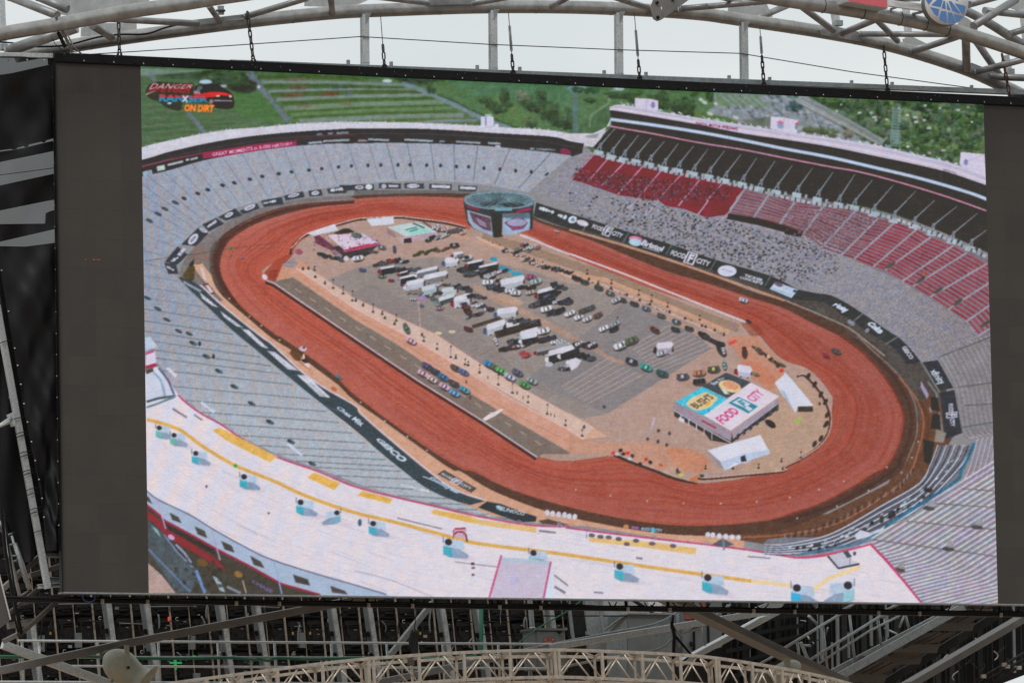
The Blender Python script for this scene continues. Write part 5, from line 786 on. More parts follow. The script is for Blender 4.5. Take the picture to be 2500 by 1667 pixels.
poly(T(4, 2, (2160, 990), (2190, 1040), (2170, 1385), (2085, 1385)), (206, 216, 230), 6); ell(*T(4, 2, (1745, 1180))[0], 10, 14, (182, 176, 214), 0, 10, .7)
for k in range(8): ell(*T(4, 3, (245 + [0, 95, 185, 295, 385, 485, 660, 890][k], [700, 715, 722, 740, 795, 758, 790, 815][k]))[0], 8, 5, (110, 96, 106), .1, 14)
line(T(4, 3, (185, 650), (190, 740)), 1.5, (130, 120, 150)); poly(T(4, 3, (1560, 800), (1680, 730), (1800, 800), (1700, 830)), (96, 96, 110), 10); line(T(4, 3, (1685, 730), (1690, 860)), 5, (120, 136, 140))
for x, y in ((1515, 690), (1570, 695), (1640, 705), (1710, 710), (1780, 718), (1850, 722), (0, 490), (60, 495)): ell(*T(4, 3, (x, y))[0], 6, 6.5, (206, 210, 226), 0, 14)
for x, y in ((2110, 450), (2170, 460), (2235, 470), (2300, 475)): ell(*T(4, 2, (x, y))[0], 6, 7, (206, 204, 220), 0, 14)
line(T(4, 2, (2250, 540), (2250, 620)), 4, (110, 120, 150)); line(T(4, 2, (2100, 505), (2352, 530)), 4, (176, 150, 140), 14)
text('FOOD', T(4, 3, (790, 612), (890, 618), (890, 652), (790, 648)), (150, 200, 236), .05); text('CITY', T(4, 3, (935, 625), (1020, 632), (1015, 665), (935, 660)), (150, 196, 236), .05); poly(T(4, 3, (895, 615), (930, 617), (930, 675), (895, 672)), (90, 190, 220)); text('SUN', T(4, 3, (680, 600), (755, 605), (755, 635), (680, 630)), (170, 120, 200), .04); ell(*T(4, 3, (620, 607))[0], 7, 6, (190, 130, 80), 0, 16)
# temporary bleachers behind the front wall
poly(T(4, 3, (2110, 790), (2180, 740), (2352, 720)) + T(4, 4, (420, 720), (690, 590), (1060, 370), (1460, 150), (1560, 0)) + T(3, 4, (1600, 1390), (1680, 1200), (1830, 1190), (1980, 1210), (2080, 1160), (2000, 1400)) + T(4, 4, (1930, 80), (1700, 230), (1300, 480), (940, 700), (800, 800), (400, 870), (150, 925), (0, 900)) + T(4, 3, (2200, 880)), (122, 122, 132), 12)
ln = lambda o: spl(T(4, 3, (2130, 800 + o * 90)) + T(4, 4, (0, 800 + o * 100), (420, 715 + o * 150), (700, 590 + o * 190), (1060, 380 + o * 240), (1480, 130 + o * 260)) + T(3, 4, (1600 + o * 330, 1400 + o * 20), (1680 + o * 380, 1190 + o * 0)), 6)
for k in range(9):
    o = k / 8; L = ln(o); line(L, 3, (190, 196, 216) if k % 2 == 0 else (84, 86, 96), 16); line([(p[0] + 1, p[1] + 3) for p in L], 1.6, (70, 70, 76), 8)
for k in range(34):
    u = random.uniform(.1, .8); a = along(ln(random.choice((.55, .7, .85))), u); ell(a[0], a[1], 6, 4, random.choice(((58, 52, 52), (70, 66, 70))), -.6)
for k in range(40):
    u = random.uniform(.1, .95); a = along(ln(random.uniform(.3, .95)), u); line([tuple(a), tuple(a + (7, -5))], 2.6, random.choice(((206, 206, 222), (150, 186, 206), (190, 180, 196))))
line(spl(T(3, 4, (2080, 1170), (2000, 1350), (1930, 1478)) + T(4, 4, (1900, 90), (1600, 290), (1300, 480), (1100, 600))), 7, (50, 110, 140), 26); line(spl(T(4, 4, (1080, 610), (940, 720), (800, 790), (400, 865), (150, 910))), 6, (84, 120, 150), 30)
poly(T(4, 4, (760, 700), (830, 640), (960, 680), (1080, 610), (1090, 640), (900, 720), (800, 750)), (200, 204, 222), 12)
for k in range(40):
    t = k / 39; a = at_u(T(4, 4, (0, 740), (300, 690), (600, 560), (900, 400), (1250, 200), (1400, 20)), t * 4.99); line([a, (a[0] + 1.5, a[1] - 13)], 2.4 if k % 3 else 3.6, (62, 58, 60) if k % 2 else (126, 124, 134), 8, .85)
poly(T(4, 4, (480, 920), (650, 880), (720, 960), (830, 1010), (600, 1065)), (190, 190, 206), 10); line(T(4, 4, (475, 925), (590, 1060), (820, 1012)), 5, (74, 68, 78)); poly(T(4, 4, (640, 880), (690, 865), (740, 930), (690, 950)), (78, 84, 92)); ell(*T(4, 4, (768, 898))[0], 4, 5, (84, 80, 96)); line(T(4, 4, (720, 940), (715, 1015)), 2, (120, 120, 140))
line(spl(T(4, 4, (0, 920), (200, 940), (500, 900), (930, 800))), 4, (196, 84, 120), 10)
# press box on the left edge
poly(T(3, 1, (60, 20), (120, 10), (200, 120), (70, 160)), (186, 200, 220), 8); poly(T(3, 1, (70, 190), (170, 160), (190, 310), (70, 350)), (212, 204, 224), 6); line(T(3, 1, (70, 195), (160, 165)), 6, (190, 90, 130), 6); line(T(3, 1, (70, 345), (190, 312)), 8, (166, 50, 84), 6); poly(T(3, 1, (75, 370), (150, 350), (160, 400), (75, 420)), (84, 78, 78), 5)
poly(T(3, 1, (75, 420), (150, 390), (250, 480), (290, 680), (200, 720), (75, 720)), (200, 206, 224), 8); poly(T(3, 1, (210, 380), (310, 470), (430, 640), (400, 660), (300, 690)), (204, 206, 224), 8); line(spl(T(3, 1, (160, 400), (230, 480), (270, 600), (280, 690))), 6, (140, 170, 196), 10); line(spl(T(3, 1, (210, 350), (310, 480), (380, 640))), 5, (84, 104, 130), 8); line(T(3, 1, (80, 720), (210, 680), (400, 655)), 6, (92, 100, 108), 16); line(T(3, 1, (80, 780), (200, 740), (390, 665)), 5, (110, 136, 150), 12); poly(T(3, 1, (290, 350), (340, 350), (420, 440), (390, 455)), (212, 204, 222))
# outside wall of the near stand, bottom left
poly(T(4, 1, (60, 190), (200, 300), (560, 480), (820, 640), (1200, 850), (1450, 965), (1480, 985), (1900, 1110), (2352, 1240)) + T(4, 2, (200, 1290), (420, 1370), (420, 1500)) + T(4, 1, (2000, 1480), (0, 1480)), (166, 182, 206), 6)
line(spl(T(4, 1, (60, 195), (200, 305), (560, 480), (820, 640), (1200, 850), (1450, 965), (1900, 1110), (2352, 1240)) + T(4, 2, (350, 1345))), 3.5, (110, 112, 136), 6)
poly(T(4, 1, (60, 350), (230, 480), (270, 540), (560, 690), (830, 840), (870, 870), (1200, 1030), (1500, 1200), (1560, 1235), (1980, 1350), (1980, 1480), (60, 1480)), (76, 72, 64), 7)
line(T(4, 1, (60, 350), (230, 485), (270, 535), (560, 690), (830, 842), (1200, 1032), (1500, 1200), (1560, 1232), (1980, 1350)), 5, (156, 42, 72), 8)
poly(T(4, 1, (60, 400), (230, 540), (330, 650), (600, 800), (860, 970), (960, 1090), (800, 1010), (620, 900), (400, 780), (270, 680), (150, 560), (60, 520)), (140, 42, 62), 8)
poly(T(4, 1, (270, 560), (560, 710), (820, 850), (850, 930), (600, 790), (330, 640)), (66, 58, 54), 6)
for q in (((330, 450), (430, 500), (465, 570), (360, 530)), ((605, 600), (715, 650), (745, 730), (640, 690)), ((895, 760), (1010, 810), (1045, 890), (935, 855)), ((1210, 920), (1330, 985), (1370, 1060), (1250, 1020)), ((1680, 1125), (1845, 1180), (1870, 1250), (1710, 1215)), ((2090, 1250), (2250, 1305), (2280, 1345), (2110, 1325)), ((60, 250), (110, 290), (145, 360), (60, 310))): poly(T(4, 1, *q), (82, 76, 72), 4)
for (a, b) in (((190, 300), (290, 630)), ((790, 640), (885, 970)), ((1475, 985), (1560, 1340))): line(T(4, 1, a, b), 3, (186, 160, 196) if a[0] < 1000 else (140, 170, 216), 8)
poly(T(4, 1, (90, 520), (260, 680), (420, 870), (600, 1060), (640, 1130), (560, 1330), (400, 1320), (100, 870)), (84, 92, 98), 14); poly(T(4, 1, (95, 1000), (250, 1140), (400, 1330), (100, 1340)), (178, 152, 146), 10); line(T(4, 1, (100, 850), (560, 1320)), 4, (104, 124, 160), 8); line(T(4, 1, (270, 690), (430, 900), (620, 1080)), 3, (130, 150, 190), 8); line(T(4, 1, (400, 800), (500, 900), (570, 1000)), 5, (150, 160, 196), 10); line(T(4, 1, (620, 1080), (720, 1330)), 8, (110, 140, 190), 16); poly(T(4, 1, (800, 1140), (880, 1180), (940, 1320), (880, 1300)), (160, 176, 190), 16); line(T(4, 1, (960, 1260), (1110, 1330)), 6, (130, 140, 160), 10); ell(*T(4, 1, (1085, 1125))[0], 11, 7, (150, 112, 66), .5, 14); ell(*T(4, 1, (690, 1000))[0], 14, 8, (112, 84, 46), .5, 10)
ell(*T(4, 1, (350, 720))[0], 9, 6, (200, 160, 200), .6); poly(T(4, 1, (130, 590), (200, 640), (250, 740), (170, 650)), (140, 180, 180), 8); line(T(4, 1, (1130, 1190), (1170, 1330)), 3, (170, 160, 156)); text('CHASE', T(4, 1, (1240, 1180), (1465, 1300), (1450, 1335), (1230, 1215)), (120, 104, 170), .03)
for k in range(40): x, y = random.uniform(110, 900), random.uniform(900, 1320); p = T(4, 1, (x, y))[0]; x > 380 and ell(p[0], p[1], 6, 4, random.choice(((64, 60, 54), (84, 92, 90), (56, 52, 50))), .6, 8, .6)

# ---- broadcast graphic in the upper left corner
lg = lambda *p: Z(340, 180, .110544, *p)
poly(spl(lg((180, 300), (320, 190), (560, 190), (1000, 220), (1200, 220), (1230, 420), (1560, 520), (1500, 660), (1000, 640), (900, 820), (620, 760), (420, 620), (250, 560), (140, 440)), 4, True), (60, 54, 46), 6, .8)
poly(spl(lg((1230, 300), (1330, 250), (1700, 240), (1830, 300), (2010, 420), (2090, 560), (2050, 770), (1680, 760), (1600, 660), (1480, 560), (1300, 500), (1220, 420)), 4, True), (48, 40, 40), 5)
poly(lg((1340, 450), (1560, 410), (1740, 405), (1900, 425), (2010, 460), (2030, 500), (1800, 480), (1690, 500), (1640, 530), (1330, 500)), (214, 56, 62), 8); poly(lg((1210, 440), (1500, 460), (1650, 520), (1500, 530), (1210, 540)), (196, 50, 58), 8); poly(lg((1290, 270), (1380, 270), (1400, 330), (1330, 390), (1250, 380)), (92, 110, 116), 14); poly(lg((1200, 370), (1340, 400), (1350, 460), (1210, 440)), (160, 144, 160), 16)
poly(lg((1700, 480), (1780, 480), (1780, 520), (1690, 520)), (226, 190, 150)); ell(*lg((2015, 505))[0], 4, 3, (226, 190, 170)); poly(lg((1650, 580), (2050, 590), (2050, 620), (1650, 615)), (150, 140, 156)); ell(*lg((1590, 620))[0], 5, 6, (140, 130, 140), 0, 14)
poly(lg((1310, 210), (1380, 150), (1560, 150), (1620, 210)), (170, 204, 226), 8)
text('DANGER', lg((240, 205), (1190, 240), (1120, 440), (180, 400)), (150, 36, 44), .05, .35); text('DANGER', lg((250, 210), (1190, 245), (1150, 330), (215, 345)), (206, 190, 198), .0, .35)
line(lg((150, 465), (340, 385)), 3, (196, 176, 170), w1=1)
text('RANGER', lg((450, 460), (1520, 510), (1530, 640), (430, 620)), (30, 140, 180), .05); text('RANGER', lg((450, 460), (1510, 500), (1515, 560), (440, 535)), (206, 64, 76), .05)
text('X', lg((940, 490), (1100, 490), (1070, 640), (940, 630)), (206, 212, 222), .05); poly(lg((620, 630), (720, 630), (700, 680), (630, 675)), (150, 196, 232))
text('ON DIRT', lg((1000, 675), (1670, 690), (1640, 860), (985, 840)), (232, 70, 40), .07); text('ON DIRT', lg((1005, 685), (1660, 695), (1632, 850), (995, 832)), (250, 170, 60), .015)
# stuck pixels
ell(*T(2, 1, (1000, 525))[0], 3.5, 4, (20, 120, 80)); ell(*T(2, 1, (1007, 606))[0], 2, 2, (20, 110, 70)); ell(*T(3, 1, (1052, 1418))[0], 4, 4.5, (10, 160, 70))

# ---- soften to the wall's own resolution
CV = blur(CV, 2)
lum = CV.mean(-1, keepdims=True)
CV = CV + (N1[..., None] * 5 + N2[..., None] * 5) + np.stack([N4 - N8, N8 * .2, N8 - N4], -1) * 3 + vnoise(14, 2.2)[..., None] * 4
CV = CV * (1 + .022 * np.sin(YY * 2 * np.pi / 4.05)[..., None])
CV = np.clip(CV, 40, 246)
# ------------------------------------------------------------------ building helpers
ORG = {}
class MB:
    def __init__(self): self.v = []; self.f = []; self.s = []; self.m = []
    def add(self, vs, fs, smooth=False, mi=0):
        b = len(self.v); self.v += [tuple(q) for q in vs]
        for f in fs: self.f.append([b + i for i in f]); self.s.append(smooth); self.m.append(mi)
        return self
    def beam(self, p, q, w, h, up=(0, 0, 1), mi=0, bev=0.0):
        p, q = Vector(p), Vector(q); d = (q - p).normalized(); u = Vector(up)
        if abs(d.dot(u)) > .95: u = Vector((0, 1, 0))
        s = d.cross(u).normalized(); u = s.cross(d).normalized()
        b = bev or min(w, h) * .06
        prof = [(-w/2+b, -h/2), (w/2-b, -h/2), (w/2, -h/2+b), (w/2, h/2-b), (w/2-b, h/2), (-w/2+b, h/2), (-w/2, h/2-b), (-w/2, -h/2+b)]
        vs = [e + s * x + u * y for e in (p, q) for x, y in prof]
        fs = [(i, (i+1) % 8, 8 + (i+1) % 8, 8 + i) for i in range(8)] + [tuple(range(7, -1, -1)), tuple(range(8, 16))]
        return self.add(vs, fs, mi=mi)
    def ibeam(self, p, q, w, h, t=.018, up=(0, 0, 1)):
        p, q = Vector(p), Vector(q); d = (q - p).normalized(); u = Vector(up)
        if abs(d.dot(u)) > .95: u = Vector((0, 1, 0))
        s = d.cross(u).normalized(); u = s.cross(d).normalized()
        self.beam(p + u * (h/2 - t/2), q + u * (h/2 - t/2), w, t, u); self.beam(p - u * (h/2 - t/2), q - u * (h/2 - t/2), w, t, u)
        return self.beam(p, q, t, h - 2 * t - .002, u)
    def box(self, c, sx, sy, sz, mi=0):
        c = Vector(c); return self.beam(c - Vector((sx/2, 0, 0)), c + Vector((sx/2, 0, 0)), sy, sz, (0, 0, 1), mi)
    def tube(self, pts, r, n=14, cap=True, mi=0, closed=False):
        P = [Vector(p) for p in pts]; m = len(P); vs = []; nrm = None
        for i in range(m):
            d = ((P[(i+1) % m] - P[i-1]) if closed else (P[min(i+1, m-1)] - P[max(i-1, 0)])).normalized()
            if nrm is None: nrm = d.orthogonal().normalized()
            else: nrm = (nrm - d * nrm.dot(d)).normalized()
            b = d.cross(nrm); rr = r[i] if hasattr(r, '__len__') else r
            vs += [P[i] + (nrm * math.cos(k * 2 * math.pi / n) + b * math.sin(k * 2 * math.pi / n)) * rr for k in range(n)]
        fs = [(i*n+k, i*n+(k+1) % n, ((i+1) % m)*n+(k+1) % n, ((i+1) % m)*n+k) for i in range(m if closed else m-1) for k in range(n)]
        self.add(vs, fs, True, mi)
        if cap and not closed:
            b = len(self.v) - len(vs); self.f += [[b + k for k in range(n-1, -1, -1)], [b + (m-1)*n + k for k in range(n)]]; self.s += [False, False]; self.m += [mi, mi]
        return self
    def prism(self, pts, t, dirv=(0, 1, 0), mi=0):
        P = [Vector(p) for p in pts]; d = Vector(dirv) * t; n = len(P)
        return self.add(P + [p + d for p in P], [tuple(range(n)), tuple(range(2*n-1, n-1, -1))] + [(i, n+i, n+(i+1) % n, (i+1) % n) for i in range(n)], mi=mi)
    def lathe(self, p, d, prof, n=32):
        p, d = Vector(p), Vector(d).normalized(); a = d.orthogonal().normalized(); b = d.cross(a)
        vs = [p + d * x + (a * math.cos(k * 2 * math.pi / n) + b * math.sin(k * 2 * math.pi / n)) * max(r, 1e-4) for x, r in prof for k in range(n)]
        return self.add(vs, [(i*n+k, i*n+(k+1) % n, (i+1)*n+(k+1) % n, (i+1)*n+k) for i in range(len(prof)-1) for k in range(n)], True)
    def build(self, name, mat, parent=None, org=None):
        me = bpy.data.meshes.new(name); o = bpy.data.objects.new(name, me); C.objects.link(o)
        if parent is not None: org = ORG[parent.name]
        elif org is None:
            V = np.array(self.v); org = Vector(((V[:, 0].min() + V[:, 0].max()) / 2, (V[:, 1].min() + V[:, 1].max()) / 2, V[:, 2].min()))
        me.from_pydata([tuple(Vector(q) - org) for q in self.v], [], self.f); me.polygons.foreach_set('use_smooth', self.s)
        mats = mat if isinstance(mat, (list, tuple)) else [mat]
        for q in mats: me.materials.append(q)
        me.polygons.foreach_set('material_index', self.m)
        bm = bmesh.new(); bm.from_mesh(me); bmesh.ops.recalc_face_normals(bm, faces=bm.faces); bm.to_mesh(me); bm.free()
        ORG[o.name] = Vector(org)
        if parent is not None: o.parent = parent
        else: o.location = org
        return o
def tag(o, label=None, cat=None, group=None, kind=None):
    if label: o['label'] = label
    if cat: o['category'] = cat
    if group: o['group'] = group
    if kind: o['kind'] = kind
    return o
def thing(name, loc, label, cat, group=None):
    o = bpy.data.objects.new(name, None); C.objects.link(o); o.location = Vector(loc); o.empty_display_size = .1
    ORG[o.name] = Vector(loc)
    return tag(o, label, cat, group)
def A(x, y, d=0.0): return at(x, y, d)
U = 0.00715                         # metres per photograph pixel at the wall
# ------------------------------------------------------------------ materials
def mat(name, col, rough=.6, metal=0.0, var=.25, scale=6.0, bump=.0, dirt=None, spec=.5, stretch=None):
    m = bpy.data.materials.new(name); m.use_nodes = True; N, L = m.node_tree.nodes, m.node_tree.links
    b = N['Principled BSDF']; b.inputs['Roughness'].default_value = rough; b.inputs['Metallic'].default_value = metal; b.inputs['Specular IOR Level'].default_value = spec
    tc = N.new('ShaderNodeTexCoord'); src = tc.outputs['Object']
    if stretch:
        mp = N.new('ShaderNodeMapping'); mp.inputs['Scale'].default_value = stretch; L.new(src, mp.inputs['Vector']); src = mp.outputs['Vector']
    n = N.new('ShaderNodeTexNoise'); n.inputs['Scale'].default_value = scale; n.inputs['Detail'].default_value = 7; n.inputs['Roughness'].default_value = .65; L.new(src, n.inputs['Vector'])
    r = N.new('ShaderNodeValToRGB'); r.color_ramp.elements[0].position = .32; r.color_ramp.elements[1].position = .7
    d = dirt or tuple(c * (1 - var) for c in col)
    r.color_ramp.elements[0].color = (*d, 1); r.color_ramp.elements[1].color = (*[min(1, c * (1 + var * .7)) for c in col], 1)
    L.new(n.outputs['Fac'], r.inputs['Fac']); L.new(r.outputs['Color'], b.inputs['Base Color'])
    mr = N.new('ShaderNodeMapRange'); mr.inputs['To Min'].default_value = max(.05, rough - .12); mr.inputs['To Max'].default_value = min(1, rough + .15); L.new(n.outputs['Fac'], mr.inputs['Value']); L.new(mr.outputs['Result'], b.inputs['Roughness'])
    if bump:
        bp = N.new('ShaderNodeBump'); bp.inputs['Strength'].default_value = bump; bp.inputs['Distance'].default_value = .01; L.new(n.outputs['Fac'], bp.inputs['Height']); L.new(bp.outputs['Normal'], b.inputs['Normal'])
    return m
M_pipe = mat('weathered_steel_pipe', (.36, .355, .345), .36, .5, .30, 4.5, .06)
M_pipe2 = mat('dull_steel_pipe', (.30, .30, .305), .4, .45, .34, 4)
M_galv = mat('galvanised_steel', (.60, .635, .645), .42, .25, .22, 22, .04)
M_galvd = mat('dull_galvanised_steel', (.32, .35, .36), .45, .3, .28, 18, .04)
M_sheet = mat('sheet_metal', (.52, .53, .53), .45, .2, .3, 2.2)
M_frame = mat('black_frame_paint', (.010, .0095, .011), .5, .0, .35, 9, spec=.2)
M_chain = mat('chain_steel', (.055, .05, .045), .5, .5, .4, 30)
M_rust = mat('rusty_chain_steel', (.12, .05, .035), .7, .2, .5, 30)
M_black = mat('black_plastic', (.008, .0078, .008), .5, 0, .4, 8, spec=.25)
M_black2 = mat('matt_black_plastic', (.020, .0195, .020), .6, 0, .5, 14, spec=.25)
M_brown = mat('primed_brown_steel', (.205, .196, .184), .6, .05, .2, 3, .04)
M_wood = mat('stained_timber', (.075, .062, .05), .75, 0, .4, 5, .1, stretch=(1, 8, 8))
M_beige = mat('anodised_truss', (.56, .49, .405), .36, .55, .22, 9)
M_strip = mat('pale_alloy_strip', (.42, .36, .29), .45, .4, .35, 12)
M_cream = mat('cream_fibreglass', (.34, .33, .255), .45, 0, .16, 5, .02)
M_cab = mat('grey_cabinet_paint', (.17, .19, .195), .5, .1, .2, 4)
M_red = mat('red_sign_face', (.72, .14, .17), .45, 0, .1, 3)
M_white = mat('white_paint', (.78, .78, .80), .4, 0, .08, 4)
M_blue = mat('blue_vinyl', (.10, .24, .56), .4, 0, .08, 4)
M_redlab = mat('red_label', (.40, .06, .05), .5, 0, .12, 8)
M_green = mat('green_cord', (.02, .15, .09), .6, 0, .2, 10)
M_bluec = mat('blue_cable', (.05, .10, .26), .5, 0, .2, 10)
M_strap = mat('grey_webbing', (.22, .215, .21), .8, 0, .2, 12)
M_ground = mat('clay_ground', (.30, .215, .15), .9, 0, .2, .02)
def led_mat(name, col=(.075, .069, .062), seam=True):
    m = mat(name, col, .62, 0, .10, 1.3, spec=.35); N, L = m.node_tree.nodes, m.node_tree.links; b = N['Principled BSDF']; src = b.inputs['Base Color'].links[0].from_socket
    tc = N.new('ShaderNodeTexCoord'); mp = N.new('ShaderNodeMapping'); mp.inputs['Rotation'].default_value = (math.radians(90), 0, 0); L.new(tc.outputs['Object'], mp.inputs['Vector'])
    br = N.new('ShaderNodeTexBrick'); br.offset = 0; br.inputs['Scale'].default_value = 1; br.inputs['Brick Width'].default_value = .5; br.inputs['Row Height'].default_value = .5; br.inputs['Mortar Size'].default_value = .0022; br.inputs['Mortar Smooth'].default_value = .6
    br.inputs['Color1'].default_value = (.92, .92, .92, 1); br.inputs['Color2'].default_value = (1.07, 1.065, 1.05, 1); br.inputs['Mortar'].default_value = (.72, .72, .72, 1); L.new(mp.outputs['Vector'], br.inputs['Vector'])
    mx = N.new('ShaderNodeMix'); mx.data_type = 'RGBA'; mx.blend_type = 'MULTIPLY'; mx.inputs['Factor'].default_value = 1; L.new(src, mx.inputs['A']); L.new(br.outputs['Color'], mx.inputs['B']); L.new(mx.outputs['Result'], b.inputs['Base Color']); return m
M_led = led_mat('unlit_led_face', (.062, .056, .05))
M_ribbon = led_mat('unlit_ribbon_face', (.095, .09, .085))
M_lamp = bpy.data.materials.new('white_led_lamp'); M_lamp.use_nodes = True; _b = M_lamp.node_tree.nodes['Principled BSDF']; _b.inputs['Base Color'].default_value = (.75, .7, .66, 1)
def emit(name, col, k):
    m = bpy.data.materials.new(name); m.use_nodes = True; b = m.node_tree.nodes['Principled BSDF']; b.inputs['Base Color'].default_value = (.02, .02, .02, 1); b.inputs['Emission Color'].default_value = (*col, 1); b.inputs['Emission Strength'].default_value = k; return m
M_gled = emit('green_status_led', (.02, .5, .13), .6); M_rled = emit('red_status_led', (.9, .06, .05), .7); M_yled = emit('yellow_tag', (.5, .35, .02), .3)
# mesh cloth: woven threads let part of the light from behind through
M_tarp = bpy.data.materials.new('black_mesh_cloth'); M_tarp.use_nodes = True
_n, _l = M_tarp.node_tree.nodes, M_tarp.node_tree.links; _b = _n['Principled BSDF']; _b.inputs['Roughness'].default_value = .5; _b.inputs['Specular IOR Level'].default_value = .28
_tc = _n.new('ShaderNodeTexCoord'); _w = _n.new('ShaderNodeTexNoise'); _w.inputs['Scale'].default_value = 1.6; _w.inputs['Detail'].default_value = 6; _l.new(_tc.outputs['Object'], _w.inputs['Vector'])
_r = _n.new('ShaderNodeValToRGB'); _r.color_ramp.elements[0].color = (.004, .0038, .0045, 1); _r.color_ramp.elements[1].color = (.016, .015, .018, 1); _l.new(_w.outputs['Fac'], _r.inputs['Fac']); _l.new(_r.outputs['Color'], _b.inputs['Base Color'])
_t = _n.new('ShaderNodeBsdfTransparent'); _mx = _n.new('ShaderNodeMixShader'); _mx.inputs['Fac'].default_value = .15
_l.new(_b.outputs[0], _mx.inputs[1]); _l.new(_t.outputs[0], _mx.inputs[2]); _l.new(_mx.outputs[0], _n['Material Output'].inputs['Surface'])
# lit LED wall
M_pic = bpy.data.materials.new('lit_led_picture'); M_pic.use_nodes = True
_n, _l = M_pic.node_tree.nodes, M_pic.node_tree.links; _b = _n['Principled BSDF']; _b.inputs['Base Color'].default_value = (.05, .047, .043, 1); _b.inputs['Roughness'].default_value = .65; _b.inputs['Specular IOR Level'].default_value = .3
_a = _n.new('ShaderNodeAttribute'); _a.attribute_name = 'picture'; _l.new(_a.outputs['Color'], _b.inputs['Emission Color']); _b.inputs['Emission Strength'].default_value = 1.0

# ------------------------------------------------------------------ the setting
g = MB().add([(-3000, -3000, 0), (3000, -3000, 0), (3000, 3000, 0), (-3000, 3000, 0)], [(0, 1, 2, 3)]).build('ground', M_ground, org=Vector((0, 0, 0))); g['kind'] = 'structure'

# ------------------------------------------------------------------ LED screen
ZB, ZT = ZC - HS / 2, ZC + HS / 2
XL, XR = A(131, 154).x + .01, WS / 2 + (-WS / 2 - A(131, 154).x)
scr = thing('led_screen', (0, 0, ZB), 'huge LED screen showing an aerial picture of a red dirt race track', 'screen')
nx, ny = 1060, 664
gx = np.linspace(-WS / 2, WS / 2, nx); gz = np.linspace(ZB, ZT, ny); X, Zg = np.meshgrid(gx, gz)
P = np.stack([X, np.full_like(X, -.004), Zg], -1).reshape(-1, 3); uv = project(P)
fx = np.clip(uv[:, 0] - PX0 - .5, 0, PW - 2); fy = np.clip(uv[:, 1] - PY0 - .5, 0, PH - 2); ix = fx.astype(int); iy = fy.astype(int); fx = (fx - ix)[:, None]; fy = (fy - iy)[:, None]
px = (CV[iy, ix] * (1 - fx) + CV[iy, ix + 1] * fx) * (1 - fy) + (CV[iy + 1, ix] * (1 - fx) + CV[iy + 1, ix + 1] * fx) * fy
sr = px / 255.; lin = np.where(sr <= .04045, sr / 12.92, ((sr + .055) / 1.055) ** 2.4)
lin = np.clip(lin - np.array(PIC_BASE), 0, 1)
me = bpy.data.meshes.new('display'); L = P - np.array(scr.location)
idx = np.arange(nx * ny).reshape(ny, nx); q = np.stack([idx[:-1, :-1], idx[:-1, 1:], idx[1:, 1:], idx[1:, :-1]], -1).reshape(-1, 4)
me.vertices.add(nx * ny); me.vertices.foreach_set('co', L.astype(np.float32).ravel()); me.loops.add(q.size); me.loops.foreach_set('vertex_index', q.ravel().astype(np.int32))
me.polygons.add(len(q)); me.polygons.foreach_set('loop_start', np.arange(0, q.size, 4, dtype=np.int32)); me.polygons.foreach_set('loop_total', np.full(len(q), 4, np.int32)); me.update(calc_edges=True)
at_ = me.color_attributes.new('picture', 'FLOAT_COLOR', 'POINT'); at_.data.foreach_set('color', np.concatenate([lin, np.ones((len(lin), 1))], 1).astype(np.float32).ravel())
me.materials.append(M_pic); o = bpy.data.objects.new('display', me); C.objects.link(o); o.parent = scr
o['label'] = 'lit middle of the screen with the picture of the speedway'
def zbox(x0, x1, y0, y1, z0, z1): return MB().box(((x0 + x1) / 2, (y0 + y1) / 2, (z0 + z1) / 2), x1 - x0, y1 - y0, z1 - z0)
for x0, x1, lb in ((XL, -WS / 2 - .001, 'unlit brown grey left strip of the screen'), (WS / 2 + .001, XR, 'unlit brown grey right strip of the screen')):
    mb = MB(); nc = 3; nr = 18
    for i in range(nc):
        for j in range(nr):
            if (i, j) == (2, 5): pass
            a0, a1 = x0 + (x1 - x0) * i / nc, x0 + (x1 - x0) * (i + 1) / nc; b0, b1 = ZB + HS * j / nr, ZB + HS * (j + 1) / nr
            yy = -.004 + random.uniform(0, .0008); mb.beam((a0 + .0002, yy + .05, (b0 + b1) / 2), (a1 - .0002, yy + .05, (b0 + b1) / 2), .1, b1 - b0 - .0004, bev=.0003)
    b = mb.build('blank_panel', M_led, scr); b['label'] = lb
zbox(XL + .3, XR - .05, .108, .62, ZB + .02, ZT - .02).build('cabinet', M_black, scr)
k_ = MB()
zt0 = A(300, 159).z; ztop = A(300, 136).z
fr = zbox(XL - .005, XR + .005, -.06, .3, ZT + .003, ZT + .003 + (ztop - zt0)).build('top_frame', M_frame, scr)
ft = ZT + .003 + (ztop - zt0)
for i in range(36):
    x = XL + .35 + i * .54
    for dx, m_ in ((0, M_black), (.16, M_black)):
        if (i * 7) % 5 == 3: continue
        c = MB(); c.lathe((x + dx, -.0605, ZT + .05), (0, -1, 0), [(0, .024), (.006, .024), (.006, 0)], 10); c.build('bolt_hole', M_black, scr)
        if dx: MB().lathe((x + dx + .006, -.0605, ZT + .036), (0, -1, 0), [(0, .012), (.012, .011), (.014, 0)], 8).build('bolt_head', M_galv, scr)
for i in range(60):
    x = random.uniform(XL, XR); MB().lathe((x, -.0605, ZT + random.uniform(.03, ft - ZT - .02)), (0, -1, 0), [(0, .007), (.004, .006), (.005, 0)], 6).build('rivet', random.choice((M_galvd, M_black, M_black2)), scr)
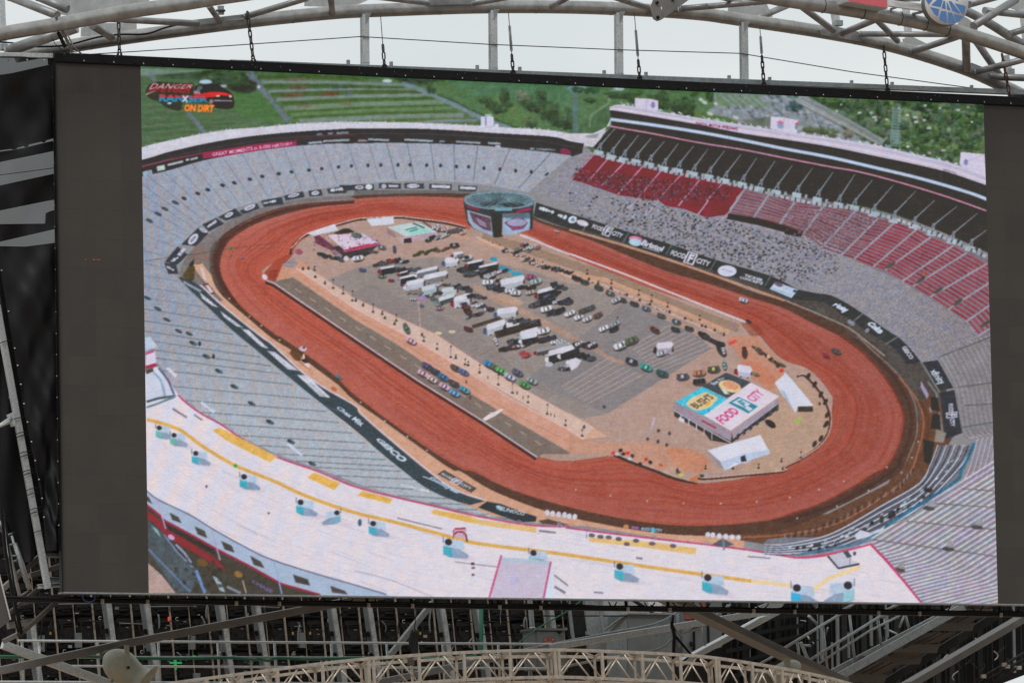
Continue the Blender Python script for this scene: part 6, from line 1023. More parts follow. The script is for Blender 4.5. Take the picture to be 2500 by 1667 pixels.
# bare steel capping behind the frame with its lugs
MB().beam(A(560, 149, .42) + Vector((0, 0, -.03)), A(2620, 232, .42) + Vector((0, 0, .005)), .12, .09).build('capping_rail', M_galvd, scr)
for x in (850, 955, 1165, 1269, 1475, 1577, 1780, 1879, 2079, 2178, 2372):
    yb = 149 + (x - 560) * .0403
    MB().box(A(x, yb - 6, .42), .045, .06, .11).build('lug', M_galvd, scr)
MB().beam((XL - .012, -.03, ZB), (XL - .012, -.03, ZT), .1, .02, (1, 0, 0)).build('edge_trim', M_black, scr)
MB().box(((XL + XR) / 2, .06, ZB - .014), XR - XL, .2, .024).build('bottom_lip', M_galvd, scr)
# stuck red pixels
for x in (209, 228, 231, 238, 243): MB().box(A(x, 634, -.008), .012, .004, .016).build('stuck_pixel', M_rled, scr)
# cable tray slung below
tr = thing('cable_tray', A(1300, 1480, .35), 'black cable tray slung under the bottom edge of the big screen', 'cable tray')
tl = MB(); pts = [A(-60 + i * 90, 1462.5 + (i * 90) * .0153, .35) for i in range(31)]
for a, b in zip(pts[:-1], pts[1:]): tl.beam(a, b, .13, .06)
tl.build('tray', M_black, tr)
for k in range(5):
    tp = [p + Vector((0, -.07 + .03 * k, .045 + random.uniform(-.012, .012))) for p in pts]; MB().tube([p + Vector((0, 0, .012 * math.sin(i * 1.7 + k * 2))) for i, p in enumerate(tp)], .016, 6).build('cable', M_black if k else M_black2, tr)
for x in (250, 360, 577, 682, 900, 1007, 1220, 1320, 1533, 1635, 1840, 1940, 2145, 2245, 2444):
    y = 1462 + (x + 60) * .0153; p = A(x, y, .26)
    c = MB(); c.box(p, .055, .03, .075); c.box(p + Vector((0, -.02, .0)), .02, .02, .045); c.build('clamp', M_strip, tr)
    MB().beam(A(x - 4, y, .37), A(x - 5, y - 26, .37), .05, .04).build('drop_rod', M_black, tr)
for k in range(26):
    x = 200 + k * 90 + random.uniform(-30, 30); y = 1446 + x * .0125; w = random.uniform(14, 34)
    MB().tube([A(x + w * t, y + 4 + 13 * math.sin(math.pi * t), .3 + .05 * t) for t in np.linspace(0, 1, 8)], .011, 6).build('cable_loop', M_black, tr)
# blue cable coil
cc = A(218, 1456, .2); tag(MB().tube([cc + Vector((.11 * math.cos(t) * (1 + .1 * math.sin(t * .37)), .01 * t * .2, .085 * math.sin(t))) for t in np.linspace(0, 19, 70)], .012, 6).build('cable_coil', M_bluec), 'coil of blue cable hanging under the left end of the screen', 'cable')

# ------------------------------------------------------------------ steel posts carrying the top edge
posts = ((890, 36, 891, 168, 'leftmost of the four steel posts between curved truss and screen'), (1203, 27, 1204, 181, 'second steel post from the left above the screen'), (1510, 33, 1511, 195, 'third steel post from the left above the screen'), (1815, 56, 1817, 212, 'rightmost of the four steel posts above the screen'))
for x0, y0, x1, y1, lb in posts:
    t = thing('hanger_post', A(x1, y1, .52), lb, 'post', 'steel posts above the screen')
    MB().ibeam(A(x0, y0, .52), A(x1, y1, .52), .125, .12, .014, (0, 1, 0)).build('column', M_galv, t)
    a = A(x0, y0, .52); MB().prism([a + Vector((-.01, -.075, .02)), a + Vector((.1, -.075, .02)), a + Vector((-.01, -.075, -.17))], .012).build('gusset', M_galvd, t)
    b = A(x1, y1 - 14, .52); MB().box(b + Vector((0, -.066, 0)), .13, .006, .012).build('weld_strap', M_sheet, t)
wp = [(222, 133), (560, 112), (880, 90), (1195, 109), (1505, 122), (1808, 131), (2080, 176), (2420, 222)]
tag(MB().tube([A(x, y, .44) for x, y in wp], .0085, 6).build('guy_wire', M_chain), 'thin dark wire strung from post to post above the screen', 'wire')
for k, (pp, lb) in enumerate((((0, 104), (30, 105), (56, 107)), None) for _ in ()): pass

# ------------------------------------------------------------------ chains
lk = MB(); lk.tube([Vector((.026 * math.cos(t) , 0, .026 * math.sin(t) + (.04 if math.sin(t) >= 0 else -.04))) for t in np.linspace(0, 2 * math.pi, 17)[:-1]], .0125, 8, closed=True)
lko = lk.build('link', M_chain, org=Vector((0, 0, 0))); lkr = lk.build('link', M_rust, org=Vector((0, 0, 0)))
chains = ((289, 40, 292, 137, 1, 0, M_chain, 'short chain above the upper left corner of the screen, hanging behind the curved pipe'), (604, 30, 619, 152, 1, 0, M_chain, 'plain dark chain hanging halfway between the left corner and the leftmost post'), (929, 38, 939, 166, .45, 1, M_chain, 'chain with a wire upper half hanging just right of the leftmost post'), (1241, 28, 1253, 180, .3, 2, M_chain, 'chain with a turnbuckle just right of the second post'), (1549, 38, 1562, 194, .3, 2, M_chain, 'chain with a turnbuckle just right of the third post'),
    (1855, 66, 1865, 209, .5, 2, M_chain, 'chain with turnbuckle hanging just right of the rightmost post'), (2157, 112, 2167, 223, 1, 0, M_chain, 'plain dark chain below and left of the round blue sign'), (2446, 132, 2466, 240, 1, 0, M_rust, 'rusty reddish chain at the far right end of the screen'))
for x0, y0, x1, y1, fr_, kind, mm, lb in chains:
    a, b = A(x0, y0, .18), A(x1, y1, .18)
    t = thing('hoist_chain', b, lb, 'chain', 'chains holding the top edge of the screen')
    d = (b - a); Ld = d.length; dn = d.normalized(); q = Vector((0, 0, -1)).rotation_difference(dn)
    s0 = a + d * (1 - fr_); n = max(3, int(d.length * fr_ / .104))
    for i in range(n):
        o = (lko if mm is M_chain else lkr).copy(); C.objects.link(o); o.parent = t
        o.location = s0 + (b - s0) * ((i + .5) / n) - b; o.rotation_mode = 'QUATERNION'; o.rotation_quaternion = q @ Matrix.Rotation(math.radians(90 * (i % 2) + 35), 3, 'Z').to_quaternion()
        o.name = 'link'
    if kind:
        MB().tube([a, s0], .007, 6).build('wire', M_chain, t)
    if kind == 2:
        m0, m1 = a + (s0 - a) * .35, a + (s0 - a) * .9; sx = Vector((.018, 0, 0))
        c = MB(); c.tube([m0 - sx, m1 - sx], .008, 6); c.tube([m0 + sx, m1 + sx], .008, 6); c.beam(m0 - sx, m0 + sx, .02, .03); c.beam(m1 - sx, m1 + sx, .02, .03); c.build('turnbuckle', M_galvd, t)
    MB().tube([b + Vector((.042 * math.cos(u), 0, .05 * math.sin(u) + .01)) for u in np.linspace(-.6, math.pi + .6, 14)], .013, 8).build('shackle', M_chain, t)
bpy.data.objects.remove(lko); bpy.data.objects.remove(lkr)

# ------------------------------------------------------------------ curved ring truss overhead
def crv(pts, d, n=6): return [A(x, y, d) for x, y in spl(pts, n)]
lowc = [(40, 137), (191, 110), (383, 82), (612, 52), (800, 33), (900, 27), (1163, 18), (1374, 18), (1546, 24), (1700, 34), (1803, 48), (2002, 78), (2174, 112), (2346, 165), (2457, 214), (2580, 275)]
upc = [(-60, 100), (0, 84), (153, 58), (306, 30), (440, 11), (560, -8), (800, -38), (1200, -55), (1600, -40), (1800, -20), (1921, 2), (2098, 29), (2250, 57), (2365, 86), (2500, 130), (2580, 160)]
rt = thing('ring_truss', A(1250, 15, .6), 'curved grey steel pipe truss arching over the top of the screen', 'truss')
MB().tube(crv(lowc, .62), .118, 24).build('lower_chord', M_pipe, rt)
MB().tube(crv(upc, -.9), .122, 24).build('upper_chord', M_pipe, rt)
backc = [(2240, -20), (2380, 38), (2500, 112), (2580, 160)]
MB().tube(crv(backc, 1.9), .085, 18).build('rear_chord', M_pipe2, rt)
k3 = 1 / 2.6133
z1 = lambda x, y: (x * k3, y * k3); z2 = lambda x, y: (800 + x * k3, y * k3); z3 = lambda x, y: (1600 + x * k3, y * k3)
def brace(p, q, rz, d0, d1=None, m=M_pipe2):
    d1 = d0 if d1 is None else d1; a, b = A(*p, d0), A(*q, d1); r = rz * k3 * U
    c = MB(); c.tube([a, b], r, 14); e = (b - a).normalized()
    c.tube([a - e * .004, a + e * .03], r * 1.06, 14); c.build('brace', m, rt)
for p, q, r, d0, d1 in ((z1(60, -20), z1(365, 100), 27, .9, -.4), (z1(240, -20), z1(432, 62), 28, 1.6, 1.2), (z1(40, 330), z1(490, 175), 36, .5, -.3), (z1(590, 165), z1(712, 240), 24, -.6, .4), (z1(1330, 35), z1(1402, 138), 19, -.6, .4), (z1(700, 122), z1(1260, 152), 21, -.5, .3), (z1(1565, 108), z1(1960, -10), 20, .4, -.7), (z1(2110, -20), z1(2120, 82), 20, -.7, .5),
        (z2(15, -20), z2(30, 85), 18, -.7, .5), (z2(300, -18), z2(640, 22), 18, -.7, .3), (z2(930, 26), z2(1150, -14), 17, .3, -.7), (z2(1430, 42), z2(1530, -14), 20, .4, -.7), (z2(1830, -16), z2(2040, 52), 20, -.7, .3), (z2(2250, 55), z2(2420, 40), 18, .3, -.1),
        (z3(160, 58), z3(760, 6), 20, .3, -.6), (z3(400, -20), z3(540, 14), 18, -.6, .2), (z3(628, 128), z3(845, 35), 22, .9, 1.5), (z3(920, 35), z3(1135, 195), 22, -.7, .35), (z3(1190, 215), z3(1420, 120), 22, .35, -.7), (z3(1400, 118), z3(1545, 262), 20, -.7, .4), (z3(1300, 218), z3(1920, 222), 19, .35, -.6), (z3(1640, 332), z3(1930, 235), 22, .5, -.6), (z3(1980, 230), z3(1986, 440), 28, -.7, .5), (z3(2045, 262), z3(2240, 545), 25, .2, .9), (z3(2040, 462), z3(2460, 352), 22, .4, -.5), (z3(2130, 490), z3(2460, 502), 24, .4, .2), (z3(2030, 168), z3(2300, 0), 27, .9, 1.5), (z3(2260, 218), z3(2420, 172), 22, 1.2, 1.2), (z3(2000, 30), z3(2330, -60), 24, .2, .9), (z3(2100, 70), z3(2420, 105), 24, 1.2, 1.5)):
    brace(p, q, r, d0, d1)
def plate(pts, d, t, m, name='gusset_plate', par=rt): return MB().prism([A(x, y, d) for x, y in pts], t).build(name, m, par)
plate([z1(1205, 132), z1(1590, 88), z1(1600, 108), z1(1400, 140), z1(1215, 158)], .44, .02, M_pipe2); plate([z3(1045, 195), z3(1130, 165), z3(1372, 222), z3(1315, 268), z3(1060, 225)], .44, .02, M_pipe2); plate([z3(1925, 425), z3(2020, 402), z3(2195, 472), z3(2120, 508)], .44, .02, M_pipe2); plate([z3(150, 55), z3(230, 35), z3(235, 62), z3(160, 78)], .4, .02, M_pipe2); plate([z2(640, 0), z2(945, -4), z2(945, 28), z2(640, 34)], .44, .02, M_pipe2)
for x, y in ((1070, 28), (1322, 78), (1560, 118), (1722, 152), (1862, 205), (150, -30)):
    p = np.array(z3(x, y)); P_ = crv(upc, -.9, 6); c = min(range(len(P_) - 1), key=lambda i: (P_[i] - A(p[0], p[1], -.9)).length); d = (P_[c + 1] - P_[c - 1]).normalized(); a = A(p[0], p[1], -.9)
    c2 = min(range(len(P_) - 1), key=lambda i: (P_[i] - a).length); seg = P_[c2]; a = seg + d * (a - seg).dot(d); nn = d.orthogonal().normalized(); bb = d.cross(nn)
    MB().tube([a + (nn * math.cos(t) + bb * math.sin(t)) * .125 for t in np.linspace(0, 2 * math.pi, 25)[:-1]], .008, 6, closed=True).build('clamp_ring', M_chain, rt)
for x in (230, 470, 700, 1050, 1300, 1480, 1760, 1920, 2100, 2270, 2400):
    LC = crv(lowc, .62); c2 = min(range(1, len(LC) - 1), key=lambda i: abs(project(LC[i])[0] - x)); d = (LC[c2 + 1] - LC[c2 - 1]).normalized(); nn = d.orthogonal().normalized(); bb = d.cross(nn)
    MB().tube([LC[c2] + (nn * math.cos(t) + bb * math.sin(t)) * .119 for t in np.linspace(0, 2 * math.pi, 25)[:-1]], .0045, 6, closed=True).build('weld_seam', M_pipe2, rt)
# cable lashed along the lower chord
tag(MB().tube([A(x, y, .36) for x, y in spl([z1(230, 300), z1(420, 290), z1(620, 240), z1(760, 222), z1(930, 218), z1(1050, 180), z1(1140, 158)], 6)], .017, 8).build('black_cable', M_black), 'sagging black cable lashed to the curved pipe at upper left', 'cable')
tag(MB().tube([A(x, y, .7) for x, y in spl([z1(-20, 268), z1(80, 276), z1(150, 282)], 6)], .014, 6).build('black_cable', M_black), 'short black cable at the left end of the curved pipe', 'cable')
st = thing('ratchet_strap', A(*z1(470, 345), -.2), 'grey webbing strap with black buckle hanging over the upper left corner', 'strap')
MB().beam(A(*z1(356, 108), -1.06), A(*z1(462, 335), -.3), .06, .01, (0, -1, 0)).build('webbing', M_strap, st)
MB().beam(A(*z1(372, 210), -.9), A(*z1(415, 300), -.75), .05, .05, (0, -1, 0)).build('buckle', M_black, st)
MB().tube([A(*z1(468 + 16 * math.cos(t), 340 - 14 * math.sin(t)), -.25) for t in np.linspace(-.4, 3.5, 12)], .011, 6).build('hook', M_galv, st)
MB().tube([A(*z1(x, y), -.5) for x, y in ((330, 240), (350, 280), (400, 325), (450, 345))], .006, 6).build('loose_cord', M_black, st); MB().tube([A(*z1(x, y), -.4) for x, y in ((430, 220), (470, 300), (525, 350))], .014, 6).build('tail', M_strap, st)
# sheet metal boxes of the floor above
for pts, d, lb in (([z1(368, 90), z1(368, -20), z1(700, -20), z1(960, -20), z1(925, 102), z1(720, 135)], 1.9, 'pale sheet metal panel behind the curved truss near the upper left corner'), ([z1(518, 235), z1(520, 180), z1(600, 150), z1(872, 148), z1(872, 190), z1(700, 222)], 1.7, 'smaller pale sheet metal panel under the curved pipe at upper left'), ([z1(1945, 40), z1(1945, -30), z1(2420, -30), z1(2300, 25), z1(2150, 45)], 1.9, 'patchy pale sheet metal panel behind the truss left of the leftmost post'), ([z3(465, 70), z3(470, 30), z3(620, 40), z3(700, 5), z3(750, 108), z3(700, 125), z3(560, 90)], 1.8, 'pale sheet metal panel behind the truss above the rightmost post'), ([z3(1905, 200), z3(1960, 100), z3(2010, 130), z3(2060, 190), z3(1990, 225)], 1.7, 'pale metal plate just right of the round blue sign'), ([z3(2260, 50), z3(2300, -20), z3(2420, -30), z3(2420, 80), z3(2330, 75)], 2.2, 'pale metal plate in the upper right corner'), ([z3(1580, 250), z3(1640, 235), z3(1730, 280), z3(1650, 300), z3(1590, 292)], 1.4, 'small bright metal plate under the truss left of the round sign')):
    tag(plate(pts, d, .03, M_sheet, 'sheet_panel', None), lb, 'panel', 'sheet metal panels in the truss')
for p, q, w, d, lb in ((z1(8, -20), z1(22, 325), 36, 1.6, 'pale upright post in the upper left corner'), (z3(1140, 70), z3(1160, 172), 44, 1.7, 'pale upright post behind the truss under the red sign'), (z3(1592, -10), z3(1620, 288), 40, 1.7, 'pale upright post behind the truss between red and round signs'), (z3(2338, 60), z3(2366, 330), 30, 1.9, 'pale upright post at the right edge behind the truss'), (z3(2234, 355), z3(2260, 480), 38, 1.7, 'pale upright post behind the rusty chain')):
    t = thing('upright_post', A(*q, d), lb, 'post', 'pale posts behind the truss'); MB().beam(A(*p, d), A(*q, d), w * k3 * U, w * k3 * U, (0, 1, 0)).build('shaft', M_galv, t); MB().box(A(*q, d) + Vector((0, -.02, .06)), w * k3 * U * 1.25, w * k3 * U * 1.2, .1).build('sleeve', M_galvd, t)
t = thing('hanger_bracket', A(*z2(2110, 130), .1), 'dark steel bracket hanging off the curved pipe right of the third post', 'bracket')
MB().prism([A(*p, .38) for p in (z2(2058, 55), z2(2090, -30), z2(2240, -30), z2(2340, -30), z2(2320, -10), z2(2130, 128), z2(2105, 137), z2(2080, 122))], .03).build('side_plate', M_brown, t); MB().prism([A(*p, .75) for p in (z2(2090, -30), z2(2340, -30), z2(2130, 122), z2(2085, 112))], .03).build('side_plate', M_pipe2, t)
for x, y in ((2100, 20), (2200, -2), (2105, 112)): MB().lathe(A(*z2(x, y), .37), (0, -1, 0), [(0, .03), (.03, .03), (.03, 0)], 6).build('bolt', M_black, t)
for x, y in ((2130, 60), (2240, 62)): MB().tube([A(*z2(x, y - 14), .3), A(*z2(x, y + 16), .3)], .012, 6).build('stud', M_galv, t)
t = thing('clevis_link', A(*z1(1408, 90), .2), 'small steel clevis on the curved pipe above the second chain', 'bracket'); MB().beam(A(*z1(1408, 40), .3), A(*z1(1410, 95), .3), .1, .06, (0, 1, 0)).build('fork', M_galvd, t); MB().tube([A(*z1(1380, 70), .24), A(*z1(1436, 70), .24)], .02, 8).build('pin', M_chain, t)

# red box sign and the round emblem sign
t = thing('box_sign', A(*z3(1350, 20), -1.25), 'red box sign sitting on the curved pipe at upper right, cut by the frame', 'sign')
fp = [A(*p, -1.4) for p in (z3(1205, -90), z3(1480, -60), z3(1485, 55), z3(1228, 12))]
MB().prism([p + Vector((0, .006, 0)) for p in fp], .55).build('housing', M_galv, t); MB().prism([fp[0] * .98 + fp[2] * .02, fp[1] * .98 + fp[3] * .02, fp[2] * .98 + fp[0] * .02, fp[3] * .98 + fp[1] * .02], .004).build('face', M_red, t)
MB().beam(A(*z3(1480, 18), -1.1), A(*z3(1712, 52), -1.1), .08, .13).build('arm', M_white, t); MB().beam(A(*z3(1500, 62), -.95), A(*z3(1560, 40), -1.1), .05, .03).build('strut', M_galvd, t); MB().beam(A(*z3(1640, 92), -.95), A(*z3(1705, 78), -1.1), .05, .04).build('strut', M_galvd, t)
tag(MB().tube([A(*p, -1.2) for p in (z3(1530, 0), z3(1590, 8), z3(1690, 7))], .012, 6).build('black_cable', M_black), 'short black cable between the red sign and the round sign', 'cable')
cs = A(2311, 7, -1.6); R = 57.5 * U * .985; nrm = (Vector(CAM) - cs).normalized(); nrm = Vector((nrm.x * .42, nrm.y, nrm.z * .2)).normalized()
t = thing('round_sign', cs - Vector((0, 0, R)), 'round white sign with blue globe emblem on the curved pipe at upper right', 'sign')
MB().lathe(cs - nrm * .24, nrm, [(0, 0), (0, R * .995), (.225, R), (.235, R * .992), (.235, 0)], 64).build('drum', M_brown, t)
sx_ = Vector((0, 0, 1)).cross(nrm).normalized() * -1; sx_ = nrm.cross(Vector((0, 0, 1))).normalized() * -1; sz_ = nrm.cross(sx_).normalized(); sz_ = sz_ if sz_.z > 0 else -sz_
if sx_.x < 0: sx_ = -sx_
MB().lathe(cs - nrm * .003, nrm, [(0, R * .985), (.006, R * .985), (.006, 0)], 64).build('face', M_white, t)
ks = 380 / 2352.
def sp(x, y):   # zoomed coordinates of the sign -> its own plane
    X_, Y_ = (2020 + x * ks - 2311) / 57.5, (y * ks - 7) / 57.5
    return cs + nrm * .0045 + sx_ * X_ * R * .97 - sz_ * Y_ * R * .97
segs = [[(1600, -40), (1460, -40), (1445, -10), (1500, 80)], [(1650, -10), (1735, 5), (1700, 120), (1555, 92), (1555, 78)], [(1750, 15), (1772, 20), (1785, 150), (1715, 138)], [(1800, 20), (1868, 172), (1805, 158)], [(1835, 20), (1880, 25), (2020, 205), (2010, 222), (1895, 182)], [(1935, 55), (2100, 92), (2115, 120), (2100, 200), (2085, 238), (2060, 225)], [(1520, 120), (1675, 150), (1650, 270), (1600, 240)], [(1705, 180), (1790, 190), (1800, 365), (1770, 372), (1690, 325), (1675, 300)], [(1820, 200), (1890, 210), (1940, 365), (1900, 380), (1825, 372)], [(1920, 225), (2055, 262), (2060, 280), (2010, 335), (1960, 358)], [(1480, -60), (1700, -60), (1760, -30), (1730, -20), (1640, -20), (1580, -60)], [(1900, -40), (1930, -60), (2080, -30), (2000, -20), (1980, 20), (1960, 5)]]
mb = MB()
for s in segs: mb.prism([sp(*p) for p in s], .0035, nrm)
em = mb.build('emblem', M_blue, t)
mb = MB()
for s in ([(1560, -260), (1800, -330), (2030, -250), (2080, -160), (1560, -170)],): mb.prism([sp(*p) for p in s], .003, nrm)
mb.build('emblem', M_red, t)

# ------------------------------------------------------------------ left side: mesh cloths, battens, leaning beam
k5 = .478
la = lambda x, y: (x * k5, 100 + y * k5); lb_ = lambda x, y: (x * k5, 800 + y * k5)
def cloth(name, pts, d, nxs, nys, sag, label, seed):
    rs = np.random.RandomState(seed); q = [np.array(p, float) for p in pts]; c = MB(); vs = []
    for j in range(nys + 1):
        for i in range(nxs + 1):
            u, v = i / nxs, j / nys; p = (q[0] * (1 - u) + q[1] * u) * (1 - v) + (q[3] * (1 - u) + q[2] * u) * v
            w = A(p[0], p[1], d); w.y += sag * (math.sin(u * 5 + v * 11 + seed) * .5 + math.sin(u * 9 - v * 7) * .35 + math.sin(v * 23 + u * 3) * .15) * math.sin(math.pi * min(1, max(0, u))) ** .5; vs.append(w)
    c.add(vs, [(j * (nxs + 1) + i, j * (nxs + 1) + i + 1, (j + 1) * (nxs + 1) + i + 1, (j + 1) * (nxs + 1) + i) for j in range(nys) for i in range(nxs)], True)
    return c
tp = thing('mesh_tarp', A(120, 1330, .15), 'large black mesh tarp laced between the leaning beam and the screen\'s left edge', 'tarp')
c = cloth('c', [(-60, 139), (131, 144), (146, 1345), (104, 1320)], .12, 12, 60, .05, '', 1)
bm_ = MB(); Lx = []
rowsL = [(140, -60), (620, -6), (810, 26), (1000, 58), (1200, 98), (1345, 112)]
for j in range(91):
    y = 140 + (1345 - 140) * j / 90; xl = np.interp(y, [r[0] for r in rowsL], [r[1] for r in rowsL]); xr = np.interp(y, [140, 1345], [132, 146])
    for i in range(15):
        u = i / 14; w = A(xl + (xr - xl) * u, y, .1); s = math.sin(math.pi * u) ** .6; w.y += s * (.07 * math.sin(u * 4 + y * .021) + .045 * math.sin(u * 8 - y * .033) + .04 * math.sin(y * .011 + 2) + .02 * math.sin(u * 13 + y * .06)); Lx.append(w)
bm_.add(Lx, [(j * 15 + i, j * 15 + i + 1, (j + 1) * 15 + i + 1, (j + 1) * 15 + i) for j in range(90) for i in range(14)], True)
bm_.build('sheet', M_tarp, tp)
for y in list(range(190, 1330, 52)):
    x = np.interp(y, [140, 1345], [129.5, 144.5]); MB().lathe(A(x, y, .06), (0, -1, 0), [(0, .014), (.012, .013), (.014, 0)], 8).build('grommet', M_galv, tp)
for y in (660, 760, 850, 892, 938, 985, 1030, 1078, 1124, 1170, 1216, 1262):
    x = np.interp(y, [r[0] for r in rowsL], [r[1] for r in rowsL]) + 3
    MB().lathe(A(x, y, .06), (0, -1, 0), [(0, .013), (.012, .012), (.014, 0)], 8).build('grommet', M_galv, tp)
t2 = thing('mesh_tarp', A(40, 1365, .9), 'smaller black mesh tarp left of the leaning galvanised beam', 'tarp')
Lx = []
for j in range(41):
    y = 790 + (1372 - 790) * j / 40; xl = np.interp(y, [790, 1215, 1290, 1372], [-30, -4, 26, 58]); xr = np.interp(y, [790, 1030, 1355, 1372], [4, 36, 88, 78])
    for i in range(9):
        u = i / 8; w = A(xl + (xr - xl) * u, y, .75); w.y += math.sin(math.pi * u) * (.05 * math.sin(y * .02 + u * 3)); Lx.append(w)
MB().add(Lx, [(j * 9 + i, j * 9 + i + 1, (j + 1) * 9 + i + 1, (j + 1) * 9 + i) for j in range(40) for i in range(8)], True).build('sheet', M_tarp, t2)
for y in (850, 925, 970): MB().lathe(A(np.interp(y, [790, 1030], [4, 36]) - 5, y, .7), (0, -1, 0), [(0, .013), (.012, .012), (.014, 0)], 8).build('grommet', M_galv, t2)
# dark steel boards seen through the cloth
for pts, lb in (([(-60, 192), (29, 179), (131, 156), (134, 337), (112, 343), (111, 347), (106, 348), (105, 345), (70, 353), (69, 358), (62, 359), (61, 356), (42, 361), (41, 364), (32, 365), (31, 363), (-60, 374)], 'uppermost dark steel board behind the black mesh tarp'), ([(-60, 379), (34, 366), (60, 361), (134, 343), (134, 368), (-60, 408)], 'thin dark steel board under the uppermost one behind the mesh tarp'), ([(-60, 466), (133, 424), (137, 487), (122, 489), (-60, 526)], 'dark steel board in the middle of the mesh tarp'), ([(-60, 548), (112, 546), (114, 520), (122, 516), (138, 511), (139, 558), (-60, 604)], 'dark steel board with a square lump behind the mesh tarp'), ([(-60, 600), (62, 602), (139, 592), (142, 760), (150, 1350), (95, 1345), (0, 720), (-60, 690)], 'tall dark steel board behind the lower half of the mesh tarp')):
    tag(MB().prism([A(x, y, .55) for x, y in pts], .05).build('steel_board', M_black), lb, 'board', 'dark boards behind the mesh tarp')
tag(MB().prism([A(x, y, 1.6) for x, y in ((-80, 660), (-4, 700), (10, 745), (100, 1345), (60, 1385), (20, 1300), (-6, 1210), (-80, 1210))], .05).build('steel_board', M_black), 'dark board added behind the smaller mesh tarp to shut out the sky', 'board', 'dark boards behind the mesh tarp')  # added board keeps the sky from showing through the smaller cloth
tag(MB().tube([A(x, y, .4) for x, y in ((-20, 430), (60, 420), (134, 410))], .006, 6).build('tie_wire', M_chain), 'thin wire crossing a light gap behind the mesh tarp', 'wire')
b = thing('top_batten', A(60, 135, .05), 'pale galvanised batten holding the top of the large mesh tarp', 'batten')
MB().beam(A(-60, 133.5, .1), A(131, 137.5, .1), .12, 11 * U).build('rail', M_galv, b)
for x in (20, 66, 108): MB().lathe(A(x, 147, .04), (0, -1, 0), [(0, .012), (.012, .011), (.014, 0)], 8).build('screw', M_white, b)
lbm = thing('leaning_beam', A(116, 1430, .5), 'leaning galvanised beam wound with black lacing left of the screen', 'beam')
MB().beam(A(-8, 745, .5), A(117, 1436, .5), .105, .10, (0, 1, 0)).build('shaft', M_galv, lbm)
for y in (1058, 1066, 1105, 1114, 1150, 1158, 1195, 1207, 1243, 1252, 1298, 836, 1022):
    x = np.interp(y, [745, 1436], [-8, 117]); MB().tube([A(x - 12, y + 3, .43), A(x, y - 2, .41), A(x + 12, y - 4, .43), A(x + 30, y - 8, .3)], .007, 6).build('lacing', M_black, lbm)
pl_ = thing('lug_plate', A(30, 1025, .3), 'grey lug plate with clevis bolted to the leaning beam', 'plate')
MB().prism([A(*lb_(*p), .42) for p in ((35, 445), (72, 428), (80, 500), (60, 506))], .03).build('plate', M_galv, pl_)
MB().lathe(A(*lb_(48, 468), .36), (0, -1, 0), [(0, .045), (.05, .045), (.05, 0)], 12).build('pin', M_galvd, pl_); MB().tube([A(*lb_(-40, 520), .3), A(*lb_(0, 500), .3), A(*lb_(45, 475), .3)], [.02, .035, .055], 10).build('clevis', M_sheet, pl_)
t = thing('lattice_mast', A(75, 1400, 1.4), 'light steel lattice mast between the leaning beam and tarp', 'mast')
for p, q, r in (((40, 60), (250, 1290), 8), ((98, 700), (230, 1080), 4)): MB().tube([A(*lb_(*p), 1.3), A(*lb_(*q), 1.3)], r * k5 * U, 10).build('leg', M_black2, t)
for x0, y0, x1 in ((36, 125, 78), (66, 285, 108), (100, 485, 145), (150, 720, 190), (185, 970, 222), (215, 1115, 245), (20, 15, 48)): MB().tube([A(*lb_(x0, y0), 1.2), A(*lb_(x1, y0), 1.2)], 5 * k5 * U, 8).build('rung', M_galvd, t)
for pts in (((95, 405), (130, 408), (132, 440), (95, 440)), ((100, 440), (140, 445), (140, 485), (105, 485))): MB().prism([A(*lb_(*p), 1.1) for p in pts], .05).build('plate', M_galvd, t)
tag(MB().prism([A(*lb_(*p), .9) for p in ((172, 730), (188, 725), (206, 865), (190, 870))], .02).build('timber_lath', M_strip), 'pale timber lath beside the leaning beam', 'lath')
for p, q, w, m, lb in (((225, 1150), (310, 1150), 44, M_galvd, 'upper grey channel stub by the screen\'s lower left corner'), ((245, 1295), (308, 1295), 44, M_galvd, 'lower grey channel stub by the screen\'s lower left corner'), ((195, 1320), (312, 1312), 20, M_galv, 'narrow galvanised angle at the foot of the leaning beam')):
    tag(MB().ibeam(A(*lb_(*p), .6), A(*lb_(*q), .6), .1, w * k5 * U, .012).build('channel_stub', m), lb, 'beam')
for p, q, w, d, m, lb in (((0, 1345), (205, 1165), 26, 1.8, M_brown, 'brown steel rafter rising to the leaning beam'), ((20, 1478), (215, 1315), 18, 1.2, M_wood, 'brown timber strut under the leaning beam'), ((120, 1405), (415, 1345), 22, 1.0, M_wood, 'long brown timber strut under the lower left screen corner'), ((95, 1570), (310, 1380), 20, 1.0, M_wood, 'brown timber strut crossing the dark cabinets at lower left'), ((40, 1520), (170, 1500), 34, 1.3, M_brown, 'short brown beam behind the ribbon board'), ((150, 1265), (310, 1215), 24, 2.2, M_brown, 'brown beam behind the lower left screen corner'), ((20, 1600), (120, 1550), 22, 2.0, M_brown, 'brown beam stub low at the left edge')):
    tag(MB().beam(A(*lb_(*p), d), A(*lb_(*q), d), .14, w * k5 * U).build('rafter', m), lb, 'beam', 'brown rafters at lower left')
t = thing('scaffold_ladder', A(50, 1450, 1.5), 'pale steel ladder frame in the lower left corner', 'ladder')
for p, q, r in (((8, 985), (102, 1372), 9), ((78, 1100), (152, 1335), 13), ((60, 1060), (130, 1300), 6)): MB().tube([A(*lb_(*p), 1.5), A(*lb_(*q), 1.5)], r * k5 * U, 12).build('stile', M_galv, t)
